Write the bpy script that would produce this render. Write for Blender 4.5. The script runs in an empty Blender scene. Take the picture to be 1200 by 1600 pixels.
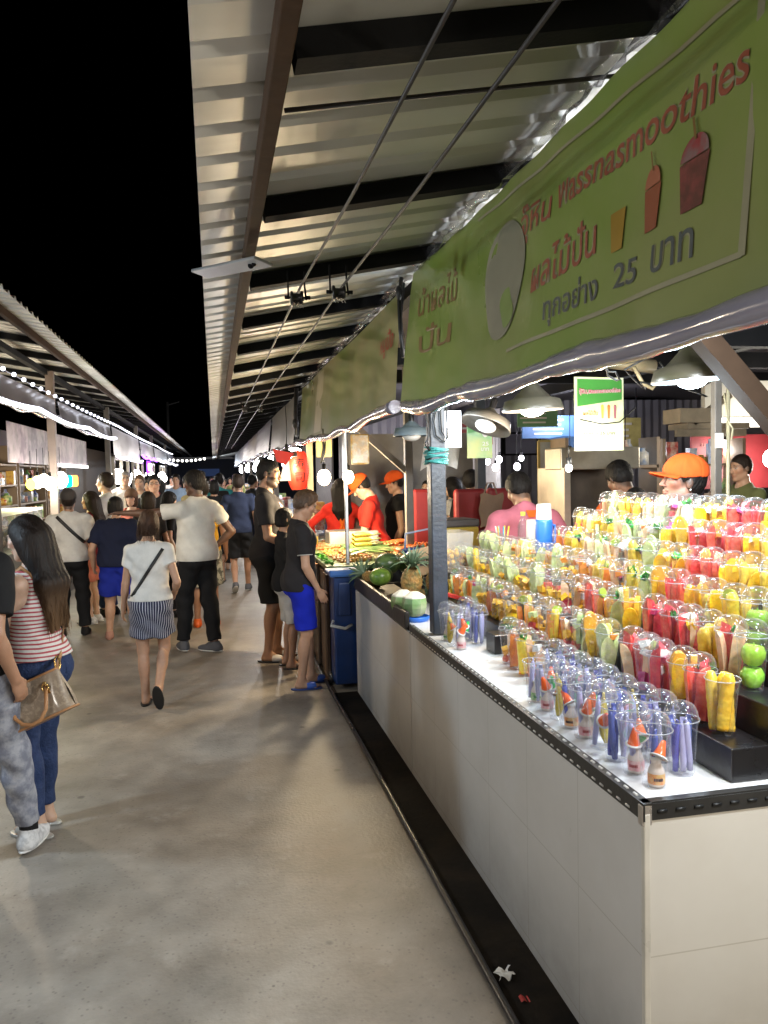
import bpy, math, random
import numpy as np
from mathutils import Vector, Matrix, Euler

rnd = random.Random(11)
nrng = np.random.RandomState(5)
sc = bpy.context.scene
col = sc.collection
R = math.radians

# ------------------------------------------------------------------ objects
def tag(o, label=None, cat=None, group=None, kind=None):
    if label: o['label'] = label
    if cat: o['category'] = cat
    if group: o['group'] = group
    if kind: o['kind'] = kind
    return o

def empty(name, loc=(0, 0, 0), rz=0.0, label=None, cat=None, group=None):
    o = bpy.data.objects.new(name, None)
    col.objects.link(o)
    o.location = loc
    o.rotation_euler = (0, 0, rz)
    o.empty_display_size = 0.1
    return tag(o, label, cat, group)

def copy_tree(o, parent=None):
    c = o.copy()
    col.objects.link(c)
    c.parent = parent
    for ch in o.children:
        copy_tree(ch, c)
    return c

# ------------------------------------------------------------------ materials
MATS = {}
def nd(nt, typ, **kw):
    n = nt.nodes.new(typ)
    for k, v in kw.items():
        if k in n.inputs: n.inputs[k].default_value = v
        else: setattr(n, k, v)
    return n

def mat(name, c, rough=0.6, metal=0.0, var=0.18, scale=5.0, bump=0.0, bscale=30.0, emit=0.0, ecol=None,
        stretch=(1, 1, 1), spec=0.5, rand=0.0, c2=None, c2scale=None, sss=0.0, coat=0.0, attr=None, detail=4.0,
        c2lo=0.42, c2hi=0.62):
    """procedural surface: base colour varied by two noises, optional second colour in patches, optional bump"""
    if name in MATS: return MATS[name]
    m = bpy.data.materials.new(name); m.use_nodes = True
    MATS[name] = m
    nt = m.node_tree; nt.nodes.clear()
    out = nd(nt, 'ShaderNodeOutputMaterial')
    b = nd(nt, 'ShaderNodeBsdfPrincipled')
    nt.links.new(b.outputs[0], out.inputs[0])
    b.inputs['Roughness'].default_value = rough
    b.inputs['Metallic'].default_value = metal
    b.inputs['Specular IOR Level'].default_value = spec
    if coat: b.inputs['Coat Weight'].default_value = coat; b.inputs['Coat Roughness'].default_value = .12
    if sss:
        b.inputs['Subsurface Weight'].default_value = sss
        b.inputs['Subsurface Radius'].default_value = (.012, .004, .002)
    tc = nd(nt, 'ShaderNodeTexCoord')
    mp = nd(nt, 'ShaderNodeMapping'); mp.inputs['Scale'].default_value = stretch
    nt.links.new(tc.outputs['Object'], mp.inputs[0])
    n1 = nd(nt, 'ShaderNodeTexNoise', Scale=scale, Detail=detail, Roughness=.62)
    nt.links.new(mp.outputs[0], n1.inputs['Vector'])
    rmp = nd(nt, 'ShaderNodeMapRange')
    rmp.inputs[1].default_value = .25; rmp.inputs[2].default_value = .75
    rmp.inputs[3].default_value = 1 - var; rmp.inputs[4].default_value = 1 + var * .6
    nt.links.new(n1.outputs[0], rmp.inputs[0])
    base = nd(nt, 'ShaderNodeRGB'); base.outputs[0].default_value = (*c, 1)
    src = base.outputs[0]
    if attr:
        at = nd(nt, 'ShaderNodeAttribute'); at.attribute_name = attr
        src = at.outputs[0]
    if c2 is not None:
        n2 = nd(nt, 'ShaderNodeTexNoise', Scale=c2scale or scale * .5, Detail=5.0, Roughness=.6)
        nt.links.new(mp.outputs[0], n2.inputs['Vector'])
        st = nd(nt, 'ShaderNodeMapRange')
        st.inputs[1].default_value = c2lo; st.inputs[2].default_value = c2hi
        nt.links.new(n2.outputs[0], st.inputs[0])
        mx = nd(nt, 'ShaderNodeMix', data_type='RGBA')
        nt.links.new(st.outputs[0], mx.inputs[0]); nt.links.new(src, mx.inputs[6])
        mx.inputs[7].default_value = (*c2, 1)
        src = mx.outputs[2]
    mul = nd(nt, 'ShaderNodeMix', data_type='RGBA', blend_type='MULTIPLY')
    mul.inputs[0].default_value = 1
    nt.links.new(src, mul.inputs[6]); nt.links.new(rmp.outputs[0], mul.inputs[7])
    fin = mul.outputs[2]
    if rand:
        oi = nd(nt, 'ShaderNodeObjectInfo')
        hs = nd(nt, 'ShaderNodeHueSaturation')
        r2 = nd(nt, 'ShaderNodeMapRange'); r2.inputs[3].default_value = 1 - rand; r2.inputs[4].default_value = 1 + rand * .7
        r3 = nd(nt, 'ShaderNodeMapRange'); r3.inputs[3].default_value = .5 - rand * .09; r3.inputs[4].default_value = .5 + rand * .09
        nt.links.new(oi.outputs['Random'], r2.inputs[0]); nt.links.new(r2.outputs[0], hs.inputs['Value'])
        nt.links.new(oi.outputs['Random'], r3.inputs[0]); nt.links.new(r3.outputs[0], hs.inputs['Hue'])
        nt.links.new(fin, hs.inputs['Color']); fin = hs.outputs[0]
    nt.links.new(fin, b.inputs['Base Color'])
    rr = nd(nt, 'ShaderNodeMapRange')
    rr.inputs[3].default_value = max(.02, rough - .1); rr.inputs[4].default_value = min(1, rough + .1)
    nt.links.new(n1.outputs[0], rr.inputs[0]); nt.links.new(rr.outputs[0], b.inputs['Roughness'])
    if bump:
        n3 = nd(nt, 'ShaderNodeTexNoise', Scale=bscale, Detail=3.0)
        nt.links.new(mp.outputs[0], n3.inputs['Vector'])
        bp = nd(nt, 'ShaderNodeBump', Strength=bump, Distance=.02)
        nt.links.new(n3.outputs[0], bp.inputs['Height']); nt.links.new(bp.outputs[0], b.inputs['Normal'])
    if emit:
        b.inputs['Emission Strength'].default_value = emit
        if ecol is not None: b.inputs['Emission Color'].default_value = (*ecol, 1)
        else: nt.links.new(fin, b.inputs['Emission Color'])
    return m

def stripe_mat(name, c1, c2, axis=2, freq=30.0, duty=.5, rough=.8, jitter=.06):
    """woven stripes across one object axis (or around the body when axis is 'u')"""
    if name in MATS: return MATS[name]
    m = mat(name, c1, rough=rough, bump=.25, bscale=20)
    nt = m.node_tree
    b = [n for n in nt.nodes if n.type == 'BSDF_PRINCIPLED'][0]
    tc = nd(nt, 'ShaderNodeTexCoord'); sp = nd(nt, 'ShaderNodeSeparateXYZ')
    nz = nd(nt, 'ShaderNodeTexNoise', Scale=4.0)
    nt.links.new(tc.outputs['Object'], nz.inputs['Vector'])
    nt.links.new(tc.outputs['Object'], sp.inputs[0])
    if axis == 'u':
        at = nd(nt, 'ShaderNodeMath', operation='ARCTAN2')
        nt.links.new(sp.outputs[0], at.inputs[0]); nt.links.new(sp.outputs[1], at.inputs[1])
        v = at.outputs[0]
    else: v = sp.outputs[axis]
    ad = nd(nt, 'ShaderNodeMath', operation='MULTIPLY_ADD'); ad.inputs[1].default_value = jitter
    nt.links.new(nz.outputs[0], ad.inputs[0]); nt.links.new(v, ad.inputs[2])
    mu = nd(nt, 'ShaderNodeMath', operation='MULTIPLY'); mu.inputs[1].default_value = freq
    nt.links.new(ad.outputs[0], mu.inputs[0])
    fr = nd(nt, 'ShaderNodeMath', operation='FRACT'); nt.links.new(mu.outputs[0], fr.inputs[0])
    gt = nd(nt, 'ShaderNodeMath', operation='GREATER_THAN'); gt.inputs[1].default_value = duty
    nt.links.new(fr.outputs[0], gt.inputs[0])
    mx = nd(nt, 'ShaderNodeMix', data_type='RGBA')
    nt.links.new(gt.outputs[0], mx.inputs[0])
    mx.inputs[6].default_value = (*c1, 1); mx.inputs[7].default_value = (*c2, 1)
    nt.links.new(mx.outputs[2], b.inputs['Base Color'])
    return m

def glow(name, c, s, edge=None):
    if name in MATS: return MATS[name]
    m = bpy.data.materials.new(name); m.use_nodes = True; MATS[name] = m
    nt = m.node_tree; nt.nodes.clear()
    out = nd(nt, 'ShaderNodeOutputMaterial'); e = nd(nt, 'ShaderNodeEmission', Strength=s)
    e.inputs[0].default_value = (*c, 1)
    nt.links.new(e.outputs[0], out.inputs[0])
    return m

def clear(name, tint=(.97, .98, .99), rough=.06, blend=.16, haze=.03, hazec=(.9, .92, .95), bump=0, bscale=20, refl=1.0, edge=.2, cap=.3):
    """thin clear plastic sheet: see-through with a Fresnel reflection and a little haze"""
    if name in MATS: return MATS[name]
    m = bpy.data.materials.new(name); m.use_nodes = True; MATS[name] = m
    nt = m.node_tree; nt.nodes.clear()
    out = nd(nt, 'ShaderNodeOutputMaterial')
    t = nd(nt, 'ShaderNodeBsdfTransparent'); t.inputs[0].default_value = (*tint, 1)
    g = nd(nt, 'ShaderNodeBsdfGlossy', Roughness=rough); g.inputs[0].default_value = (refl, refl, refl, 1)
    d = nd(nt, 'ShaderNodeBsdfDiffuse'); d.inputs[0].default_value = (*hazec, 1)
    lw = nd(nt, 'ShaderNodeLayerWeight', Blend=blend)
    tl = nd(nt, 'ShaderNodeBsdfTranslucent'); tl.inputs[0].default_value = (*hazec, 1)
    d2 = nd(nt, 'ShaderNodeMixShader'); d2.inputs[0].default_value = .5
    nt.links.new(d.outputs[0], d2.inputs[1]); nt.links.new(tl.outputs[0], d2.inputs[2])
    pw = nd(nt, 'ShaderNodeMath', operation='POWER'); pw.inputs[1].default_value = 4.0
    nt.links.new(lw.outputs['Facing'], pw.inputs[0])
    hz = nd(nt, 'ShaderNodeMath', operation='MULTIPLY_ADD'); hz.inputs[1].default_value = edge; hz.inputs[2].default_value = haze
    nt.links.new(pw.outputs[0], hz.inputs[0])
    m1 = nd(nt, 'ShaderNodeMixShader'); nt.links.new(hz.outputs[0], m1.inputs[0])
    nt.links.new(t.outputs[0], m1.inputs[1]); nt.links.new(d2.outputs[0], m1.inputs[2])
    mn = nd(nt, 'ShaderNodeMath', operation='MINIMUM'); mn.inputs[1].default_value = cap
    nt.links.new(lw.outputs['Fresnel'], mn.inputs[0])
    m2 = nd(nt, 'ShaderNodeMixShader'); nt.links.new(mn.outputs[0], m2.inputs[0])
    nt.links.new(m1.outputs[0], m2.inputs[1]); nt.links.new(g.outputs[0], m2.inputs[2])
    nt.links.new(m2.outputs[0], out.inputs[0])
    if bump:
        tc = nd(nt, 'ShaderNodeTexCoord'); nz = nd(nt, 'ShaderNodeTexNoise', Scale=bscale, Detail=3.0)
        nt.links.new(tc.outputs['Object'], nz.inputs['Vector'])
        bp = nd(nt, 'ShaderNodeBump', Strength=bump, Distance=.02)
        nt.links.new(nz.outputs[0], bp.inputs['Height'])
        nt.links.new(bp.outputs[0], g.inputs['Normal']); nt.links.new(bp.outputs[0], d.inputs['Normal']); nt.links.new(bp.outputs[0], lw.inputs['Normal'])
    return m

# ------------------------------------------------------------------ mesh builder
class MB:
    def __init__(s): s.v = []; s.f = []; s.sm = []; s.mi = []
    def add(s, vs, fs, smooth=False, mi=0):
        o = len(s.v); s.v.extend([tuple(map(float, q)) for q in vs])
        s.f.extend([tuple(i + o for i in f) for f in fs]); s.sm.extend([smooth] * len(fs)); s.mi.extend([mi] * len(fs))
        return s
    def box(s, c, d, M=None, mi=0, taper=1.0):
        hx, hy, hz = d[0] / 2, d[1] / 2, d[2] / 2
        vs = []
        for z in (-1, 1):
            k = taper if z > 0 else 1
            for x, y in ((-1, -1), (1, -1), (1, 1), (-1, 1)): vs.append(Vector((x * hx * k, y * hy * k, z * hz)))
        if M is not None: vs = [M @ q for q in vs]
        vs = [q + Vector(c) for q in vs]
        return s.add(vs, [(0, 3, 2, 1), (4, 5, 6, 7), (0, 1, 5, 4), (1, 2, 6, 5), (2, 3, 7, 6), (3, 0, 4, 7)], False, mi)
    def beam(s, a, b, w, h, up=(0, 0, 1), mi=0):
        a = Vector(a); b = Vector(b); y = (b - a).normalized(); up = Vector(up)
        x = y.cross(up)
        if x.length < 1e-4: x = y.cross(Vector((1, 0, 0)))
        x.normalize(); z = x.cross(y)
        M = Matrix((x, y, z)).transposed()
        return s.box((a + b) / 2, (w, (b - a).length, h), M, mi)
    def tube(s, pts, r, n=10, caps=True, mi=0, closed=False):
        pts = [Vector(p) for p in pts]; N = len(pts)
        rs = r if isinstance(r, (list, tuple)) else [r] * N
        vs = []; fs = []
        prev = None
        for i, p in enumerate(pts):
            if closed: t = pts[(i + 1) % N] - pts[i - 1]
            else: t = pts[min(i + 1, N - 1)] - pts[max(i - 1, 0)]
            t.normalize()
            if prev is None:
                u = t.cross(Vector((0, 0, 1)))
                if u.length < .05: u = t.cross(Vector((1, 0, 0)))
            else: u = prev - t * prev.dot(t)
            u.normalize(); prev = u
            w = t.cross(u)
            for k in range(n):
                a = 2 * math.pi * k / n
                vs.append(p + (u * math.cos(a) + w * math.sin(a)) * rs[i])
        for i in range(N if closed else N - 1):
            for k in range(n):
                j = (i + 1) % N
                fs.append((i * n + k, i * n + (k + 1) % n, j * n + (k + 1) % n, j * n + k))
        s.add(vs, fs, True, mi)
        if caps and not closed:
            o = len(s.v) - len(vs)
            s.f.append(tuple(o + k for k in range(n))[::-1]); s.sm.append(False); s.mi.append(mi)
            s.f.append(tuple(o + (N - 1) * n + k for k in range(n))); s.sm.append(False); s.mi.append(mi)
        return s
    def lathe(s, prof, c=(0, 0, 0), n=24, mi=0, smooth=True, M=None, sx=1, sy=1):
        vs = []; fs = []
        for r, z in prof:
            for k in range(n):
                a = 2 * math.pi * k / n
                q = Vector((r * math.cos(a) * sx, r * math.sin(a) * sy, z))
                if M is not None: q = M @ q
                vs.append(q + Vector(c))
        for i in range(len(prof) - 1):
            for k in range(n):
                fs.append((i * n + k, i * n + (k + 1) % n, (i + 1) * n + (k + 1) % n, (i + 1) * n + k))
        return s.add(vs, fs, smooth, mi)
    def ball(s, c, r, n=12, mi=0, M=None):
        rr = r if isinstance(r, (list, tuple)) else (r, r, r)
        m = max(6, n // 2 + 2)
        prof = [(max(1e-5, math.sin(math.pi * i / m)), -math.cos(math.pi * i / m)) for i in range(m + 1)]
        D = Matrix.Diagonal(rr)
        return s.lathe(prof, c, n, mi, True, (M @ D) if M is not None else D)
    def grid(s, fn, nu, nv, mi=0, smooth=True):
        vs = [fn(i / nu, j / nv) for j in range(nv + 1) for i in range(nu + 1)]
        fs = [(j * (nu + 1) + i, j * (nu + 1) + i + 1, (j + 1) * (nu + 1) + i + 1, (j + 1) * (nu + 1) + i) for j in range(nv) for i in range(nu)]
        return s.add(vs, fs, smooth, mi)
    def mesh(s, name, mats):
        me = bpy.data.meshes.new(name)
        me.from_pydata(s.v, [], s.f)
        for m in (mats if isinstance(mats, (list, tuple)) else [mats]): me.materials.append(m)
        me.polygons.foreach_set('use_smooth', s.sm); me.polygons.foreach_set('material_index', s.mi)
        me.update()
        return me
    def build(s, name, mats, parent=None, loc=None, bevel=0, rot=None, label=None):
        o = bpy.data.objects.new(name, s.mesh(name, mats)); col.objects.link(o)
        if parent is not None: o.parent = parent
        if loc is not None: o.location = loc
        if rot is not None: o.rotation_euler = rot
        if bevel:
            b = o.modifiers.new('bevel', 'BEVEL'); b.width = bevel; b.segments = 2; b.limit_method = 'ANGLE'
        if label: o['label'] = label
        return o

def inst(name, me, parent=None, loc=None, rot=None, scale=None):
    o = bpy.data.objects.new(name, me); col.objects.link(o)
    if parent is not None: o.parent = parent
    if loc is not None: o.location = loc
    if rot is not None: o.rotation_euler = rot
    if scale is not None: o.scale = scale
    return o

def letters(body, size=1.0, offset=0.0, res=3, spacing=1.0):
    """flat lettering from the built-in font: list of 2D verts and faces, origin at the left of the baseline"""
    cu = bpy.data.curves.new('lettering', 'FONT')
    cu.body = body; cu.size = size; cu.offset = offset; cu.resolution_u = res; cu.space_character = spacing
    ob = bpy.data.objects.new('lettering', cu); col.objects.link(ob)
    bpy.context.view_layer.update()
    me = bpy.data.meshes.new_from_object(ob.evaluated_get(bpy.context.evaluated_depsgraph_get()))
    vs = [(v.co.x, v.co.y) for v in me.vertices]; fs = [tuple(p.vertices) for p in me.polygons]
    bpy.data.objects.remove(ob); bpy.data.curves.remove(cu); bpy.data.meshes.remove(me)
    return vs, fs

def put_letters(mb, body, fn, w, h=None, offset=0.0, mi=0, res=3):
    """scale lettering to width w (and cap height h) with its left bottom at 0,0 and map every point through fn(x, y)"""
    vs, fs = letters(body, 1.0, offset, res)
    if not vs: return
    xs = [v[0] for v in vs]; ys = [v[1] for v in vs]
    x0, x1, y0, y1 = min(xs), max(xs), min(ys), max(ys)
    kx = w / max(1e-6, x1 - x0); ky = (h / max(1e-6, y1 - y0)) if h else kx
    mb.add([fn((x - x0) * kx, (y - y0) * ky) for x, y in vs], fs, False, mi)

def lamp(name, loc, power, c=(1, .85, .65), r=.04, parent=None):
    l = bpy.data.lights.new(name, 'POINT'); l.energy = power; l.color = c; l.shadow_soft_size = r
    o = bpy.data.objects.new(name, l); col.objects.link(o); o.location = loc
    if parent is not None: o.parent = parent
    return o

ORD = ['first', 'second', 'third', 'fourth', 'fifth', 'sixth', 'seventh', 'eighth', 'ninth', 'tenth', 'eleventh', 'twelfth', 'thirteenth',
       'fourteenth', 'fifteenth', 'sixteenth', 'seventeenth', 'eighteenth', 'nineteenth', 'twentieth', 'twenty-first', 'twenty-second', 'twenty-third',
       'twenty-fourth', 'twenty-fifth', 'twenty-sixth', 'twenty-seventh', 'twenty-eighth', 'twenty-ninth', 'thirtieth', 'thirty-first', 'thirty-second']
# ------------------------------------------------------------------ figures: one smooth field per surface, meshed with surface nets
class Field:
    def __init__(s, lo, hi, h):
        s.h = h; s.lo = np.array(lo, float)
        n = np.maximum(4, np.ceil((np.array(hi) - s.lo) / h).astype(int) + 1)
        s.ax = [s.lo[i] + h * np.arange(n[i]) for i in range(3)]
        s.D = np.full(n, 1.0, np.float32)
    def sub(s, lo, hi):
        sl = []
        for i in range(3):
            a = int(np.clip(math.floor((lo[i] - s.lo[i]) / s.h), 0, len(s.ax[i])))
            b = int(np.clip(math.ceil((hi[i] - s.lo[i]) / s.h) + 1, 0, len(s.ax[i])))
            sl.append(slice(a, b))
        return tuple(sl)
    def put(s, fn, lo, hi, k=.02, op='u', pad=.05):
        lo = np.array(lo) - pad; hi = np.array(hi) + pad
        sl = s.sub(lo, hi)
        if min(q.stop - q.start for q in sl) < 1: return
        x = s.ax[0][sl[0]][:, None, None]; y = s.ax[1][sl[1]][None, :, None]; z = s.ax[2][sl[2]][None, None, :]
        d = fn(x, y, z).astype(np.float32); a = s.D[sl]
        if op == 'u':
            t = np.clip(.5 + .5 * (d - a) / k, 0, 1); s.D[sl] = d * (1 - t) + a * t - k * t * (1 - t)
        elif op == 'cut':
            t = np.clip(.5 - .5 * (a + d) / k, 0, 1); s.D[sl] = a * (1 - t) - d * t + k * t * (1 - t)
        elif op == 'and':
            s.D[sl] = np.maximum(a, d)
    def cone(s, a, b, ra, rb, k=.02, op='u', planes=(), flat=None):
        a = np.array(a, float); b = np.array(b, float); m = max(ra, rb)
        ba = b - a; L2 = max(1e-9, ba @ ba)
        def fn(x, y, z):
            px, py, pz = x - a[0], y - a[1], z - a[2]
            t = np.clip((px * ba[0] + py * ba[1] + pz * ba[2]) / L2, 0, 1)
            d = np.sqrt((px - t * ba[0]) ** 2 + (py - t * ba[1]) ** 2 + (pz - t * ba[2]) ** 2) - (ra + (rb - ra) * t)
            for p, n in planes:
                d = np.maximum(d, (x - p[0]) * n[0] + (y - p[1]) * n[1] + (z - p[2]) * n[2])
            return d
        s.put(fn, np.minimum(a, b) - m, np.maximum(a, b) + m, k, op)
    def ell(s, c, r, M=None, k=.02, op='u', planes=(), cut_ell=None):
        c = np.array(c, float); r = np.array(r, float)
        M = np.eye(3) if M is None else np.array(M)
        ext = np.sqrt(((M * r[None, :]) ** 2).sum(1))
        def q(x, y, z, c, r):
            px, py, pz = x - c[0], y - c[1], z - c[2]
            u = [(px * M[0, i] + py * M[1, i] + pz * M[2, i]) / r[i] for i in range(3)]
            k0 = np.sqrt(u[0] ** 2 + u[1] ** 2 + u[2] ** 2)
            k1 = np.sqrt((u[0] / r[0]) ** 2 + (u[1] / r[1]) ** 2 + (u[2] / r[2]) ** 2) + 1e-9
            return k0 * (k0 - 1) / k1
        def fn(x, y, z):
            d = q(x, y, z, c, r)
            for p, n in planes:
                d = np.maximum(d, (x - p[0]) * n[0] + (y - p[1]) * n[1] + (z - p[2]) * n[2])
            return d
        s.put(fn, c - ext, c + ext, k, op)
    def plane(s, p, n):
        """keep what lies behind the plane"""
        p = np.array(p, float); n = np.array(n, float); n = n / np.linalg.norm(n)
        x = s.ax[0][:, None, None]; y = s.ax[1][None, :, None]; z = s.ax[2][None, None, :]
        s.D = np.maximum(s.D, ((x - p[0]) * n[0] + (y - p[1]) * n[1] + (z - p[2]) * n[2]).astype(np.float32))
    def rough_plane(s, p, n, amp, f):
        p = np.array(p, float); n = np.array(n, float); n = n / np.linalg.norm(n)
        x = s.ax[0][:, None, None]; y = s.ax[1][None, :, None]; z = s.ax[2][None, None, :]
        w = amp * (np.sin(f * x + 2 * np.sin(f * .37 * z)) * np.sin(f * 1.1 * y + 1.3 * np.sin(f * .5 * z)) + .5 * np.sin(2.1 * f * (x + y)))
        s.D = np.maximum(s.D, ((x - p[0]) * n[0] + (y - p[1]) * n[1] + (z - p[2]) * n[2] + w).astype(np.float32))
    def warp(s, fn):
        x = s.ax[0][:, None, None]; y = s.ax[1][None, :, None]; z = s.ax[2][None, None, :]
        s.D = s.D + fn(x, y, z).astype(np.float32)
    def net(s):
        D = s.D; h = s.h
        D = D.copy()
        D[0] = D[-1] = 1; D[:, 0] = D[:, -1] = 1; D[:, :, 0] = D[:, :, -1] = 1
        I = D < 0
        nx, ny, nz = D.shape
        cnt = np.zeros((nx - 1, ny - 1, nz - 1), np.uint8)
        offs = [(i, j, k) for i in (0, 1) for j in (0, 1) for k in (0, 1)]
        for i, j, k in offs: cnt += I[i:nx - 1 + i, j:ny - 1 + j, k:nz - 1 + k]
        act = np.argwhere((cnt > 0) & (cnt < 8))
        if not len(act): return np.zeros((0, 3)), np.zeros((0, 4), int)
        val = np.stack([D[act[:, 0] + i, act[:, 1] + j, act[:, 2] + k] for i, j, k in offs], 1)
        P = np.zeros((len(act), 3)); W = np.zeros(len(act))
        oa = np.array(offs, float)
        for a in range(8):
            for b in range(a + 1, 8):
                if np.abs(oa[a] - oa[b]).sum() != 1: continue
                va, vb = val[:, a], val[:, b]
                m = (va < 0) != (vb < 0)
                t = np.where(m, va / np.where(va == vb, 1, va - vb), 0)
                p = oa[a] + t[:, None] * (oa[b] - oa[a])
                P += p * m[:, None]; W += m
        V = (act + P / W[:, None]) * h + s.lo
        idx = np.full((nx - 1, ny - 1, nz - 1), -1, np.int64)
        idx[act[:, 0], act[:, 1], act[:, 2]] = np.arange(len(act))
        F = []
        for ax in range(3):
            A = [slice(1, -1)] * 3; B = [slice(1, -1)] * 3
            A[ax] = slice(0, -1); B[ax] = slice(1, None)
            a = I[tuple(A)]; b = I[tuple(B)]
            e = np.argwhere(a != b)
            if not len(e): continue
            ia = a[e[:, 0], e[:, 1], e[:, 2]]
            base = e.copy()
            o = [i for i in range(3) if i != ax]
            for q in o: base[:, q] += 1
            def cell(d0, d1):
                c = base.copy(); c[:, o[0]] -= d0; c[:, o[1]] -= d1
                return idx[c[:, 0], c[:, 1], c[:, 2]]
            q = np.stack([cell(1, 1), cell(0, 1), cell(0, 0), cell(1, 0)], 1)
            flip = ia if ax != 1 else ~ia
            q[~flip] = q[~flip][:, ::-1]
            F.append(q)
        F = np.concatenate(F)
        return V, F[(F >= 0).all(1)]
    def build(s, name, m, parent=None, colour=None, M=None):
        V, F = s.net()
        me = bpy.data.meshes.new(name)
        me.vertices.add(len(V)); me.vertices.foreach_set('co', V.astype(np.float32).ravel())
        me.loops.add(len(F) * 4); me.loops.foreach_set('vertex_index', F.astype(np.int32).ravel())
        me.polygons.add(len(F)); me.polygons.foreach_set('loop_start', np.arange(0, len(F) * 4, 4, dtype=np.int32))
        me.polygons.foreach_set('use_smooth', np.ones(len(F), bool))
        me.update(calc_edges=True); me.validate()
        for q in (m if isinstance(m, (list, tuple)) else [m]): me.materials.append(q)
        if colour is not None:
            c = colour(V)
            at = me.color_attributes.new('tone', 'FLOAT_COLOR', 'POINT')
            at.data.foreach_set('color', np.concatenate([c, np.ones((len(c), 1))], 1).astype(np.float32).ravel())
        o = bpy.data.objects.new(name, me); col.objects.link(o)
        if parent is not None: o.parent = parent
        return o
    def surf(s, x, z, front=True):
        """y of the outermost surface at (x, z)"""
        i = int(np.clip(round((x - s.lo[0]) / s.h), 0, len(s.ax[0]) - 1)); k = int(np.clip(round((z - s.lo[2]) / s.h), 0, len(s.ax[2]) - 1))
        c = s.D[i, :, k]; ins = np.where(c < 0)[0]
        if not len(ins): return None
        j = ins[-1] if front else ins[0]
        j2 = j + 1 if front else j - 1
        if not 0 <= j2 < len(c): return s.ax[1][j]
        t = c[j] / (c[j] - c[j2])
        return s.ax[1][j] + (s.ax[1][j2] - s.ax[1][j]) * t

def rx(a): return np.array(Matrix.Rotation(R(a), 3, 'X'))
def ry(a): return np.array(Matrix.Rotation(R(a), 3, 'Y'))
def rz_(a): return np.array(Matrix.Rotation(R(a), 3, 'Z'))
def unit(v): v = np.array(v, float); return v / max(1e-9, np.linalg.norm(v))

def ik(a, t, l1, l2, pole):
    a = np.array(a, float); t = np.array(t, float); d = t - a; L = np.linalg.norm(d)
    if L > (l1 + l2) * .998: t = a + d / L * (l1 + l2) * .998; d = t - a; L = np.linalg.norm(d)
    u = d / L; x = (l1 * l1 - l2 * l2 + L * L) / (2 * L); y = math.sqrt(max(0, l1 * l1 - x * x))
    p = np.array(pole, float); p = p - u * (p @ u); p = unit(p)
    return a + u * x + p * y, t

SKIN = {}
def skin_mat(): return mat('skin', (.5, .3, .2), rough=.5, var=.1, scale=30, attr='tone', sss=.08, bump=.08, bscale=180)

def folds(seed, amp):
    r = random.Random(seed); a, b, c, d = (r.uniform(0, 6) for _ in range(4))
    def f(x, y, z):
        return amp * (np.sin(26 * x + 11 * z + 2.2 * np.sin(9 * z + a) + b) * np.sin(19 * z + 13 * y + 5 * x + c) + .6 * np.sin(41 * z + 17 * x - 21 * y + d + 2 * np.sin(14 * x + a)))
    return f

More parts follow.
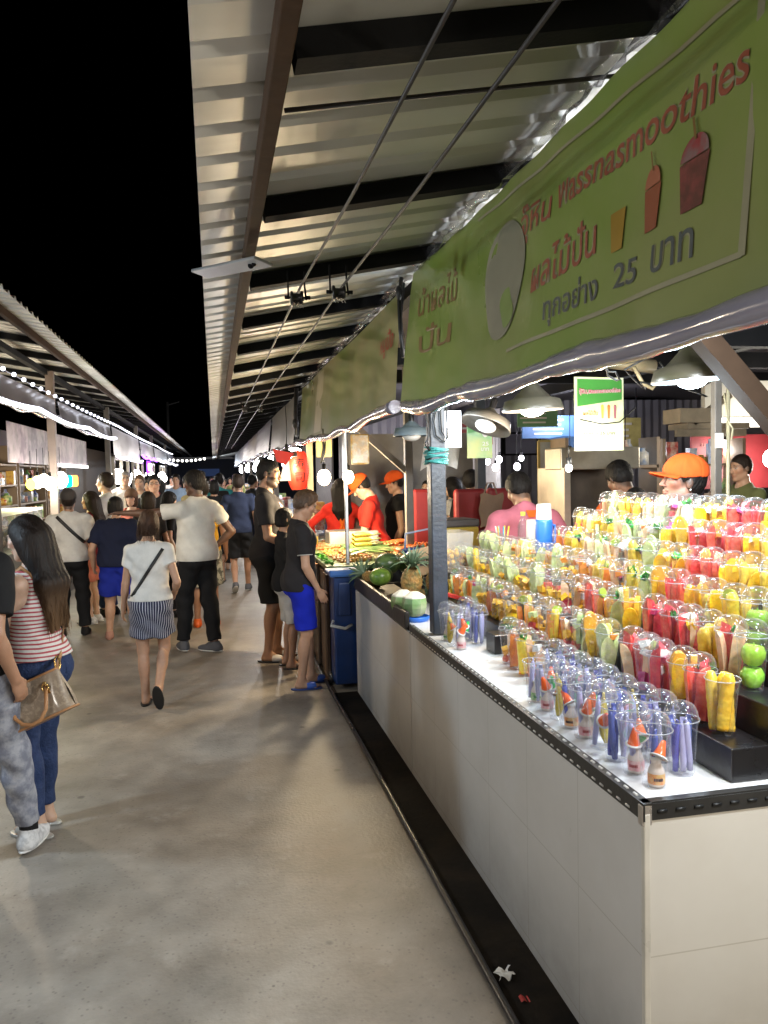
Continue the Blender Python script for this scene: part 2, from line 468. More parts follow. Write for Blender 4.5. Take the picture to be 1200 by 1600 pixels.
def person(label, x, y, H, face, spec, group=None, cat='person', z0=0.0):
    """figure designed at 1.75 m and scaled; local +y is where it faces"""
    S = spec; g = S.get
    res = g('res', .012); sex = g('sex', 'm'); w = g('w', 1.0); fat = g('fat', 1.0)
    k = H / 1.75; res = res / k
    up_only = g('cut', None)           # build only what is above this height when the rest is hidden by furniture
    sh = (.178 if sex == 'm' else .155) * w
    lift = g('lift', 0.0)
    pel = np.array([g('sway', 0.0), 0, .955 + lift])
    U = rz_(g('twist', 0)) @ rx(-g('lean', 0)) @ ry(g('side', 0))
    def up(p): return pel + U @ np.array(p, float)
    hy, hp, hr = g('head', (0, 0, 0))
    nb = up((0, -.015, .50))
    HM = U @ rz_(hy) @ rx(-hp) @ ry(hr)
    hc = nb + U @ np.array((0, .005, .06)) + HM @ np.array((0, .012, .115))
    def hd(p): return hc + HM @ np.array(p, float)
    # joints
    hipw = .088 if sex == 'm' else .09
    J = {}
    for sd, sg in (('L', -1), ('R', 1)):
        hip = pel + np.array((sg * hipw, 0, -.045))
        ft = np.array(g(sd + 'f', (sg * .10, 0, .08)), float)
        kn, an = ik(hip, ft, .425, .41, (sg * .12, 1, 0))
        toe = g(sd + 't', sg * 8); pitch = g(sd + 'p', 0)
        FM = rz_(-toe) @ rx(-pitch)
        so = up((sg * sh, -.012, .425))
        hand = g(sd + 'h', None)
        ht = up((sg * (sh + .07), .06, -.085)) if hand is None else np.array(hand, float)
        el, wr = ik(so, ht, .29, .25, g(sd + 'e', (sg * .35, -1, -.1)))
        J[sd] = dict(hip=hip, knee=kn, ank=an, FM=FM, sho=so, elb=el, wri=wr, sg=sg,
                     hd=unit(g(sd + 'd', wr - el)), hn=g(sd + 'n', None), curl=g(sd + 'c', 28))
    pts = np.array([v for j in J.values() for v in (j['hip'], j['knee'], j['ank'], j['sho'], j['elb'], j['wri'] + j['hd'] * .12)] + [hc, pel])
    lo = pts.min(0) - (.2, .25, .13); hi = pts.max(0) + (.2, .25, .20)
    lo[2] = -.04
    if g('Rp') or g('Lp'): lo[2] = -.06; lo[1] -= .1
    if up_only is not None: lo[2] = up_only / k
    F = Field(lo, hi, res)
    # trunk
    T = []   # (kind, args) so that garments can reuse them
    ww = w
    hw = 1.0 if sex == 'm' else 1.06
    I3 = np.eye(3)
    T += [('e', pel + (0, 0, -.01), (.155 * ww * hw, .108 * fat, .115), I3), ('e', pel + (-.065, -.055, -.06), (.085, .082, .09), I3), ('e', pel + (.065, -.055, -.06), (.085, .082, .09), I3)]
    T += [('e', up((0, .012 * fat * fat, .11)), (.136 * ww * (fat ** .7), .098 * fat ** 1.2, .135), U), ('e', up((0, 0, .30)), (.156 * ww, .108 * fat ** .6, .165), U)]
    T += [('c', up((-sh * .82, -.012, .428)), up((sh * .82, -.012, .428)), .056, .056)]
    for q in (-1, 1):
        T.append(('c', up((q * .09 * ww, -.022, .445)), up((0, -.02, .505)), .042, .05))
        if sex == 'f': T.append(('e', up((q * .07, .085, .315)), (.06, .05, .062), U))
        else: T.append(('e', up((q * .07 * ww, .072, .36)), (.078, .04, .065), U))
    def trunk(fd, inf=0.0, kk=.04):
        for t in T:
            if t[0] == 'e': fd.ell(t[1], np.array(t[2]) + inf, t[3], kk)
            else: fd.cone(t[1], t[2], t[3] + inf, t[4] + inf, kk)
    trunk(F)
    # limbs
    lg = g('leg', 1.0); am = g('arm', 1.0) * (1.0 if sex == 'm' else .86)
    for sd, j in J.items():
        sg = j['sg']
        if up_only is None:
            F.cone(j['hip'], j['knee'], .083 * lg, .053 * lg, .03)
            F.cone(j['knee'], j['ank'], .05 * lg, .036, .02)
            u = unit(j['ank'] - j['knee'])
            back = j['FM'] @ np.array((0, -1, 0)); back = unit(back - u * (back @ u))
            F.ell(j['knee'] + u * .14 + back * .018, (.045 * lg, .046 * lg, .11), None, .03)
            F.ell(j['knee'] + (0, .03, 0), (.035, .025, .04), None, .02)
            f = lambda p: j['ank'] + j['FM'] @ np.array(p, float)
            F.cone(f((0, -.025, -.045)), f((0, 0, 0)), .033, .033, .02)
            F.ell(f((sg * .004, .05, -.05)), (.036, .105, .026), j['FM'], .02)
            F.ell(f((0, .02, -.03)), (.03, .06, .035), j['FM'], .02)
            for q in range(5 if (g('shoe') or {}).get('type', 'sneaker') != 'sneaker' or not g('shoe') else 0):
                tx = sg * (-.026 + q * .0135); ty = .155 - q * .009 - (0 if q else -.004)
                F.cone(f((tx * .9, ty - .045, -.058)), f((tx * 1.08, ty, -.064)), .0095 if q else .0125, .009 if q else .012, .006)
        F.cone(j['sho'], j['elb'], .049 * am, .038 * am, .03)
        F.cone(j['elb'], j['wri'], .037 * am, .026 * am, .015)
        fa = unit(j['wri'] - j['elb'])
        F.ell(j['elb'] + fa * .07, (.038 * am, .038 * am, .075), np.array(Matrix(np.stack([unit(np.cross(fa, (0, .3, 1)) + 1e-6), unit(np.cross(fa, np.cross(fa, (0, .3, 1)))), fa], 1))), .02)
        # hand
        d = j['hd']
        n = j['hn'] if j['hn'] is not None else (-sg, 0, 0)
        n = np.array(n, float); n = unit(n - d * (n @ d)); s_ = unit(np.cross(d, n)) * sg * -1
        HMx = np.stack([s_, d, n], 1)
        c0 = j['wri']
        hs = .95 if sex == 'm' else .86
        F.ell(c0 + d * .052 * hs, (.041 * hs, .055 * hs, .0165 * hs), HMx, .015)
        cu = j['curl']
        for q in range(4):
            off = (-.029 + q * .0195) * hs
            b0 = c0 + d * (.088 - abs(q - 1.3) * .004) * hs + s_ * off
            L = (.040, .044, .041, .032)[q] * hs
            c1 = R(cu * (.7 + .12 * q)); c2 = R(cu * (1.7 + .15 * q))
            p1 = b0 + (d * math.cos(c1) + n * math.sin(c1)) * L
            p2 = p1 + (d * math.cos(c2) + n * math.sin(c2)) * L * .85
            F.cone(b0, p1, .0098 * hs, .0088 * hs, .006); F.cone(p1, p2, .0086 * hs, .0068 * hs, .004)
        t0 = c0 + d * .022 * hs - s_ * .022 * hs
        t1 = t0 + (d * .7 - s_ * .62 + n * .3) * .045 * hs; t2 = t1 + (d * .9 - s_ * .18 + n * .35) * .034 * hs
        F.cone(t0, t1, .014 * hs, .0105 * hs, .012); F.cone(t1, t2, .0102 * hs, .0078 * hs, .005)
    # neck and head
    nr = .053 if sex == 'm' else .045
    F.cone(nb + U @ np.array((0, -.01, -.03)), hd((0, -.02, -.065)), nr + .006, nr, .03)
    F.ell(hd((0, -.012, .035)), (.074, .094, .085), HM, .02)
    jw = 1.0 if sex == 'm' else .92
    F.ell(hd((0, .016, -.03)), (.06 * jw, .072, .082), HM, .025)
    for q in (-1, 1):
        F.cone(hd((q * .047 * jw, .0, -.062)), hd((q * .008, .064, -.096)), .021, .02, .02)
        F.ell(hd((q * .040, .055, -.016)), (.024, .024, .022), HM, .02)
        F.ell(hd((q * .0765, -.008, -.008)), (.008, .019, .031), HM @ rz_(q * 18), .008)
        F.cone(hd((q * .012, .083, .024)), hd((q * .04, .070, .022)), .0105, .009, .012)
    for q in (-1, 1):
        F.ell(hd((q * .031, .094, .003)), (.018, .016, .011), HM, .012, 'cut')
        F.ell(hd((q * .031, .0725, .003)), (.0135, .0125, .0105), HM, .004)
    F.cone(hd((0, .086, .010)), hd((0, .108, -.030)), .0075, .0105, .010)
    for q in (-1, 1): F.ell(hd((q * .011, .096, -.034)), (.008, .009, .007), HM, .006)
    F.ell(hd((0, .0865, -.0585)), (.023, .0105, .0055), HM, .006)
    F.ell(hd((0, .085, -.0705)), (.019, .0105, .0068), HM, .006)
    sk = np.array(g('skin', (.52, .32, .22)))
    hcol = np.array(g('hair', {}).get('c', (.015, .011, .009)))
    beard = g('beard', 0)
    def colour(V):
        L = (V - hc) @ HM
        C = np.tile(sk, (len(V), 1)).astype(float)
        X, Y, Z = np.abs(L[:, 0]), L[:, 1], L[:, 2]
        def mix(mask, c, f=1.0): C[mask] = C[mask] * (1 - f) + np.array(c) * f
        nearhead = (Z > -.13) & (Z < .13)
        lips = nearhead & (((X / .026) ** 2 + ((Z + .0645) / .014) ** 2) < 1) & (Y > .07)
        mix(lips, sk * (.95, .62, .6), .55)
        mix(nearhead & (((X - .042) / .03) ** 2 + ((Z + .022) / .025) ** 2 < 1) & (Y > .03), sk * (1.12, .8, .75), .35)
        if beard:
            bm = nearhead & (Z < -.022 - np.clip(X - .03, 0, 1) * .1) & (Y > .004) & ~lips & ~((X < .014) & (Z > -.045)) & (Z < -.045 + np.clip(X - .035, 0, .03) * 1.6 + np.where((Y > .06) & (X < .033), .006, 0))
            mix(bm, np.array((.02, .015, .012)), beard)
        br = nearhead & (np.abs(Z - (.029 - np.clip(X - .034, 0, 1) * .4)) < .0045) & (X > .012) & (X < .052) & (Y > .045)
        mix(br, (.02, .015, .012), .7)
        if g('hair', {}).get('style') in ('short', 'crop', 'top'):
            dpl = (np.where(Y > 0, .86 * Y, 1.5 * Y) - .006 - .022 * np.exp(-((Y - .022) / .011) ** 2) - Z) * .62
            fade = np.clip(1 - dpl / .022, 0, 1) * (nearhead & (Y < .06) & (Z > -.11))
            C[:] = C * (1 - .75 * fade[:, None]) + hcol * .75 * fade[:, None]
        eye = nearhead & (((X - .031) / .0165) ** 2 + ((Z - .003) / .0078) ** 2 < 1) & (Y > .06)
        mix(eye, (.42, .38, .35), .9)
        mix(eye & ((X - .031) ** 2 + (Z - .003) ** 2 < .0064 ** 2), (.02, .012, .01), 1)
        mix(nearhead & ~eye & (np.abs(Z - .011) < .003) & (np.abs(X - .031) < .018) & (Y > .055), (.03, .02, .02), .7)
        return C
    body = F.build('person', skin_mat(), colour=colour)
    body.location = (x, y, z0); body.rotation_euler = (0, 0, R(face)); body.scale = (k, k, k)
    tag(body, label, cat, group)
    parts = {}
    seed = int(abs(x * 977 + y * 131) * 10) % 9999
    # ---- top
    t = g('top')
    if t:
        hem = t.get('hem', -.04); inf = t.get('inf', .014)
        A = Field(lo, hi, res)
        trunk(A, inf, .05)
        A.ell(pel + (0, -.018, -.0), (.172 * ww * (fat ** .5) + .004, .15 * fat ** .6, .16), I3, .05)
        dr = t.get('drape', 1.0)
        if dr: A.ell(up((0, .008, .12)), (.152 * ww * dr * fat ** .7, .112 * dr * fat ** 1.1, .36), U, .05)
        for sd, j in J.items():
            fr = t.get('sleeve', .6)
            if fr <= 0:
                continue
            r0, r1 = t.get('sr', (.064, .062)); r0 *= am; r1 *= am
            if fr <= 1:
                e = j['sho'] + (j['elb'] - j['sho']) * fr; ud = unit(j['elb'] - j['sho'])
                A.cone(j['sho'] - ud * .01, e + ud * .05, r0, r1, .035, planes=[(e, ud)])
            else:
                A.cone(j['sho'], j['elb'], r0, r1 * .82, .035)
                ud = unit(j['wri'] - j['elb']); e = j['elb'] + (j['wri'] - j['elb']) * min(1, fr - 1)
                A.cone(j['elb'], e + ud * .03, r1 * .82, r1 * .66, .03, planes=[(e, ud)])
        A.warp(folds(seed, t.get('fold', .0055)))
        A.plane(up((0, 0, hem)), U @ np.array((0, t.get('hemtilt', 0), -1)))
        A.ell(nb + U @ np.array((0, .02, .045)), (.073, .082, .075) if sex == 'm' else (.088, .095, .085), U, .01, 'cut')
        if t.get('tank'):
            for sd, j in J.items(): A.ell(j['sho'] + U @ np.array((j['sg'] * .035, 0, -.02)), (.075, .16, .12), U, .01, 'cut')
        parts['top'] = A.build(t.get('name', 't_shirt'), t['m'], body); parts['topF'] = A
        if t.get('collar'):
            m_ = MB(); pts_ = []
            for q in range(15):
                a = 2 * math.pi * q / 14
                pts_.append(nb + U @ np.array((.066 * math.sin(a), .005 + .07 * math.cos(a), .012 - .022 * math.cos(a))))
            m_.tube(pts_, .012, 6, caps=False); m_.build('collar', t['collar'], parts['top'])
        if t.get('trim'):
            for sd, j in J.items():
                e = j['sho'] + (j['elb'] - j['sho']) * t['sleeve']; ud = unit(j['elb'] - j['sho'])
                a1 = unit(np.cross(ud, (0, 1, .1))); a2 = np.cross(ud, a1); r1 = t.get('sr', (.064, .062))[1] * am * 1.0
                m_ = MB(); m_.tube([e + (a1 * math.cos(q * .449) + a2 * math.sin(q * .449)) * r1 for q in range(15)], .005, 5, caps=False)
                m_.build('sleeve_trim', t['trim'], parts['top'])
    # ---- bottom
    b = g('bottom')
    if b and up_only is None:
        B = Field(lo, hi, res); ln = b.get('len', 1.9); inf = b.get('inf', .012)
        for tt in T[:3]: B.ell(tt[1], np.array(tt[2]) + inf * .9, tt[3], .04)
        if b.get('skirt'):
            e = b['len']; r_ = b.get('flare', .17)
            mid = (J['L']['knee'] + J['R']['knee']) / 2; top_ = pel + np.array((0, -.01, .0)); end = top_ + (mid - top_) * e
            B.cone(top_, end, .13 * hw, r_, .06, planes=[(end, unit(mid - top_))])
            B.cone(top_ - (.07, 0, 0), end - (.08, 0, 0), .11, r_ * .78, .06, planes=[(end, unit(mid - top_))]); B.cone(top_ + (.07, 0, 0), end + (.08, 0, 0), .11, r_ * .78, .06, planes=[(end, unit(mid - top_))])
            ud = unit(mid - top_)
        else:
            for sd, j in J.items():
                r0, r1 = b.get('r', (.093, .072)); r0 *= lg; r1 *= lg
                if ln <= 1:
                    e = j['hip'] + (j['knee'] - j['hip']) * ln; ud = unit(j['knee'] - j['hip'])
                    B.cone(j['hip'], e + ud * .06, r0, r1, .035, planes=[(e, ud)])
                else:
                    B.cone(j['hip'], j['knee'], r0, r1, .035)
                    ud = unit(j['ank'] - j['knee']); e = j['knee'] + (j['ank'] - j['knee']) * (ln - 1)
                    r2 = b.get('r2', .055) * lg
                    B.cone(j['knee'], e + ud * .04, r1, r2, .03, planes=[(e, ud)])
                    bk = j['FM'] @ np.array((0, -1, 0))
                    B.ell(j['knee'] + ud * .13 + bk * .016, (.055 * lg, .056 * lg, .13), None, .04)
        B.warp(folds(seed + 7, b.get('fold', .0055)))
        B.plane(pel + (0, 0, b.get('waist', .085)), (0, 0, 1))
        parts['bottom'] = B.build(b.get('name', 'trousers'), b['m'], body); parts['botF'] = B
    # ---- shoes
    s0 = g('shoe')
    if s0 and up_only is None:
        for sd, j in J.items():
            f = lambda p: j['ank'] + j['FM'] @ np.array(p, float)
            sg = j['sg']
            m_ = s0['m']; ty = s0.get('type', 'sneaker')
            X = Field(j['ank'] - .26, j['ank'] + (.26, .26, .14), min(res, .009))
            if ty == 'sneaker':
                X.cone(f((0, -.028, -.045)), f((0, -.005, .005)), .046, .043, .03)
                X.ell(f((sg * .003, .052, -.05)), (.047, .137, .04), j['FM'], .02)
                X.ell(f((0, .012, -.025)), (.043, .085, .047), j['FM'], .02)
                X.plane(f((0, 0, .022)), j['FM'] @ np.array((0, 0, 1)))
                X.plane(f((0, 0, -.07)), j['FM'] @ np.array((0, 0, -1)))
                sh_ = X.build('shoe', m_, body)
                Y = Field(j['ank'] - .26, j['ank'] + (.26, .26, .14), min(res, .008))
                Y.ell(f((sg * .003, .045, -.06)), (.05, .142, .03), j['FM'], .02)
                Y.plane(f((0, 0, -.062)), j['FM'] @ np.array((0, 0, 1))); Y.plane(f((0, 0, -.08)), j['FM'] @ np.array((0, 0, -1)))
                Y.build('sole', s0.get('sole', m_), sh_)
            else:
                Y = Field(j['ank'] - .26, j['ank'] + (.26, .26, .14), min(res, .007))
                Y.ell(f((sg * .003, .045, -.07)), (.05, .14, .03), j['FM'], .02)
                Y.plane(f((0, 0, -.066)), j['FM'] @ np.array((0, 0, 1))); Y.plane(f((0, 0, -.083)), j['FM'] @ np.array((0, 0, -1)))
                so_ = Y.build('sandal', s0.get('sole', m_), body)
                Z = Field(j['ank'] - .26, j['ank'] + (.26, .26, .14), min(res, .007))
                if ty == 'slide':
                    Z.ell(f((sg * .003, .05, -.048)), (.047, .11, .034), j['FM'], .01)
                    Z.plane(f((0, .115, 0)), j['FM'] @ np.array((0, 1, .3))); Z.plane(f((0, .045, 0)), j['FM'] @ np.array((0, -1, 0))); Z.plane(f((0, 0, -.07)), j['FM'] @ np.array((0, 0, -1)))
                else:
                    Z.cone(f((0, .115, -.045)), f((.035, .03, -.045)), .008, .009, .01); Z.cone(f((0, .115, -.045)), f((-.035, .03, -.045)), .008, .009, .01)
                    Z.cone(f((0, .115, -.045)), f((0, .12, -.066)), .008, .008, .01)
                Z.build('strap', s0.get('strap', m_), so_)
            if s0.get('sock'):
                Z = Field(j['ank'] - .1, j['ank'] + (.1, .1, .12), min(res, .009))
                Z.cone(f((0, 0, -.01)), f((0, 0, .05)), .043, .043, .01)
                Z.plane(f((0, 0, .055)), (0, 0, 1)); Z.build('sock', s0['sock'], body)
    # ---- hair
    h = g('hair')
    if h:
        st = h.get('style', 'short'); hm = h['m']
        Q = Field(hc - (.2, .24, .62 if st == 'long' else .30), hc + (.2, .22, .19), min(res, h.get('res', .009)))
        n = HM
        if st in ('short', 'crop', 'top'):
            e = {'short': .009, 'crop': .004, 'top': .009}[st]
            Q.ell(hd((0, -.014, .038)), (.074 + e, .096 + e, .086 + e), HM, .02)
            Q.ell(hd((0, -.03, -.005)), (.070 + e * .6, .078 + e * .6, .08), HM, .03)
            if st == 'top': Q.ell(hd((0, .018, .103)), (.055, .055, .028), HM, .03)
            Q.warp(lambda X, Y, Z: (.0019 if st != 'crop' else .0006) * (np.sin(X * 150 + 3 * np.sin(Z * 60 + Y * 40)) * np.sin(Y * 95 + 2 * np.sin(X * 70)) + .6 * np.sin(X * 330 + Y * 120 + 2 * np.sin(Z * 80)) + .5 * np.sin(Y * 300 + Z * 210)))
            HT = HM
            def hcut(X, Y, Z):
                px, py, pz = X - hc[0], Y - hc[1], Z - hc[2]
                lx = px * HT[0, 0] + py * HT[1, 0] + pz * HT[2, 0]; ly = px * HT[0, 1] + py * HT[1, 1] + pz * HT[2, 1]; lz = px * HT[0, 2] + py * HT[1, 2] + pz * HT[2, 2]
                line = np.where(ly > 0, .86 * ly, 1.5 * ly) - .006 - .022 * np.exp(-((ly - .022) / .011) ** 2)
                am = .0045 if st != 'crop' else .002
                return (line - lz + am * (np.sin(150 * lx + 2 * np.sin(60 * lz)) + np.sin(165 * ly + 1.5 * np.sin(70 * lx)))) * .62
            Q.put(hcut, Q.lo + .06, np.array([a_[-1] for a_ in Q.ax]) - .06, op='and', pad=.1)
            Q.rough_plane(hd((0, .083, .07)), HM @ np.array((0, 1, -.15)), .004, 170)
        else:
            vol = h.get('vol', 1.0)
            Q.ell(hd((0, -.018, .034)), (.085 * vol, .106 * vol, .094), HM, .03)
            drop = h.get('drop', .13)
            Q.ell(hd((0, -.035, -.04)), (.090 * vol, .085 * vol, .06 + drop * .6), HM, .04)
            if st == 'long':
                q0 = hd((0, -.06, -.02)); q1 = up((h.get('sx', 0), -.135, h.get('end', .16)))
                mid = up((h.get('sx', 0) * .5, -.125, .42))
                for ox, rr in ((-.055, .045), (0, .05), (.055, .045)):
                    Q.cone(q0 + HM @ np.array((ox, 0, 0)), mid + U @ np.array((ox * 1.25, 0, 0)), rr + .02, rr, .05)
                    Q.cone(mid + U @ np.array((ox * 1.25, 0, 0)), q1 + U @ np.array((ox * .85, 0, rnd.uniform(-.02, .03))), rr, .012, .04)
            Q.warp(lambda X, Y, Z: (.0016 * np.sin(X * 170 + 1.2 * np.sin(Z * 16 + Y * 30)) + .0012 * np.sin(X * 330 + Y * 270 + 1.0 * np.sin(Z * 25))))
            Q.ell(hd((0, .125, -.035)), (.066, .10, .105), HM, .015, 'cut')
            Q.plane(hd((0, 0, -.06 - drop)) if st != 'long' else up((0, 0, h.get('end', .16) - .03)), (0, 0, -1))
        parts['hair'] = Q.build('hair', hm, body)
    c = g('cap')
    if c:
        Q = Field(hc - .26, hc + .26, min(res, .008))
        Q.ell(hd((0, -.013, .045)), (.094, .117, .097), HM, .02)
        Q.plane(hd((0, 0, .018)), HM @ np.array((0, -.12 if c.get('brim', 1) else .5, -1)))
        if c.get('brim', 1):
            def seam(X, Y, Z):
                px, py, pz = X - hc[0], Y - hc[1], Z - hc[2]
                lx = px * HM[0, 0] + py * HM[1, 0] + pz * HM[2, 0]; ly = px * HM[0, 1] + py * HM[1, 1] + pz * HM[2, 1]; lz = px * HM[0, 2] + py * HM[1, 2] + pz * HM[2, 2]
                th = np.arctan2(lx, ly + .012)
                return .0022 * np.exp(-(np.sin(3 * th) / .12) ** 2) + .0016 * np.sin(lz * 70 + 3 * np.sin(th * 2)) * np.sin(th * 5 + 1) - .004 * np.exp(-((lx ** 2 + (ly + .012) ** 2) / .00012))
            Q.warp(seam)
        cp = Q.build(c.get('name', 'cap'), c['m'], body)
        if c.get('brim', 1):
            m_ = MB()
            def bf(u, v):
                a = (u - .5) * 2.3; rr = .1 + .075 * v * math.cos(a * .75)
                return hd((math.sin(a) * (.088 + .012 * v), -.01 + math.cos(a) * rr + .01, .034 - .016 * v + .012 * math.cos(a * 1.5) * v - abs(math.sin(a)) * .012))
            m_.grid(bf, 16, 5); br_ = m_.build('brim', c['m'], cp)
            so = br_.modifiers.new('thick', 'SOLIDIFY'); so.thickness = .005
    parts.update(body=body, J=J, up=up, hd=hd, hc=hc, HM=HM, U=U, k=k, F=F)
    return parts

def ribbon(name, parts, path, wdt, m, parent, fieldkey='topF', off=.006):
    """strap laid on the garment: path of (x, z, front?) points"""
    fd = parts[fieldkey]; pts = []
    for x, z, fr in path:
        y = fd.surf(x, z, fr)
        if y is None: continue
        pts.append(Vector((x, y + (off if fr else -off), z)))
    mb = MB(); N = len(pts); vs = []; fs = []
    for i, p in enumerate(pts):
        t = (pts[min(i + 1, N - 1)] - pts[max(i - 1, 0)]).normalized(); sd = t.cross(Vector((0, 1, 0)))
        if sd.length < .01: sd = Vector((1, 0, 0))
        sd.normalize()
        vs += [p + sd * wdt / 2, p - sd * wdt / 2]
    for i in range(N - 1): fs.append((2 * i, 2 * i + 1, 2 * i + 3, 2 * i + 2))
    mb.add(vs, fs, True)
    o = mb.build(name, m, parent)
    so = o.modifiers.new('thick', 'SOLIDIFY'); so.thickness = .008; so.offset = 0
    return o

def strands(pp, m, n, z_end, rr, spread=.11, r=.0011, fall=.14, yb=-.15):
    """loose single hairs over the hair mass"""
    mb = MB(); hd, up = pp['hd'], pp['up']
    for i in range(n):
        a = rr.uniform(-2.5, 2.5); q = rr.uniform(.2, 1)
        p0 = Vector(hd((.07 * math.sin(a) * q, -.02 - .085 * math.cos(a) * q, .128 - .06 * q * q)))
        p1 = Vector(hd((.100 * math.sin(a), -.03 - .106 * math.cos(a) * (1 if math.cos(a) > 0 else .4), -.02 + rr.uniform(-.02, .02))))
        x = spread * math.sin(a) + rr.uniform(-.015, .015)
        p2 = Vector(up((x, yb - .035 * math.cos(a) + rr.uniform(-.02, .012), z_end + fall + rr.uniform(-.03, .05))))
        p3 = Vector(up((x * .8 + rr.uniform(-.02, .02), yb + .01 + rr.uniform(-.035, .02), z_end + rr.uniform(-.05, .05))))
        pts = []
        for k in range(15):
            t = k / 14; b0, b1, b2, b3 = (1 - t) ** 3, 3 * t * (1 - t) ** 2, 3 * t * t * (1 - t), t ** 3
            pts.append(p0 * b0 + p1 * b1 + p2 * b2 + p3 * b3 + Vector((.003 * math.sin(t * 9 + i), .003 * math.cos(t * 7 + i), 0)))
        mb.tube(pts, [r] * 12 + [r * .8, r * .6, r * .3], 4, caps=False)
    return mb.build('loose_hair', m, pp['hair'])

def path_lin(p, q, n, fr):
    return [(p[0] + (q[0] - p[0]) * i / n, p[1] + (q[1] - p[1]) * i / n, fr) for i in range(n + 1)]
# ------------------------------------------------------------------ world, camera
wld = bpy.data.worlds.new('World'); sc.world = wld; wld.use_nodes = True
wn = wld.node_tree; wn.nodes.clear()
wo = nd(wn, 'ShaderNodeOutputWorld'); bg = nd(wn, 'ShaderNodeBackground', Strength=.00004)
sky = nd(wn, 'ShaderNodeTexSky'); sky.sky_type = 'NISHITA'; sky.sun_disc = False
sky.sun_elevation = R(-5); sky.sun_rotation = R(200)
wn.links.new(sky.outputs[0], bg.inputs[0]); wn.links.new(bg.outputs[0], wo.inputs[0])

cd = bpy.data.cameras.new('camera'); cam = bpy.data.objects.new('camera', cd); col.objects.link(cam); sc.camera = cam
cd.sensor_fit = 'VERTICAL'; cd.sensor_height = 36; cd.lens = 1240 / 1600 * 36; cd.clip_start = .05; cd.clip_end = 500
def cam_matrix(yaw, pitch, roll, h):
    y, p, r = R(yaw), R(pitch), R(roll)
    fw = Vector((math.sin(y) * math.cos(p), math.cos(y) * math.cos(p), -math.sin(p)))
    rt = Vector((math.cos(y), -math.sin(y), 0)); u = rt.cross(fw)
    rt2 = math.cos(r) * rt - math.sin(r) * u; u2 = math.cos(r) * u + math.sin(r) * rt
    M = Matrix((rt2, u2, -fw)).transposed().to_4x4(); M.translation = (0, 0, h)
    return M
cam.matrix_world = cam_matrix(12.05, 2.9, 1.2, 1.7)
sc.view_settings.view_transform = 'Standard'; sc.view_settings.look = 'None'; sc.view_settings.exposure = 0
cy = sc.cycles
cy.use_denoising = True; cy.max_bounces = 7; cy.diffuse_bounces = 3; cy.glossy_bounces = 3; cy.transparent_max_bounces = 64
cy.transmission_bounces = 4; cy.caustics_reflective = False; cy.caustics_refractive = False; cy.sample_clamp_indirect = 4; cy.sample_clamp_direct = 30
cy.use_adaptive_sampling = True; cy.adaptive_threshold = .02
try: cy.use_light_tree = True
except Exception: pass

# ------------------------------------------------------------------ shared materials
black_steel = mat('black_painted_steel', (.009, .009, .010), rough=.75, spec=.15, var=.3, bump=.08, bscale=60)
brown_steel = mat('brown_primed_steel', (.060, .034, .019), rough=.8, spec=.12, var=.3, scale=8, bump=.08)
blue_steel = mat('grey_blue_painted_steel', (.040, .050, .070), rough=.38, var=.2, scale=9, bump=.1, bscale=50, c2=(.028, .032, .038), c2scale=3)
zinc = mat('zinc_plated_steel', (.45, .45, .46), rough=.35, metal=.8, var=.2)
white_paint = mat('white_paint', (.72, .71, .68), rough=.5, var=.12)
dirty_white = mat('dirty_white_sheet', (.5, .48, .44), rough=.55, var=.3, scale=3, c2=(.3, .27, .22), c2scale=2.5)
dark_void = mat('dark_interior', (.018, .017, .018), rough=.9)
black_plastic = mat('black_plastic', (.014, .013, .014), rough=.3, var=.3, bump=.06)
cable_black = mat('black_cable', (.01, .01, .01), rough=.4)
pvc = clear('clear_plastic_sheet', tint=(.80, .79, .80), rough=.09, blend=.35, haze=.10, hazec=(.45, .44, .46), bump=.9, bscale=16)
roll_pvc = mat('rolled_plastic_sheet', (.26, .25, .31), rough=.14, var=.25, scale=4, bump=.28, bscale=9, spec=.8, stretch=(1, .5, 1), coat=.6)

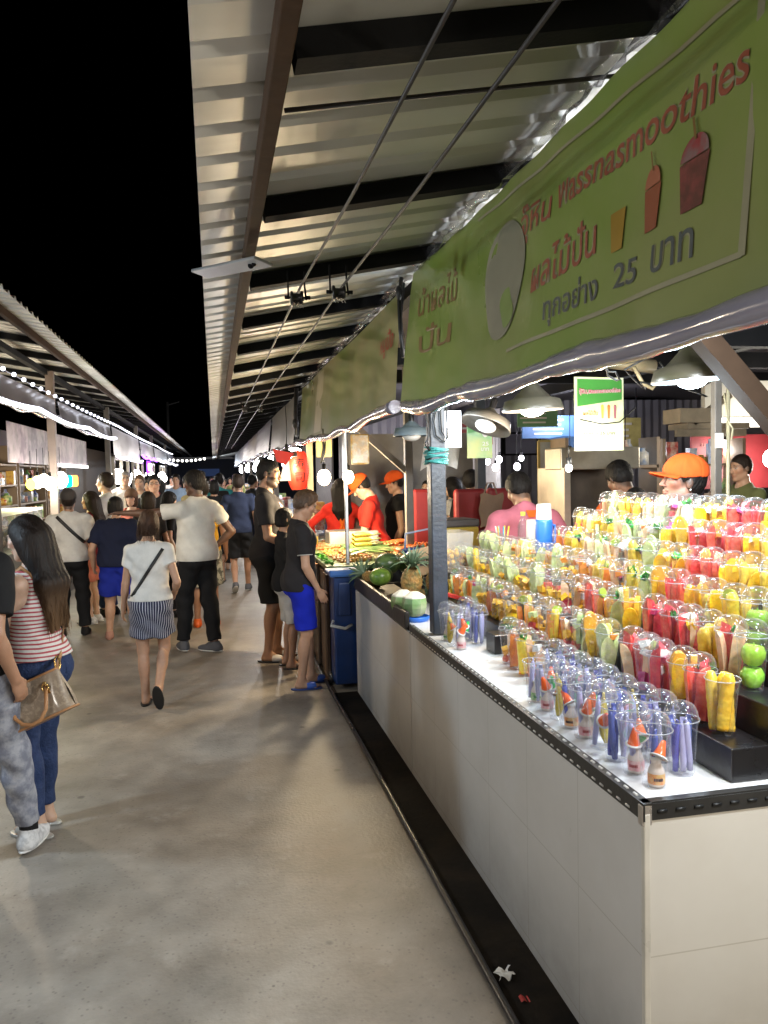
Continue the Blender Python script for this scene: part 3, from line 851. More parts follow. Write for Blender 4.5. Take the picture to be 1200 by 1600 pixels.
# ground: one concrete sheet, worn and stained
def concrete():
    m = mat('worn_concrete', (.29, .262, .225), rough=.5, var=.40, scale=3.2, bump=.12, bscale=60, c2=(.20, .16, .12), c2scale=.42, detail=12, c2lo=.40, c2hi=.62)
    nt = m.node_tree; b = [n for n in nt.nodes if n.type == 'BSDF_PRINCIPLED'][0]
    src = b.inputs['Base Color'].links[0].from_socket
    tc = nd(nt, 'ShaderNodeTexCoord')
    vo = nd(nt, 'ShaderNodeTexVoronoi', Scale=2.1); vo.inputs['Randomness'].default_value = 1
    nt.links.new(tc.outputs['Object'], vo.inputs['Vector'])
    lt = nd(nt, 'ShaderNodeMapRange'); lt.inputs[1].default_value = .028; lt.inputs[2].default_value = .05; lt.inputs[3].default_value = .8; lt.inputs[4].default_value = 0
    nt.links.new(vo.outputs['Distance'], lt.inputs[0])
    mx = nd(nt, 'ShaderNodeMix', data_type='RGBA'); mx.inputs[7].default_value = (.09, .078, .065, 1)
    nt.links.new(lt.outputs[0], mx.inputs[0]); nt.links.new(src, mx.inputs[6])
    n4 = nd(nt, 'ShaderNodeTexNoise', Scale=3.3, Detail=9.0, Roughness=.7)
    nt.links.new(tc.outputs['Object'], n4.inputs['Vector'])
    l4 = nd(nt, 'ShaderNodeMapRange'); l4.inputs[1].default_value = .57; l4.inputs[2].default_value = .68; l4.inputs[4].default_value = .35
    nt.links.new(n4.outputs[0], l4.inputs[0])
    m4 = nd(nt, 'ShaderNodeMix', data_type='RGBA'); m4.inputs[7].default_value = (.42, .38, .33, 1)
    nt.links.new(l4.outputs[0], m4.inputs[0]); nt.links.new(mx.outputs[2], m4.inputs[6])
    # gum spots, fine grit and two saw-cut joints across the lane
    last = m4.outputs[2]
    for sc_, lo, hi, cc, st in ((6.0, .02, .045, (.07, .06, .05, 1), .75), (38.0, .10, .26, (.12, .10, .085, 1), .5)):
        v2 = nd(nt, 'ShaderNodeTexVoronoi', Scale=sc_); nt.links.new(tc.outputs['Object'], v2.inputs['Vector'])
        r2 = nd(nt, 'ShaderNodeMapRange'); r2.inputs[1].default_value = lo; r2.inputs[2].default_value = hi; r2.inputs[3].default_value = st; r2.inputs[4].default_value = 0
        nt.links.new(v2.outputs['Distance'], r2.inputs[0])
        m5 = nd(nt, 'ShaderNodeMix', data_type='RGBA'); m5.inputs[7].default_value = cc
        nt.links.new(r2.outputs[0], m5.inputs[0]); nt.links.new(last, m5.inputs[6]); last = m5.outputs[2]
    sp = nd(nt, 'ShaderNodeSeparateXYZ'); nt.links.new(tc.outputs['Object'], sp.inputs[0])
    wob = nd(nt, 'ShaderNodeMath', operation='MULTIPLY_ADD'); wob.inputs[1].default_value = .03; nt.links.new(n4.outputs[0], wob.inputs[0]); nt.links.new(sp.outputs[1], wob.inputs[2])
    dv = nd(nt, 'ShaderNodeMath', operation='DIVIDE'); dv.inputs[1].default_value = 2.6; nt.links.new(wob.outputs[0], dv.inputs[0])
    pp_ = nd(nt, 'ShaderNodeMath', operation='PINGPONG'); pp_.inputs[1].default_value = .5; nt.links.new(dv.outputs[0], pp_.inputs[0])
    le = nd(nt, 'ShaderNodeMapRange'); le.inputs[1].default_value = .0008; le.inputs[2].default_value = .003; le.inputs[3].default_value = .0; le.inputs[4].default_value = 0
    nt.links.new(pp_.outputs[0], le.inputs[0])
    m6 = nd(nt, 'ShaderNodeMix', data_type='RGBA'); m6.inputs[7].default_value = (.10, .085, .07, 1)
    nt.links.new(le.outputs[0], m6.inputs[0]); nt.links.new(last, m6.inputs[6])
    nt.links.new(m6.outputs[2], b.inputs['Base Color'])
    return m
g_ = MB(); g_.add([(-60, -20, 0), (60, -20, 0), (60, 160, 0), (-60, 160, 0)], [(0, 1, 2, 3)])
tag(g_.build('ground', concrete()), kind='structure')
# dark drain strip along the foot of the counters, with its raised lip
g_ = MB(); g_.add([(.845, -3, .004), (1.04, -3, .004), (1.04, 6.0, .004), (.845, 6.0, .004)], [(0, 1, 2, 3)])
wet = mat('dark_wet_drain_cover', (.009, .0075, .0065), rough=.85, spec=.12, var=.5, scale=3, c2=(.022, .016, .011), c2scale=4, bump=.2)
tag(g_.build('drain_strip', wet), kind='structure')
g_ = MB(); g_.tube([(.852, -3, .012), (.845, 2, .014), (.85, 4, .012), (.84, 6, .013), (.86, 9, .012)], .014, 8)
tag(g_.build('drain_hose', black_plastic), 'black hose lying along the edge of the drain strip', 'hose')
g_ = MB(); g_.grid(lambda u, v: (.87 + .055 * u + .01 * math.sin(7 * v), 2.41 + .05 * v + .012 * math.sin(9 * u), .012 + .012 * math.sin(5 * u + 3 * v) ** 2), 8, 8)
o_ = g_.build('crumpled_tissue', white_paint); tag(o_, 'crumpled white tissue dropped on the dark drain strip', 'litter')
g_ = MB(); g_.grid(lambda u, v: (.905 + .03 * u, 2.30 + .03 * v, .008 + .006 * math.sin(6 * u)), 4, 4)
tag(g_.build('red_scrap', mat('red_scrap_paper', (.4, .02, .02))), 'small red scrap on the drain strip near the counter foot', 'litter')

# ------------------------------------------------------------------ roofs over both stall rows
def sheet_mat():
    m = mat('corrugated_roof_sheet', (.70, .695, .66), rough=.34, var=.22, scale=1.2, c2=(.54, .53, .49), c2scale=.7, bump=.05, bscale=8, metal=.15, stretch=(.3, 1.6, 1))
    return m
SHEET = sheet_mat()
def rib(y):
    """trapezoid rib profile, one rib each 0.2 m"""
    t = (y / .2) % 1.0
    if t < .12: return t / .12
    if t < .26: return 1.0
    if t < .38: return 1 - (t - .26) / .12
    return 0.0
def canopy(name, label, sgn, x0, z0, slope, width, y0, y1, beam_in, first, step, xo):
    r = empty(name, (0, 0, 0), 0, label, 'roof')
    ys = []
    y = y0
    while y <= y1:
        ys += [y, y + .024, y + .052, y + .076]; y += .2
    mb = MB(); vs = []
    for y in ys:
        dz = .026 * rib(y - y0 + 1e-6)
        for q in (0, .18, .5, 1): vs.append((x0 + sgn * width * q, y, z0 + slope * width * q + dz))
    fs = [(i * 4 + j, i * 4 + j + 1, i * 4 + j + 5, i * 4 + j + 4) for i in range(len(ys) - 1) for j in range(3)]
    mb.add(vs, fs, False)
    o = mb.build('roof_sheet', SHEET, r)
    so = o.modifiers.new('thick', 'SOLIDIFY'); so.thickness = .004
    xb = x0 + sgn * beam_in; zb = z0 + slope * beam_in
    mb = MB(); mb.box((xb, (y0 + y1) / 2, zb - .037), (.04, y1 - y0, .07)); mb.build('edge_beam', brown_steel, r, bevel=.004)
    y = first; n = 0
    while y < y1 - .2:
        mb = MB(); xa = xb + sgn * .026; xe = x0 + sgn * width
        mb.beam((xa, y, z0 + slope * abs(xa - x0) - .037), (xe, y, z0 + slope * width - .037), .07, .062)
        mb.build('rafter', black_steel, r)
        y += step; n += 1
        if n > 34: break
    mb = MB(); mb.box((xo, (y0 + y1) / 2, z0 + slope * abs(xo - x0) - .103), (.07, y1 - y0, .065)); mb.build('eaves_purlin', black_steel, r)
    return r
canopy('canopy_roof', 'corrugated metal roof on black rafters above the fruit counters', 1, -.02, 2.585, .19, 4.2, -1.5, 46, .185, .69, 1.03, 1.12)
canopy('canopy_roof', 'corrugated metal roof over the opposite stall row, edge against the night sky', -1, -1.45, 3.08, .16, 3.4, 3, 60, .2, 3.6, 1.25, -2.1)

# curtain wires under the near roof and their pulleys
for x, nm in ((.40, 'first'), (.57, 'second')):
    mb = MB(); mb.tube([(x + .03, -1, 2.47), (x, 2.2, 2.468), (x - .025, 3.3, 2.47), (x - .03, 8.5, 2.475), (x - .03, 24, 2.48)], .0055, 6)
    tag(mb.build('guide_rod', mat('dull_steel_rod', (.035, .03, .027), rough=.55, metal=.2)), ('thin steel rod under the roof nearest the open alley' if nm == 'first' else 'thin steel rod under the roof nearest the green banner'), 'rod')
mb = MB(); mb.tube([(.2, 2.02, 2.6), (2.3, 1.98, 2.95)], .006, 6)
tag(mb.build('cross_rod', mat('dull_steel_rod', (.22, .2, .17))), 'thin rod crossing under the roof between two rafters', 'rod')
def pulley(x, y, label, s=1.0):
    r = empty('curtain_pulley', (x, y, 2.44), 0, label, 'pulley', 'pulleys under the roof')
    mb = MB(); mb.tube([(-.035 * s, 0, .11), (-.035 * s, 0, -.005)], .004, 6); mb.build('hanger', black_steel, r)
    mb = MB(); mb.tube([(.035 * s, 0, .11), (.035 * s, .01, .06), (.04 * s, 0, -.01)], .004, 6); mb.build('hanger', black_steel, r)
    mb = MB(); mb.tube([(-.05 * s, 0, 0), (-.03 * s, 0, 0)], .008, 8); mb.tube([(.04 * s, 0, 0), (.058 * s, 0, 0)], .008, 8); mb.tube([(-.03 * s, 0, 0), (.04 * s, 0, 0)], .004, 6); mb.build('axle', black_steel, r)
    mb = MB()
    M = Matrix.Rotation(R(90), 3, 'Y')
    mb.lathe([(.001, -.026), (.027, -.026), (.027, -.018), (.017, -.014), (.017, .014), (.027, .018), (.027, .026), (.001, .026)], (0, 0, 0), 14, M=M)
    for q in range(9): mb.box((-.02 + q * .005, .0, -.026 + .004 * (q % 3)), (.004, .02, .014))
    mb.build('drum', black_plastic, r)
    mb = MB()
    for q in (-.018, -.008, .01, .022): mb.tube([(q, -.015, -.028), (q, -.016, -.04), (q + .004, -.012, -.045)], .0022, 5)
    mb.build('hook', zinc, r)
    return r
pulley(.365, 3.38, 'dark pulley hanging under the roof, the pair member nearer the alley')
pulley(.525, 3.26, 'dark pulley hanging under the roof, the pair member nearer the green banner')
pulley(.36, 9.0, 'small dark pulley far along the rods under the roof, alley side')
pulley(.53, 9.0, 'small dark pulley far along the rods under the roof, banner side')
mb = MB(); mb.beam((-.03, 3.52, 2.56), (.21, 3.05, 2.50), .085, .012, up=(.25, 0, 1))
o_ = mb.build('steel_plate', mat('galvanised_plate', (.42, .42, .42), rough=.35, metal=.3), bevel=.003)
tag(o_, 'pale metal plate bolted slantwise under the roof edge', 'bracket')
mb = MB(); mb.ball((.165, 3.13, 2.502), .012, 8); mb.ball((.175, 3.10, 2.50), .009, 8); mb.build('bolt', black_steel, o_)

# ------------------------------------------------------------------ smoothie counter
def tile_mat(name, axis, off, rowoff, c, c2):
    m = mat(name, c, rough=.22, var=.05, scale=2.5, c2=c2, c2scale=1.4, bump=.015, bscale=5, spec=.45)
    nt = m.node_tree; b = [n for n in nt.nodes if n.type == 'BSDF_PRINCIPLED'][0]
    src = b.inputs['Base Color'].links[0].from_socket
    tc = nd(nt, 'ShaderNodeTexCoord'); sp = nd(nt, 'ShaderNodeSeparateXYZ'); nt.links.new(tc.outputs['Object'], sp.inputs[0])
    fac = None
    for sock, o in ((axis, off), (2, rowoff)):
        a = nd(nt, 'ShaderNodeMath', operation='SUBTRACT'); a.inputs[1].default_value = o; nt.links.new(sp.outputs[sock], a.inputs[0])
        d = nd(nt, 'ShaderNodeMath', operation='DIVIDE'); d.inputs[1].default_value = .4; nt.links.new(a.outputs[0], d.inputs[0])
        p = nd(nt, 'ShaderNodeMath', operation='PINGPONG'); p.inputs[1].default_value = .5; nt.links.new(d.outputs[0], p.inputs[0])
        l = nd(nt, 'ShaderNodeMath', operation='LESS_THAN'); l.inputs[1].default_value = .0045; nt.links.new(p.outputs[0], l.inputs[0])
        if fac is None: fac = l.outputs[0]
        else:
            mxx = nd(nt, 'ShaderNodeMath', operation='MAXIMUM'); nt.links.new(fac, mxx.inputs[0]); nt.links.new(l.outputs[0], mxx.inputs[1]); fac = mxx.outputs[0]
    mx = nd(nt, 'ShaderNodeMix', data_type='RGBA'); mx.inputs[7].default_value = (c[0] * .76, c[1] * .74, c[2] * .70, 1)
    nt.links.new(fac, mx.inputs[0]); nt.links.new(src, mx.inputs[6]); nt.links.new(mx.outputs[2], b.inputs['Base Color'])
    # grime rising from the floor and a few scuffs
    gz = nd(nt, 'ShaderNodeMapRange'); gz.inputs[1].default_value = .0; gz.inputs[2].default_value = .42; gz.inputs[3].default_value = .62; gz.inputs[4].default_value = 0
    nt.links.new(sp.outputs[2], gz.inputs[0])
    gn = nd(nt, 'ShaderNodeTexNoise', Scale=6.0, Detail=8.0, Roughness=.7); nt.links.new(tc.outputs['Object'], gn.inputs['Vector'])
    gm = nd(nt, 'ShaderNodeMath', operation='MULTIPLY'); nt.links.new(gz.outputs[0], gm.inputs[0]); nt.links.new(gn.outputs[0], gm.inputs[1])
    gs = nd(nt, 'ShaderNodeMapRange'); gs.inputs[1].default_value = .66; gs.inputs[2].default_value = .74; gs.inputs[4].default_value = .3; nt.links.new(gn.outputs[0], gs.inputs[0])
    ga = nd(nt, 'ShaderNodeMath', operation='MAXIMUM'); nt.links.new(gm.outputs[0], ga.inputs[0]); nt.links.new(gs.outputs[0], ga.inputs[1])
    gx = nd(nt, 'ShaderNodeMix', data_type='RGBA'); gx.inputs[7].default_value = (.16, .13, .10, 1)
    nt.links.new(ga.outputs[0], gx.inputs[0]); nt.links.new(mx.outputs[2], gx.inputs[6]); nt.links.new(gx.outputs[2], b.inputs['Base Color'])
    return m
tile_front = tile_mat('cream_tile_front', 1, 2.17, .44, (.60, .575, .54), (.56, .53, .49))
tile_end = tile_mat('cream_tile_end', 0, 1.44 + .37, .44, (.64, .605, .54), (.61, .57, .50))
ctr = empty('smoothie_counter', (0, 0, 0), 0, 'long cream tiled counter carrying the cups of fruit', 'counter')
mb = MB(); mb.box((1.046, 3.023, .416), (.012, 2.454, .828)); mb.build('front_tiles', tile_front, ctr)
mb = MB(); mb.box((1.83, 1.802, .416), (1.556, .012, .828)); mb.build('end_tiles', tile_end, ctr)
mb = MB(); mb.box((1.047, 1.7965, .41), (.018, .018, .82)); mb.build('corner_trim', mat('cream_corner_trim', (.6, .56, .48), rough=.3), ctr, bevel=.003)
mb = MB(); mb.box((1.83, 3.5, .834), (1.54, 3.36, .012)); mb.build('worktop', mat('white_laminate_worktop', (.8, .8, .8), rough=.25, var=.05), ctr)
mb = MB(); mb.box((1.85, 3.5, .4), (1.5, 3.3, .8)); mb.build('carcass', dark_void, ctr)
ang = mat('dark_slotted_steel', (.045, .043, .04), rough=.4, metal=.4, var=.3, bump=.06)
mb = MB(); mb.box((1.0385, 3.02, .822), (.004, 2.466, .042)); mb.box((1.049, 3.02, .845), (.026, 2.466, .004))
a1 = mb.build('slotted_angle', ang, ctr)
mb = MB()
y = 1.85
while y < 4.23:
    mb.tube([(1.049, y - .009, .8475), (1.049, y + .009, .8475)], .0038, 6, mi=0)
    mb.tube([(1.0362, y + .006, .812), (1.0362, y + .026, .812)], .0032, 6, mi=0)
    y += .0475
mb.build('slot_pattern', mat('slot_white', (.62, .6, .57), rough=.4), a1)  # pale ovals for the white that shows through the slots
mb = MB(); mb.box((1.83, 1.7935, .822), (1.58, .004, .042)); mb.box((1.83, 1.808, .845), (1.58, .024, .004))
a2 = mb.build('slotted_angle', ang, ctr)
mb = MB(); x = 1.09
while x < 2.3:
    mb.tube([(x - .013, 1.7905, .823), (x + .013, 1.7905, .823)], .0045, 6); x += .052
mb.build('slot_pattern', mat('slot_dark', (.006, .006, .006), rough=.5), a2)
mb = MB(); mb.box((1.047, 1.800, .815), (.028, .022, .052))
mb.build('corner_plate', mat('worn_bright_steel', (.5, .45, .4), rough=.3, metal=.6), ctr, bevel=.002)
# terraces of black boxes under the cups
STEP = [(1.34, .935), (1.47, 1.035), (1.60, 1.11), (1.73, 1.19), (1.86, 1.277), (1.99, 1.367)]
for i, (x, z) in enumerate(STEP):
    y1 = 5.0 if i < 3 else 4.05
    mb = MB(); w_ = .128 if i < 5 else .15
    mb.box((x + w_ / 2, (1.86 + y1) / 2, (z + .841) / 2), (w_, y1 - 1.86, z - .841))
    mb.build('black_step', black_plastic, ctr, bevel=.004)

# low fruit counter beyond the post
fc = empty('fruit_counter', (0, 0, 0), 0, 'lower tiled counter with black rim holding pineapples and coconuts', 'counter')
mb = MB(); mb.box((1.046, 5.12, .40), (.012, 1.72, .80)); mb.build('front_tiles', tile_front, fc)
mb = MB(); mb.box((1.4, 5.985, .42), (.70, .012, .84)); mb.build('end_panel', dark_void, fc)
mb = MB(); mb.box((1.046, 5.16, .858), (.03, 1.66, .10)); mb.build('rim', mat('black_rubber_rim', (.02, .016, .015), rough=.5, bump=.2), fc, bevel=.01)
mb = MB(); mb.box((1.20, 5.12, .82), (.28, 1.72, .02)); mb.build('tray_floor', mat('stained_tray', (.18, .15, .11), rough=.5, var=.4), fc)
mb = MB(); mb.box((1.4, 5.12, .4), (.68, 1.70, .78)); mb.build('carcass', dark_void, fc)

# steel post with its coil of rope and cables
def post(x, y, z0, z1, w, m, label, name='steel_post'):
    mb = MB(); mb.box((0, 0, (z1 - z0) / 2), (w, w, z1 - z0)); o = mb.build(name, m, None, (x, y, z0), bevel=.006)
    tag(o, label, 'post'); return o
p0 = post(1.135, 3.99, .848, 2.66, .082, blue_steel, 'blue-grey square steel post wound with teal rope at the counter edge')
rp = mat('teal_nylon_rope', (.06, .34, .32), rough=.6, bump=.5, bscale=120, var=.3)
mb = MB(); pts = []
for i in range(150):
    a = i / 150 * 2 * math.pi * 9; q = .051 + .006 * math.sin(i * 1.7); s_ = max(abs(math.cos(a)), abs(math.sin(a)))
    pts.append((q * math.cos(a) / s_ ** .75, q * math.sin(a) / s_ ** .75, .885 + .085 * i / 150 + .012 * math.sin(a * .5 + i * .05)))
mb.tube(pts, .0055, 6)
tag(mb.build('rope_coil', rp, None, (1.135, 3.99, .848)), 'teal nylon rope coiled round the blue-grey post', 'rope')
mb = MB()
mb.tube([(1.16, 3.94, 2.2), (1.13, 3.93, 2.05), (1.11, 3.93, 1.95), (1.12, 3.93, 1.88), (1.165, 3.93, 1.845), (1.185, 3.94, 1.87), (1.18, 3.94, 2.0), (1.175, 3.95, 2.25)], .0045, 7)
mb.tube([(1.15, 3.94, 2.25), (1.145, 3.93, 2.0), (1.15, 3.93, 1.90), (1.175, 3.93, 1.86), (1.178, 3.93, 1.92)], .0045, 7)
tag(mb.build('hanging_cable', cable_black), 'loops of dark cable hanging on the roped post', 'cable')
mb = MB()
for q in (0, .016): mb.tube([(1.07 + q, 3.97, 2.15), (1.075 + q, 3.96, 1.98), (1.085 + q * .5, 3.95, 1.88), (1.08 - q, 3.95, 1.84), (1.09, 3.95, 1.80)], .004, 6)
tag(mb.build('hanging_cable', cable_black), 'black wire hook hanging beside the roped post on the alley side', 'cable')
mb = MB(); mb.box((0, 0, 0), (.105, .03, .20), None); lb = mb.build('panel_light', glow('cool_panel_light', (.86, .93, 1.0), 5.0), None, (1.335, 4.35, 1.935), bevel=.01)
tag(lb, 'glowing white light panel beside the roped post', 'light')
mb = MB(); mb.box((0, .02, 0), (.115, .02, .21)); mb.build('housing', white_paint, lb)
lamp('panel_light_source', (1.335, 4.25, 1.93), 14, (.8, .9, 1), .08)

# ------------------------------------------------------------------ green shop banner
GREEN = mat('green_printed_tarpaulin', (.225, .315, .06), rough=.3, var=.16, scale=1.6, c2=(.235, .26, .085), c2scale=.8, bump=.06, bscale=5, spec=.45, coat=.25, rand=0)
nt = GREEN.node_tree
def ban_z(Y):
    zt = 2.70 + .02 * (Y - 1) / 3
    zb = 2.005 + .03 * max(0, (Y - 2.6) / 1.4) ** 1.5 - .02 * max(0, (2.0 - Y)) + .012 * math.sin(Y * 5.0) * max(0, min(1, (Y - 2.4)))
    return zb, zt
def ban(Y, z, out=0.0):
    zb, zt = ban_z(Y); v = (z - zb) / (zt - zb)
    x = .985 + .06 * v + .012 * math.sin(Y * 2.3 + 1) * (1 - abs(v - .5)) + .006 * math.sin(Y * 7 + v * 3) * (1 - v) + .004 * math.sin(Y * 17 + 3 * math.sin(v * 4)) * (.4 + .6 * v)
    return (x - out, Y - .02 * math.sin(v * 2.2) * 0, z)
b1 = empty('shop_banner', (0, 0, 0), 0, 'big green smoothie banner hanging over the cup counter', 'banner')
mb = MB()
def bfn(u, v):
    Y = 4.02 - 3.7 * u + .0; zb, zt = ban_z(Y); z = zb + (zt - zb) * v
    p = ban(Y, z); return (p[0], p[1] + (.10 * (1 - v) if u < .01 else 0), p[2])
mb.grid(bfn, 90, 14); mb.build('tarpaulin', GREEN, b1)
cream = mat('cream_print', (.30, .28, .17), rough=.4, var=.15)
redp = mat('faded_red_print', (.30, .085, .045), rough=.4, var=.2)
redf = mat('faded_orange_print', (.21, .12, .035), rough=.4, var=.2)
navyp = mat('grey_navy_print', (.085, .095, .085), rough=.4, var=.2)
def line(parent, body, Y0, z0, Y1, z1, h, m, halo=None, name='lettering'):
    """text running from far Y0 to near Y1 on the banner"""
    w = Y0 - Y1; sl = (z1 - z0) / w
    f = lambda x, y, o: ban(Y0 - x, z0 + sl * x + y, o)
    if halo:
        mb = MB(); put_letters(mb, body, lambda x, y: f(x * 1.0 , y, .0012), w, h, offset=.03)
        mb.build('letter_outline', halo, parent)
    mb = MB(); put_letters(mb, body, lambda x, y: f(x, y, .0024), w, h, offset=.006)
    return mb.build(name, m, parent)
# red headline in two runs, white price line below
line(b1, 'จุ๊หิน', 2.54, 2.44, 2.285, 2.43, .13, redp, cream)
line(b1, 'พassnasmoothies', 2.235, 2.465, 1.352, 2.425, .088, redp, cream)
line(b1, 'ผลไม้ปั่น', 2.40, 2.255, 1.95, 2.26, .115, redp, cream)
line(b1, 'ทุกอย่าง', 2.28, 2.125, 1.93, 2.115, .105, navyp, cream)
line(b1, '25', 1.85, 2.145, 1.73, 2.135, .062, navyp, cream)
line(b1, 'บาท', 1.66, 2.135, 1.495, 2.13, .066, navyp, cream)
line(b1, 'น้ำผลไม้', 3.85, 2.46, 3.25, 2.42, .14, redf)
line(b1, 'ปั่น', 3.8, 2.27, 3.3, 2.25, .13, redf)
mb = MB()
oc = (2.69, 2.365)
mb.add([ban(oc[0] + .20 * math.cos(a) * (1 + .08 * math.sin(3 * a)), oc[1] + .205 * math.sin(a), .004) for a in [i * .1257 for i in range(50)]], [tuple(range(50))])
mb.build('pale_oval', mat('pale_grey_print', (.24, .225, .155), rough=.4, var=.2), b1)
mb = MB(); mb.add([ban(2.63 + .06 * math.cos(a) * (1 + .4 * math.sin(2 * a)), 2.26 + .07 * math.sin(a), .006) for a in [i * .314 for i in range(20)]], [tuple(range(20))])
mb.build('oval_sketch', mat('olive_print', (.20, .27, .07), rough=.4), b1)
def cup_print(Yc, zc, w, h, m, m2, dome=True):
    mb = MB()
    pr = [(-.36, 0), (.36, 0), (.5, .62), (.5, .66), (-.5, .66), (-.5, .62)]
    mb.add([ban(Yc - w * px, zc + h * (py - .5), .004) for px, py in pr], [tuple(range(6))])
    o = mb.build('cup_picture', m, b1)
    if dome:
        mb = MB(); mb.add([ban(Yc - w * .48 * math.cos(a), zc + h * (.17 + .3 * math.sin(a)), .005) for a in [i * math.pi / 14 for i in range(15)]], [tuple(range(15))])
        mb.build('picture_top', m2, o)
        mb = MB(); mb.add([ban(Yc + w * .02, zc + h * .4, .007), ban(Yc - w * .06, zc + h * .4, .007), ban(Yc + w * .12, zc + h * .72, .007), ban(Yc + w * .2, zc + h * .72, .007)], [(0, 1, 2, 3)])
        mb.build('picture_straw', redf, o)
cup_print(1.838, 2.312, .07, .15, mat('mango_print', (.32, .19, .02), rough=.4), mat('mango_print', (.5, .3, .05)), False)
cup_print(1.672, 2.312, .075, .15, mat('red_cup_print', (.26, .075, .03), rough=.4), mat('red_cup_top_print', (.36, .12, .06), rough=.4))
cup_print(1.508, 2.312, .10, .16, mat('choc_cup_print', (.13, .045, .03), rough=.4, c2=(.25, .06, .05), c2scale=20), mat('choc_top_print', (.24, .14, .13), rough=.4, c2=(.3, .05, .05), c2scale=25))
mb = MB()
def strip(Ya, za, Yb, zb_, t):
    pts = []
    for i in range(25):
        q = i / 24; Y = Ya + (Yb - Ya) * q; z = za + (zb_ - za) * q; pts += [ban(Y, z, .004), ban(Y, z - t, .004)]
    mb.add(pts, [(2 * i, 2 * i + 1, 2 * i + 3, 2 * i + 2) for i in range(24)])
strip(3.0, 2.678, 1.335, 2.605, .012); strip(2.6, 2.112, 1.335, 2.10, .012)
mb.add([ban(1.345, 2.60, .004), ban(1.325, 2.60, .004), ban(1.325, 2.09, .004), ban(1.345, 2.09, .004)], [(0, 1, 2, 3)])
mb.build('printed_border', cream, b1)
# rolled clear plastic along its foot and crumpled plastic along its head
def roll(name, y0, y1, x, zf, r, label, m, seed=1, n=70, parent=None):
    rr = random.Random(seed); pts = []; rad = []
    for i in range(n + 1):
        Y = y0 + (y1 - y0) * i / n
        pts.append((x + .008 * math.sin(Y * 3 + seed), Y, zf(Y) + .005 * math.sin(Y * 6.1 + seed))); rad.append(r * (1 + .16 * math.sin(Y * 7 + seed) + rr.uniform(-.09, .09)))
    mb = MB(); mb.tube(pts, rad, 14)
    o = mb.build(name, m, parent)
    if label: tag(o, label, 'plastic roll')
    return o
roll('plastic_roll', 4.03, .4, .975, lambda Y: ban_z(Y)[0] - .012, .034, 'rolled grey plastic curtain along the foot of the big banner', roll_pvc, 1)
def crumple(y0, y1, x, z, h, seed, label):
    r2 = random.Random(seed); off = [r2.uniform(-1, 1) for _ in range(400)]
    mb = MB()
    def f(u, v):
        i = int(u * 60); j = int(v * 5)
        q = off[(i * 7 + j * 13) % 400]
        return (x + .018 * q + .025 * math.sin(v * 3), y0 + (y1 - y0) * u, z + h * v + .010 * off[(i * 3 + j * 29) % 400])
    mb.grid(f, 60, 5, smooth=True); o = mb.build('crumpled_plastic', pvc); tag(o, label, 'plastic sheet')
crumple(3.95, .6, 1.015, 2.70, .05, 3, 'crumpled clear plastic gathered along the head of the big banner')
GOODS = [mat('goods_%d' % i, c, rough=.4, var=.4, scale=14, c2=c2, c2scale=11) for i, (c, c2) in enumerate([((.40, .05, .04), (.6, .5, .4)), ((.55, .52, .46), (.2, .3, .5)), ((.08, .22, .07), (.5, .5, .2)), ((.52, .33, .05), (.3, .06, .03)), ((.05, .09, .26), (.5, .5, .55)), ((.24, .15, .08), (.4, .3, .2))])]
def goods_colours(mb, seed):
    """each separate piece of a goods heap gets one of the packaging colours"""
    q = random.Random(seed); cur = 0; last = -1
    for i, f in enumerate(mb.f):
        if min(f) > last: cur = q.randrange(6)
        last = max(last, max(f)); mb.mi[i] = cur
# ------------------------------------------------------------------ further banners of the near row
def banner(label, y0, y1, xt, xb, zt, zb, m, seed, side=1, rollm=None, group=None, sag=.03, lights=None, nu=40):
    r = empty('stall_banner', (0, 0, 0), 0, label, 'banner', group)
    zbf = lambda Y: zb + sag * math.sin((Y - y0) / (y1 - y0) * math.pi * 2 + seed) * .6 + .01 * math.sin(Y * 4 + seed)
    def f(u, v):
        Y = y0 + (y1 - y0) * u; b = zbf(Y)
        return (xb + (xt - xb) * v + .014 * math.sin(Y * 2.1 + seed) * (1 - abs(v - .5)) + .008 * math.sin(Y * 6 + seed) * (1 - v), Y, b + (zt - b) * v)
    mb = MB(); mb.grid(f, nu, 8); mb.build('tarpaulin', m, r)
    if rollm:
        o = roll('plastic_roll', y0, y1, xb - .01 * side, lambda Y: zbf(Y) - .01, .032, None, rollm, seed, nu, r)
    return r, f
tarpB = mat('olive_printed_tarpaulin', (.30, .275, .11), rough=.3, var=.25, scale=1.3, c2=(.17, .23, .05), c2scale=.7, bump=.08, bscale=4, coat=.35)
tarpC = mat('grey_brown_tarpaulin', (.25, .21, .15), rough=.32, var=.25, scale=1.2, c2=(.20, .19, .17), c2scale=.8, bump=.1, bscale=4, coat=.35)
tarpD = mat('grey_tarpaulin', (.24, .23, .26), rough=.35, var=.25, scale=1.2, bump=.1, bscale=4, coat=.3)
r_, f_ = banner('olive green banner next beyond the big smoothie banner, above the skewer stall', 4.25, 9.35, 1.045, .985, 2.69, 2.045, tarpB, 2, 1, roll_pvc, 'banners along the near stall row', nu=60)
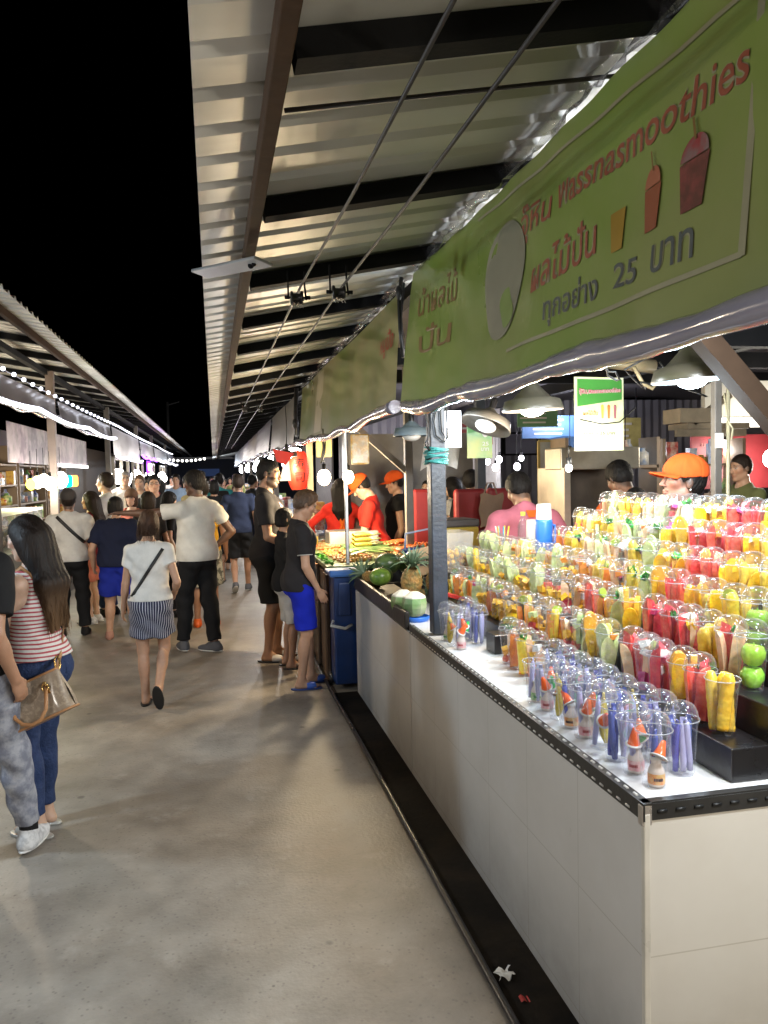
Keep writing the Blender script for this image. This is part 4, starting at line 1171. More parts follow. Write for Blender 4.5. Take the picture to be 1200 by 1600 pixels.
# faded red lettering and a pale stripe on it
g2 = lambda Y, z, o: (f_((Y - 4.25) / 5.1, (z - 2.045) / .645)[0] - o, Y, z)
mb = MB(); put_letters(mb, 'หมูปิ้ง', lambda x, y: g2(4.72 - x, 2.36 + y, .006), .36, .16, .01); mb.build('lettering', mat('dull_red_print', (.40, .05, .03), rough=.4), r_)
mb = MB(); mb.add([g2(7.8, 2.09, .004), g2(7.35, 2.09, .004), g2(7.35, 2.66, .004), g2(7.8, 2.66, .004)], [(0, 1, 2, 3)])
mb.build('pale_panel', mat('pale_print', (.42, .37, .24), rough=.35, var=.2), r_)
for i, (a, b, m, nm) in enumerate([(9.75, 14.2, tarpC, 'brownish grey banner, third along the near row beyond the lantern'), (14.5, 18.9, tarpD, 'grey banner, fourth along the near row'),
                                   (19.2, 24.0, tarpC, 'small brownish banner, fifth along the near row'), (24.3, 30, tarpD, 'far grey banner, sixth along the near row'), (30.3, 38, tarpD, 'farthest banner of the near row, by the crowd')]):
    banner(nm, a, b, 1.045, .98, 2.69, 2.07 + .03 * (i % 2), m, 3 + i, 1, roll_pvc, 'banners along the near stall row', nu=36)
crumple(9.3, 4.2, 1.02, 2.69, .05, 5, 'crumpled clear plastic gathered along the head of the olive banner')
mb = MB(); mb.tube([(1.0, 4.12, 2.72), (.985, 4.12, 2.6), (.99, 4.13, 2.45), (1.0, 4.11, 2.3)], .012, 7); mb.tube([(1.02, 4.15, 2.7), (1.0, 4.15, 2.52), (1.0, 4.13, 2.42)], .007, 6); mb.ball((.985, 4.12, 2.64), (.02, .03, .04), 8)
tag(mb.build('cable_bundle', cable_black), 'black cable bundle hanging in the gap between the first two banners', 'cable')
mb = MB(); mb.tube([(1.0, 9.55, 2.72), (.98, 9.56, 2.4), (.99, 9.55, 2.15)], .025, 7); mb.ball((.98, 9.55, 2.3), (.04, .04, .07), 8)
tag(mb.build('cable_bundle', cable_black), 'black cable bundle hanging beyond the olive banner', 'cable')
grey_steel = mat('weathered_grey_steel', (.16, .145, .13), rough=.5, var=.3)
cream_steel = mat('cream_painted_steel', (.55, .48, .30), rough=.45, var=.2)
post(1.73, 7.0, 0, 2.75, .07, grey_steel, 'grey square post standing behind the pineapples')
post(1.07, 6.5, .94, 2.6, .03, zinc, 'thin bare steel pole in front of the hanging bulbs')
post(1.12, 9.42, 0, 2.72, .075, cream_steel, 'cream post beside the red lantern')
for i, y in enumerate((14.35, 19.05, 24.15, 30.15)): post(1.10, y, 0, 2.7, .08, grey_steel, 'grey post, %s beyond the lantern along the near row' % ORD[i])
mb = MB(); mb.beam((1.24, 7.0, 2.12), (1.71, 7.0, 1.70), .05, .05); tag(mb.build('diagonal_brace', grey_steel), 'grey diagonal brace above the skewer stall', 'brace')
mb = MB(); mb.beam((1.62, 2.6, 2.30), (2.20, 2.62, 1.72), .07, .075); tag(mb.build('diagonal_brace', mat('dark_brown_brace', (.030, .018, .011), rough=.85, spec=.1, var=.3)), 'thick brown diagonal brace beside the bluish lamp', 'brace')

# ------------------------------------------------------------------ pendant lamps over the cups
def cone_lamp(x, y, z, label, power, c, tilt=(0, 0, 0), r=.16, h=.15, lit=True, shade=None, group='pendant lamps over the counters', cord=.5):
    o = empty('pendant_lamp', (x, y, z), 0, label, 'lamp', group); o.rotation_euler = tilt
    sm = shade or mat('beige_enamel_shade', (.085, .075, .055), rough=.35, var=.15)
    mb = MB(); mb.lathe([(.02, h), (.032, h - .01), (.05, h * .75), (r * .62, h * .42), (r * .9, .05), (r, .0), (r * .99, -.004), (r * .88, .045), (r * .60, h * .40), (.045, h * .7), (.02, h * .9)], (0, 0, 0), 28)
    mb.build('lamp_shade', sm, o)
    mb = MB(); mb.lathe([(.018, h - .005), (.02, h + .05), (.012, h + .065), (.001, h + .066)], (0, 0, 0), 12); mb.build('socket', black_plastic, o)
    mb = MB(); mb.tube([(0, 0, h + .06), (.01, .01, h + cord * .5), (0, 0, h + cord)], .005, 6); mb.build('cord', cable_black, o)
    mb = MB(); mb.ball((0, 0, .0), (.062, .062, .036), 14)
    mb.build('bulb', glow('bulb_%s' % ('cool' if c[2] > .95 else 'warm'), c, 40 if lit else 0) if lit else mat('dead_bulb', (.6, .6, .58), rough=.2), o)
    if lit:
        l = lamp('bulb_light', (0, 0, -.13), power, c, .075, o)
        mb = MB(); mb.lathe([(r * .985, -.002), (r * .87, .043), (r * .59, h * .395), (.05, h * .68)], (0, 0, 0), 28); mb.lathe([(r * .93, .012), (r * .5, .014), (.001, .015)], (0, 0, 0), 28); mb.build('inner_glow', glow('shade_glow_%s' % ('cool' if c[2] > .95 else 'warm'), (.45, .72, 1.0) if c[2] > .95 and c[0] < .8 else c, 5.0), o)  # emissive inner face and disc imitate bulb light and glare inside the shade
    return o
COOL = (.72, .88, 1.0); WARM = (1, .80, .55); NEUT = (1, .93, .82)
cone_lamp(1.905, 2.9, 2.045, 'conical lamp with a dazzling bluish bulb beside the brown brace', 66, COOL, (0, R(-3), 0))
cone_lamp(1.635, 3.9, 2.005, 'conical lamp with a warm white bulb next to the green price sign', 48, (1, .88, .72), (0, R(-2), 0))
grey_shade = mat('grey_enamel_shade', (.10, .09, .075), rough=.35, var=.2)
cone_lamp(1.535, 4.35, 1.95, 'unlit wide brownish lamp shade tipped sideways near the light panel', 0, NEUT, (R(-8), R(24), 0), .15, .11, False, grey_shade)
cone_lamp(1.235, 4.9, 1.925, 'unlit bluish grey lamp shade on the far side of the roped post', 0, NEUT, (0, 0, 0), .115, .09, False, mat('blue_grey_shade', (.16, .21, .25), rough=.35))
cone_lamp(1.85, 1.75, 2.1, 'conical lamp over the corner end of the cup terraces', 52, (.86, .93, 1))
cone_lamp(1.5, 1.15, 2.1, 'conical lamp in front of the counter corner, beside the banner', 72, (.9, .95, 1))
lamp_s = lambda x, y, z, p, c, r=.05: lamp('stall_bulb_light', (x, y, z), p, c, r)

# bare bulbs
def bulb(x, y, z, label, c, power, r=.04, name='hanging_bulb', strength=30, cord=.35, group='bare bulbs over the stalls', real=True):
    o = empty(name, (x, y, z), 0, label, 'bulb', group)
    key = 'bare_%s_%d' % ('-'.join('%.2f' % q for q in c), strength)
    mb = MB(); mb.ball((0, 0, 0), (r, r, r * 1.2), 12); mb.build('glass', glow(key, c, strength), o)
    mb = MB(); mb.lathe([(.016, r * 1.0), (.018, r * 1.5 + .03), (.001, r * 1.5 + .032)], (0, 0, 0), 10); mb.tube([(0, 0, r * 1.5 + .03), (0, 0, r * 1.5 + cord)], .004, 5); mb.build('cord', cable_black, o)
    if power: lamp('bulb_light', (0, 0, -r - .03), power, c, .04, o)
    return o
bulb(.985, 7.2, 1.66, 'big glowing bulb over the skewers, the one nearer the lantern', (1, .78, .48), 85, .062)
bulb(1.20, 7.15, 1.66, 'glowing bulb over the skewers beside the thin steel pole', (1, .80, .50), 85, .052)
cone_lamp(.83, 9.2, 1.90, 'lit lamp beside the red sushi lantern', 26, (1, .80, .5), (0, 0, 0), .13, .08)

bulb(1.62, 2.25, 2.16, 'bare bulb added for lid highlights behind the big banner over the middle terraces', (.9, .95, 1), 22, .035)  # this and the next two bulbs are added for sparkle on the lids
bulb(2.15, 3.15, 2.2, 'bare bulb added for lid highlights above the top row of cups', (1, .95, .88), 22, .035)
bulb(1.36, 3.2, 2.12, 'bare bulb added for lid highlights behind the banner foot over the shelf rows', (.9, .95, 1), 16, .035)
# red sushi lantern
ln = empty('paper_lantern', (.985, 9.45, 1.51), 0, 'big glowing red paper lantern with black sushi characters', 'lantern')
redl = mat('red_lantern_paper', (.62, .035, .015), rough=.5, var=.12, scale=3, emit=1.0, ecol=(.75, .035, .012))
mb = MB(); pr = []
for i in range(45):
    q = i / 44; rr = .135 * math.sin(math.pi * (.13 + .74 * q)) ** .55 * (1 + .03 * math.cos(i * math.pi)); pr.append((rr, q * .45))
mb.lathe(pr, (0, 0, 0), 28); mb.build('paper_body', redl, ln)
mb = MB(); mb.lathe([(.001, .46), (.07, .46), (.075, .445), (.075, .43)], (0, 0, 0), 16); mb.lathe([(.001, -.015), (.07, -.015), (.075, 0), (.075, .02)], (0, 0, 0), 16); mb.tube([(0, 0, .46), (0, 0, 1.0)], .006, 5)
mb.build('cap_ring', black_plastic, ln)
mb = MB()
def onl(x, y, h0):
    a = R(-88) + x / .135
    z = h0 + y; q = z / .45; rr = .135 * math.sin(math.pi * (.13 + .74 * max(0, min(1, q)))) ** .55 * 1.035 + .012
    return (rr * math.cos(a), rr * math.sin(a), z)
put_letters(mb, '寿', lambda x, y: onl(x - .06, y, .245), .12, .125, .006); put_letters(mb, '司', lambda x, y: onl(x - .055, y, .09), .11, .115, .006)
mb.build('characters', mat('black_ink', (.008, .006, .006), rough=.6), ln)
mb = MB(); mb.add([(.66, 9.0, 1.98), (.90, 9.0, 1.93), (.80, 9.0, 1.80), (.70, 9.0, 1.84)], [(0, 1, 2, 3)])
pn = mb.build('triangular_pennant', mat('red_cloth', (.45, .02, .02), rough=.7)); tag(pn, 'red pennant hanging behind the tall man', 'pennant')
mb = MB(); mb.add([(.80, 9.05, 1.88), (.84, 9.05, 1.86), (.86, 9.05, 1.62), (.73, 9.05, 1.62)], [(0, 1, 2, 3)])
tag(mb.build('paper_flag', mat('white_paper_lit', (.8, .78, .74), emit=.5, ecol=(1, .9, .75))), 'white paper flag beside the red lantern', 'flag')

# skewer stall
sk = empty('skewer_stall_counter', (0, 0, 0), 0, 'wooden plank counter of the skewer stall beside the blue bin', 'counter')
plank = mat('weathered_planks', (.15, .095, .055), rough=.6, var=.5, scale=3, stretch=(1, 5, .35), c2=(.06, .035, .022), c2scale=2.5, bump=.35, bscale=14)
for i in range(14):
    y = 6.42 + i * .2; mb = MB(); mb.box((.872 + .012 * (i % 3), y, .45), (.022, .19, .86 + .02 * (i % 2))); mb.build('plank', plank, sk, bevel=.004)
mb = MB(); mb.box((1.45, 7.75, .925), (1.15, 2.75, .03)); mb.build('table_top', mat('banana_leaf_cover', (.06, .12, .03), rough=.45, var=.4, scale=4), sk)
mb = MB(); mb.box((1.45, 7.75, .45), (1.05, 2.7, .88)); mb.build('carcass', dark_void, sk)
# blue wheelie bin
bn = empty('wheelie_bin', (.985, 6.17, 0), 0, 'dark blue wheelie bin standing between the tiled counter and the planks', 'bin')
bb = mat('blue_bin_plastic', (.012, .042, .155), rough=.35, var=.3, scale=4, bump=.06, c2=(.015, .03, .09), c2scale=3)
mb = MB(); mb.add([(-.10, -.09, .04), (.12, -.09, .04), (.12, .12, .04), (-.10, .12, .04), (-.105, -.13, .90), (.14, -.13, .90), (.14, .15, .90), (-.105, .15, .90)], [(0, 3, 2, 1), (0, 1, 5, 4), (1, 2, 6, 5), (2, 3, 7, 6), (3, 0, 4, 7)])
mb.box((-.02, -.12, .72), (.10, .03, .26)); mb.build('bin_body', bb, bn, bevel=.012)
mb = MB(); mb.box((.015, .0, .915), (.30, .34, .035)); mb.box((.015, -.15, .93), (.31, .05, .05)); mb.build('rim', mat('light_blue_bin_plastic', (.05, .14, .40), rough=.3, var=.2), bn, bevel=.012)
mb = MB(); mb.tube([(-.115, -.14, .56), (-.14, -.17, .53), (-.03, -.17, .5), (.03, -.14, .52)], .012, 7); mb.build('latch', mat('pale_latch', (.5, .5, .48)), bn)
for q in (-.1, .12):
    mb = MB(); mb.tube([(q - .02, .12, .05), (q + .02, .12, .05)], .05, 14); mb.build('wheel', black_plastic, bn)

# ------------------------------------------------------------------ inside of the near row
for i, (x, y, x2, y2, z) in enumerate([(1.1, 4.0, 6, 4.0, 2.42), (1.1, 5.6, 7, 5.6, 2.52), (1.1, 7.4, 7, 7.4, 2.6), (2.2, 1.5, 2.2, 12, 2.45), (3.6, 1.5, 3.6, 12, 2.55)]):
    mb = MB(); mb.beam((x, y, z), (x2, y2, z), .09, .12); tag(mb.build('ceiling_joist', black_steel), 'dark steel joist under the stall ceiling, %s of five' % ORD[i], 'beam')
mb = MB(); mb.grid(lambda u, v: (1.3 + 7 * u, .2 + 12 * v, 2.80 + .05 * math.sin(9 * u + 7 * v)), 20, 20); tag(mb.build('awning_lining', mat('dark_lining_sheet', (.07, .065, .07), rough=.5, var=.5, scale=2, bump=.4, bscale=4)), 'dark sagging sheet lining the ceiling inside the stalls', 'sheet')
rr = random.Random(4)
for i in range(9):
    x = 1.3 + .42 * i; mb = MB(); pts = [(x + rr.uniform(-.1, .1) + .25 * q, 3.2 + .3 * (i % 4) + rr.uniform(-.05, .05), 2.28 - .16 * math.sin(q * 3.14) + rr.uniform(-.03, .03)) for q in [j / 8 for j in range(9)]]
    mb.tube(pts, .006, 5); tag(mb.build('loose_cable', cable_black), 'loose dark cable sagging under the stall ceiling, %s from the post' % ORD[i], 'cable')
mb = MB(); mb.tube([(2.12, 4.35, 1.985), (2.25, 4.33, 1.955), (2.36, 4.32, 1.965), (2.47, 4.33, 2.05)], .004, 6); tag(mb.build('loose_cable', cable_black), 'black cable drooping across the green price sign', 'cable')
mb = MB(); mb.tube([(2.45, 4.6, 2.36), (2.75, 4.6, 2.33)], .045, 12); mb.tube([(2.5, 4.4, 2.30), (2.56, 4.4, 2.20), (2.62, 4.4, 2.17), (2.66, 4.4, 2.22)], .012, 6)
tag(mb.build('ceiling_pipe', mat('tan_pipe', (.40, .33, .2), rough=.4)), 'tan pipe with a hanging hose behind the price sign', 'pipe')

# price sign and its smaller neighbour
def price_sign(loc, rz, w, h, label, mats, text, dr):
    o = empty('price_sign', loc, rz, label, 'sign')
    mb = MB(); mb.box((0, .008, 0), (w, .01, h)); mb.build('board', mats[0], o)
    mb = MB(); mb.add([(-w * .46, 0, h * .1), (w * .46, 0, h * .2), (w * .46, 0, h * .47), (-w * .46, 0, h * .47)], [(0, 1, 2, 3)]); mb.build('green_field', mats[1], o)
    dr(o, w, h)
    return o
lime = mat('pale_lime_board', (.62, .68, .38), rough=.35, var=.08, c2=(.75, .76, .62), c2scale=3)
gfield = mat('green_sign_field', (.06, .26, .05), rough=.35, var=.15)
def dr1(o, w, h):
    mb = MB(); put_letters(mb, 'จุ๊หิน,พassnasmoothies', lambda x, y: (x - w * .43, -.003, h * .245 + y + x * .05), w * .86, h * .10, .05); mb.build('letter_outline', mat('white_print', (.75, .74, .7)), o)
    mb = MB(); put_letters(mb, 'จุ๊หิน,พassnasmoothies', lambda x, y: (x - w * .43, -.005, h * .245 + y + x * .05), w * .86, h * .10, .012); mb.build('lettering', mat('crimson_print', (.42, .03, .09)), o)
    for q, m in ((.05, mat('yellow_cup_print', (.75, .6, .08))), (.18, mat('orange_cup_print', (.7, .2, .05))), (.31, mat('plum_cup_print', (.35, .12, .14)))):
        mb = MB(); mb.add([(w * (q - .02), -.002, h * -.06), (w * (q + .02), -.002, h * -.06), (w * (q + .03), -.002, h * .1), (w * (q - .03), -.002, h * .1)], [(0, 1, 2, 3)]); mb.ball((w * q, -.001, h * .1), (w * .03, .002, h * .03), 8); mb.build('cup_picture', m, o)
    mb = MB(); put_letters(mb, 'ผลไม้ปั่น', lambda x, y: (x - w * .35, -.003, -h * .02 + y), w * .3, h * .07, .01); mb.build('lettering', mat('orange_cup_print', (.7, .2, .05)), o)
    mb = MB(); put_letters(mb, 'ทุกอย่าง 25 บาท', lambda x, y: (x - w * .4, -.003, -h * .3 + y), w * .7, h * .07, .01); mb.build('lettering', mat('grey_navy_print', (.08, .09, .08)), o)
price_sign((2.285, 4.42, 2.02), R(8), .345, .44, 'green and pale yellow smoothie price sign hanging behind the cups', [lime, gfield], None, dr1)
lamp('sign_light', (2.2, 4.2, 1.80), 5, (1, .95, .85), .04)
bulb(2.0, 4.25, 1.7, 'small bulb below the price sign, half hidden by cups', NEUT, 3, .02, cord=.1, strength=20)
def dr2(o, w, h):
    mb = MB(); mb.ball((w * .22, -.002, h * .2), (w * .17, .002, h * .2), 14); mb.build('cup_picture', mat('white_print', (.75, .74, .7)), o)
    mb = MB(); put_letters(mb, '25', lambda x, y: (x + w * .1, -.003, -h * .2 + y), w * .25, h * .09, .01); put_letters(mb, 'บาท', lambda x, y: (x + w * .05, -.003, -h * .33 + y), w * .3, h * .08, .01); mb.build('lettering', mat('white_print', (.75, .74, .7)), o)
price_sign((1.895, 5.5, 1.935), R(-6), .185, .30, 'small green menu sign hanging between the two lamp shades', [mat('green_sign_board', (.16, .42, .12), rough=.35, var=.2, c2=(.45, .5, .12), c2scale=4), mat('deep_green_print', (.10, .34, .10))], None, dr2)

# steel roasting cabinet, framed picture, right hand post, lit canopy, red banner
cb = empty('roasting_cabinet', (0, 0, 0), 0, 'stainless cabinet with dark sooty opening behind the pink shirt', 'cabinet')
mb = MB(); mb.box((2.90, 5.75, 1.77), (.66, .3, .17)); mb.build('hood', mat('stained_stainless', (.42, .38, .3), rough=.35, metal=.5, var=.3), cb, bevel=.01)
mb = MB(); mb.box((2.60, 5.8, 1.25), (.05, .5, .9)); mb.build('side_panel', mat('stained_stainless', (.42, .38, .3)), cb)
mb = MB(); mb.box((2.95, 6.0, 1.2), (.66, .06, 1.0)); mb.build('back_panel', mat('sooty_brown_panel', (.055, .04, .028), rough=.6, var=.5), cb)
pf = empty('framed_display', (2.88, 6.5, 1.65), R(-4), 'framed glass display of dried flowers beside the cabinet', 'frame')
mb = MB()
for a, b in (((-.10, 0, .29), (.10, 0, .29)), ((-.10, 0, -.29), (.10, 0, -.29)), ((-.10, 0, -.29), (-.10, 0, .29)), ((.10, 0, -.29), (.10, 0, .29)), ((-.1, 0, .0), (.1, 0, .0))): mb.beam(a, b, .02, .02)
mb.build('frame', mat('gold_frame', (.45, .36, .14), rough=.35), pf)
mb = MB(); mb.box((0, .01, .15), (.2, .01, .28)); mb.build('pane', mat('pale_pane', (.5, .52, .5), rough=.1), pf)
mb = MB(); mb.box((0, .012, -.15), (.2, .01, .28)); mb.build('dried_flowers', mat('dried_flowers', (.25, .22, .05), var=.6, scale=30, c2=(.3, .1, .03), c2scale=25), pf)
rp_ = post(2.78, 4.0, 0, 2.7, .045, grey_steel, 'dark steel post with conduit and white junction box behind the orange cap')
mb = MB(); mb.tube([(2.83, 3.97, 0), (2.835, 3.97, 2.7)], .011, 8); mb.tube([(2.80, 3.96, 2.1), (2.815, 3.95, 1.95), (2.85, 3.95, 1.9), (2.84, 3.95, 1.84)], .006, 6)
tag(mb.build('conduit', mat('yellowed_conduit', (.42, .38, .25), rough=.4)), 'yellowed conduit running up the dark post', 'pipe')
mb = MB(); mb.box((2.775, 3.965, 1.835), (.042, .025, .085)); tag(mb.build('junction_box', white_paint, bevel=.004), 'small white electrical box on the dark post', 'box')
mb = MB(); mb.box((4.15, 5.6, 2.22), (.75, .05, .28)); ob_ = mb.build('fascia_board', mat('grey_cream_board', (.42, .40, .35), rough=.5, var=.15)); tag(ob_, 'greyish fascia board above the strip light, near the brown brace', 'board')
mb = MB(); mb.box((4.2, 5.55, 2.03), (.85, .1, .07)); tag(mb.build('strip_light', glow('strip_glow', (1, .94, .8), 5)), 'long white strip light under the fascia board', 'light')
lamp('strip_light_source', (4.2, 5.4, 1.95), 40, (1, .93, .8), .15)
mb = MB(); mb.box((5.3, 7.1, 1.73), (1.3, .03, .54)); rb = mb.build('red_banner', mat('red_shop_banner', (.26, .025, .03), rough=.5, var=.3, scale=4)); tag(rb, 'red shop banner on the stall behind the green shirt', 'banner')
mb = MB()
for q, wd in ((0, .5), (.11, .42), (.22, .55), (.33, .36)): put_letters(mb, ['ขนมจีบ', 'ซาลาเปา', 'ก๋วยเตี๋ยว', '35 บาท'][int(q * 9.2)], lambda x, y: (4.75 + x, 7.075, 1.88 - q + y), wd * .6, .05, .008)
mb.build('lettering', mat('pink_print', (.5, .2, .18)), rb)
bulb(5.25, 6.7, 1.75, 'round glowing globe lamp before the red banner', (1, .93, .85), 25, .075)
bulb(4.9, 6.9, 1.9, 'small glowing bulb left above the green shirt', (1, .95, .9), 8, .035)
mb = MB(); mb.box((3.55, 5.2, 1.98), (.5, .25, .04)); mb.beam((3.35, 5.1, 2.0), (3.65, 5.1, 2.2), .05, .04); mb.box((3.35, 5.12, 2.05), (.3, .22, .10)); mb.box((3.5, 5.1, 1.93), (.56, .03, .05))
tag(mb.build('storage_shelf', mat('old_cardboard_shelf', (.26, .2, .13), rough=.7, var=.4, scale=6)), 'overhead shelf piled with boxes and pipes behind the orange cap', 'shelf')
mb = MB(); mb.grid(lambda u, v: (3.35 + .75 * u, 7.6, 1.66 + .34 * v + .03 * math.sin(6 * u)), 8, 4); tag(mb.build('blue_tarpaulin', mat('blue_tarp', (.015, .06, .16), rough=.5, var=.3)), 'blue tarpaulin stretched across the back of the stall', 'tarpaulin')
for i, (x, y, z) in enumerate([(3.45, 7.3, 1.84), (4.05, 7.3, 1.88)]): bulb(x, y, z, ['white bulb glowing against the blue tarpaulin, nearer the price sign', 'white bulb glowing against the blue tarpaulin, nearer the dark post'][i], (.9, .95, 1), 10, .03)

# dining hall behind
hall = empty('dining_hall_wall', (0, 0, 0), 0, 'mauve corrugated wall with dark framed windows at the back of the dining area', 'wall')
mauve = mat('mauve_corrugated_wall', (.20, .19, .215), rough=.5, var=.15, scale=2)
mb = MB(); n = 90; vs = []
for i in range(n + 1):
    x = 2.2 + 6.5 * i / n; dy = .03 if i % 2 else 0
    vs += [(x, 12.0 + dy, 0), (x, 12.0 + dy, 2.8)]
mb.add(vs, [(2 * i, 2 * i + 2, 2 * i + 3, 2 * i + 1) for i in range(n)]); mb.build('cladding', mauve, hall)
for x in (3.6, 4.2, 4.8, 5.4):
    mb = MB()
    for a, b in (((-.28, 0, -.17), (.28, 0, -.17)), ((-.28, 0, .17), (.28, 0, .17)), ((-.28, 0, -.17), (-.28, 0, .17)), ((.28, 0, -.17), (.28, 0, .17))): mb.beam(a, b, .03, .03)
    w_ = mb.build('window_frame', black_steel, hall, (x, 11.93, 2.1))
    mb = MB(); mb.box((0, .02, 0), (.54, .01, .32)); mb.build('pane', mat('dim_glass', (.3, .29, .36), rough=.1), w_)
mb = MB(); mb.box((8.4, 7, 1.4), (.1, 12, 2.8)); tag(mb.build('side_wall', mat('dim_side_wall', (.12, .11, .11), rough=.6)), 'dim side wall closing the dining area', 'wall')
post(2.62, 7.6, 0, 2.75, .09, blue_steel, 'dark steel post behind the warm white lamp')
crystal = [(2.80, 1.805), (2.965, 1.785), (3.17, 1.765), (3.375, 1.80), (3.55, 1.725), (3.675, 1.83), (3.765, 1.73), (3.905, 1.84), (2.70, 1.78), (2.6, 1.82)]
for i, (x, z) in enumerate(crystal):
    bulb(x, 9.5 + .2 * (i % 3), z, 'round white globe bulb in the dining area, %s of a scattered row' % ORD[i], (.93, .94, 1), 7 if i % 2 == 0 else 0, .042 if i in (4, 5, 6) else .034, 'globe_bulb', 12, .5, 'globe bulbs in the dining area')
lamp_s(4.5, 9.5, 2.4, 60, (.85, .85, 1)); lamp_s(3.0, 10.5, 2.3, 30, (.9, .88, 1))
# busy hanging things and shelving at the back of the stall
for i, (x, y, z, w_, h_, c, nm_) in enumerate([(3.2, 9.8, 2.2, .7, .35, (.30, .05, .05), 'red'), (4.4, 9.9, 2.25, .8, .3, (.05, .12, .26), 'navy'), (5.3, 9.7, 2.15, .6, .4, (.40, .34, .12), 'mustard'), (3.75, 8.8, 2.32, .5, .26, (.10, .22, .10), 'green')]):
    o = empty('hanging_menu', (x, y, z), 0, 'dim %s menu board hanging in the dining area' % nm_, 'sign')
    mb = MB(); mb.box((0, 0, 0), (w_, .03, h_)); mb.build('board', mat('menu_board_%s' % nm_, c, rough=.5, var=.3, scale=6), o)
    mb = MB()
    for q in range(4): mb.box((-w_ * .08 + rr.uniform(-.03, .03), -.018, h_ * (.3 - .2 * q)), (w_ * rr.uniform(.4, .7), .004, h_ * .07))
    mb.build('menu_lines', mat('pale_menu_lines', (.5, .48, .42), rough=.6), o)
    mb = MB(); mb.tube([(-w_ * .4, 0, h_ * .5), (-w_ * .4, 0, .6)], .006, 5); mb.tube([(w_ * .4, 0, h_ * .5), (w_ * .4, 0, .6)], .006, 5); mb.build('hanger', black_steel, o)
for i, x in enumerate((3.3, 4.5)):
    o = empty('storage_rack', (x, 6.3 + .5 * i, 0), 0, ['storage rack of jars and boxes behind the orange caps', 'storage rack of jars and boxes before the dark post'][i], 'shelf')
    mb = MB()
    for z in (1.0, 1.35, 1.7): mb.box((0, 0, z), (.85, .3, .025))
    for q in (-.42, .42): mb.box((q, 0, 1.0), (.03, .3, 1.9))
    mb.build('boards', mat('shelf_boards', (.20, .14, .09)), o)
    mb = MB()
    for q in range(34):
        z = rr.choice((1.013, 1.363, 1.713)); h_ = rr.uniform(.06, .24); w_ = rr.uniform(.025, .06); px, py = rr.uniform(-.37, .37), rr.uniform(-.09, .09)
        if q % 2: mb.lathe([(.001, z), (w_, z), (w_, z + h_ * .7), (w_ * .5, z + h_ * .85), (w_ * .5, z + h_), (.001, z + h_)], (px, py, 0), 8)
        else: mb.box((px, py, z + h_ / 2), (w_ * 2, w_ * 2, h_))
    goods_colours(mb, 5); mb.build('goods', GOODS, o)
# seats, tote bag, cooler, tub
def sofa(x, y, label):
    o = empty('red_bench_seat', (x, y, 0), 0, label, 'seat', 'red seats in the dining area'); m = mat('dark_red_vinyl', (.26, .02, .022), rough=.45, var=.2)
    mb = MB(); mb.box((0, .05, 1.1), (.30, .10, .85)); mb.build('backrest', m, o, bevel=.03)
    mb = MB(); mb.box((.02, -.22, .55), (.32, .45, .14)); mb.build('seat_pad', m, o, bevel=.03)
    mb = MB(); mb.box((0, -.15, .24), (.28, .4, .46)); mb.build('base', dark_void, o)
sofa(2.32, 7.0, 'red high-backed seat beside the brown tote bag'); sofa(2.66, 7.05, 'red high-backed seat behind the pink shirt'); sofa(2.02, 7.4, 'red seat half hidden by the roped post')
tb = empty('tote_bag', (2.43, 6.78, 1.3), 0, 'brown cloth tote bag hanging on the red seat', 'bag')
mb = MB(); mb.grid(lambda u, v: (-.11 + .22 * u + .01 * math.sin(9 * v), -.02 - .03 * math.sin(3.14 * u) * (1 - v * .6), -.12 + .3 * v + .012 * math.sin(8 * u)), 10, 10); mb.build('cloth', mat('brown_cloth', (.22, .14, .09), rough=.8, var=.2, bump=.3), tb)
mb = MB(); mb.tube([(-.06, 0, .18), (-.03, 0, .28), (.03, 0, .28), (.06, 0, .18)], .008, 6); mb.build('handle', mat('brown_cloth', (.22, .14, .09)), tb)
co = empty('cooler_box', (1.86, 6.0, .84), R(4), 'yellow cooler box with dark lid behind the roped post', 'cooler')
mb = MB(); mb.box((0, 0, .21), (.27, .3, .42)); mb.build('box', mat('yellow_plastic', (.42, .31, .05), rough=.4, var=.2), co, bevel=.015)
mb = MB(); mb.box((0, 0, .45), (.28, .31, .06)); mb.build('lid', mat('dark_grey_lid', (.07, .065, .06), rough=.4), co, bevel=.015)
mb = MB(); mb.box((1.86, 6.0, .42), (.5, .5, .83)); tag(mb.build('work_table', dark_void), 'dark work table under the yellow cooler', 'table')
ct = empty('plastic_tub', (1.44, 4.75, 1.10), R(5), 'frosted plastic tub half full of yellow fruit behind the post', 'tub')
mb = MB(); mb.add([(-.09, -.11, 0), (.09, -.11, 0), (.09, .11, 0), (-.09, .11, 0), (-.105, -.13, .22), (.105, -.13, .22), (.105, .13, .22), (-.105, .13, .22)], [(0, 3, 2, 1), (0, 1, 5, 4), (1, 2, 6, 5), (2, 3, 7, 6), (3, 0, 4, 7)]); mb.build('tub_wall', clear('frosted_plastic', rough=.2, haze=.25, blend=.3), ct, bevel=.02)
mb = MB()
for i in range(40): mb.ball((rr.uniform(-.075, .075), rr.uniform(-.09, .09), .02 + rr.uniform(0, .08)), rr.uniform(.012, .02), 7)
mb.build('fruit_heap', mat('yellow_fruit_bits', (.75, .42, .03), rough=.4, var=.2), ct)

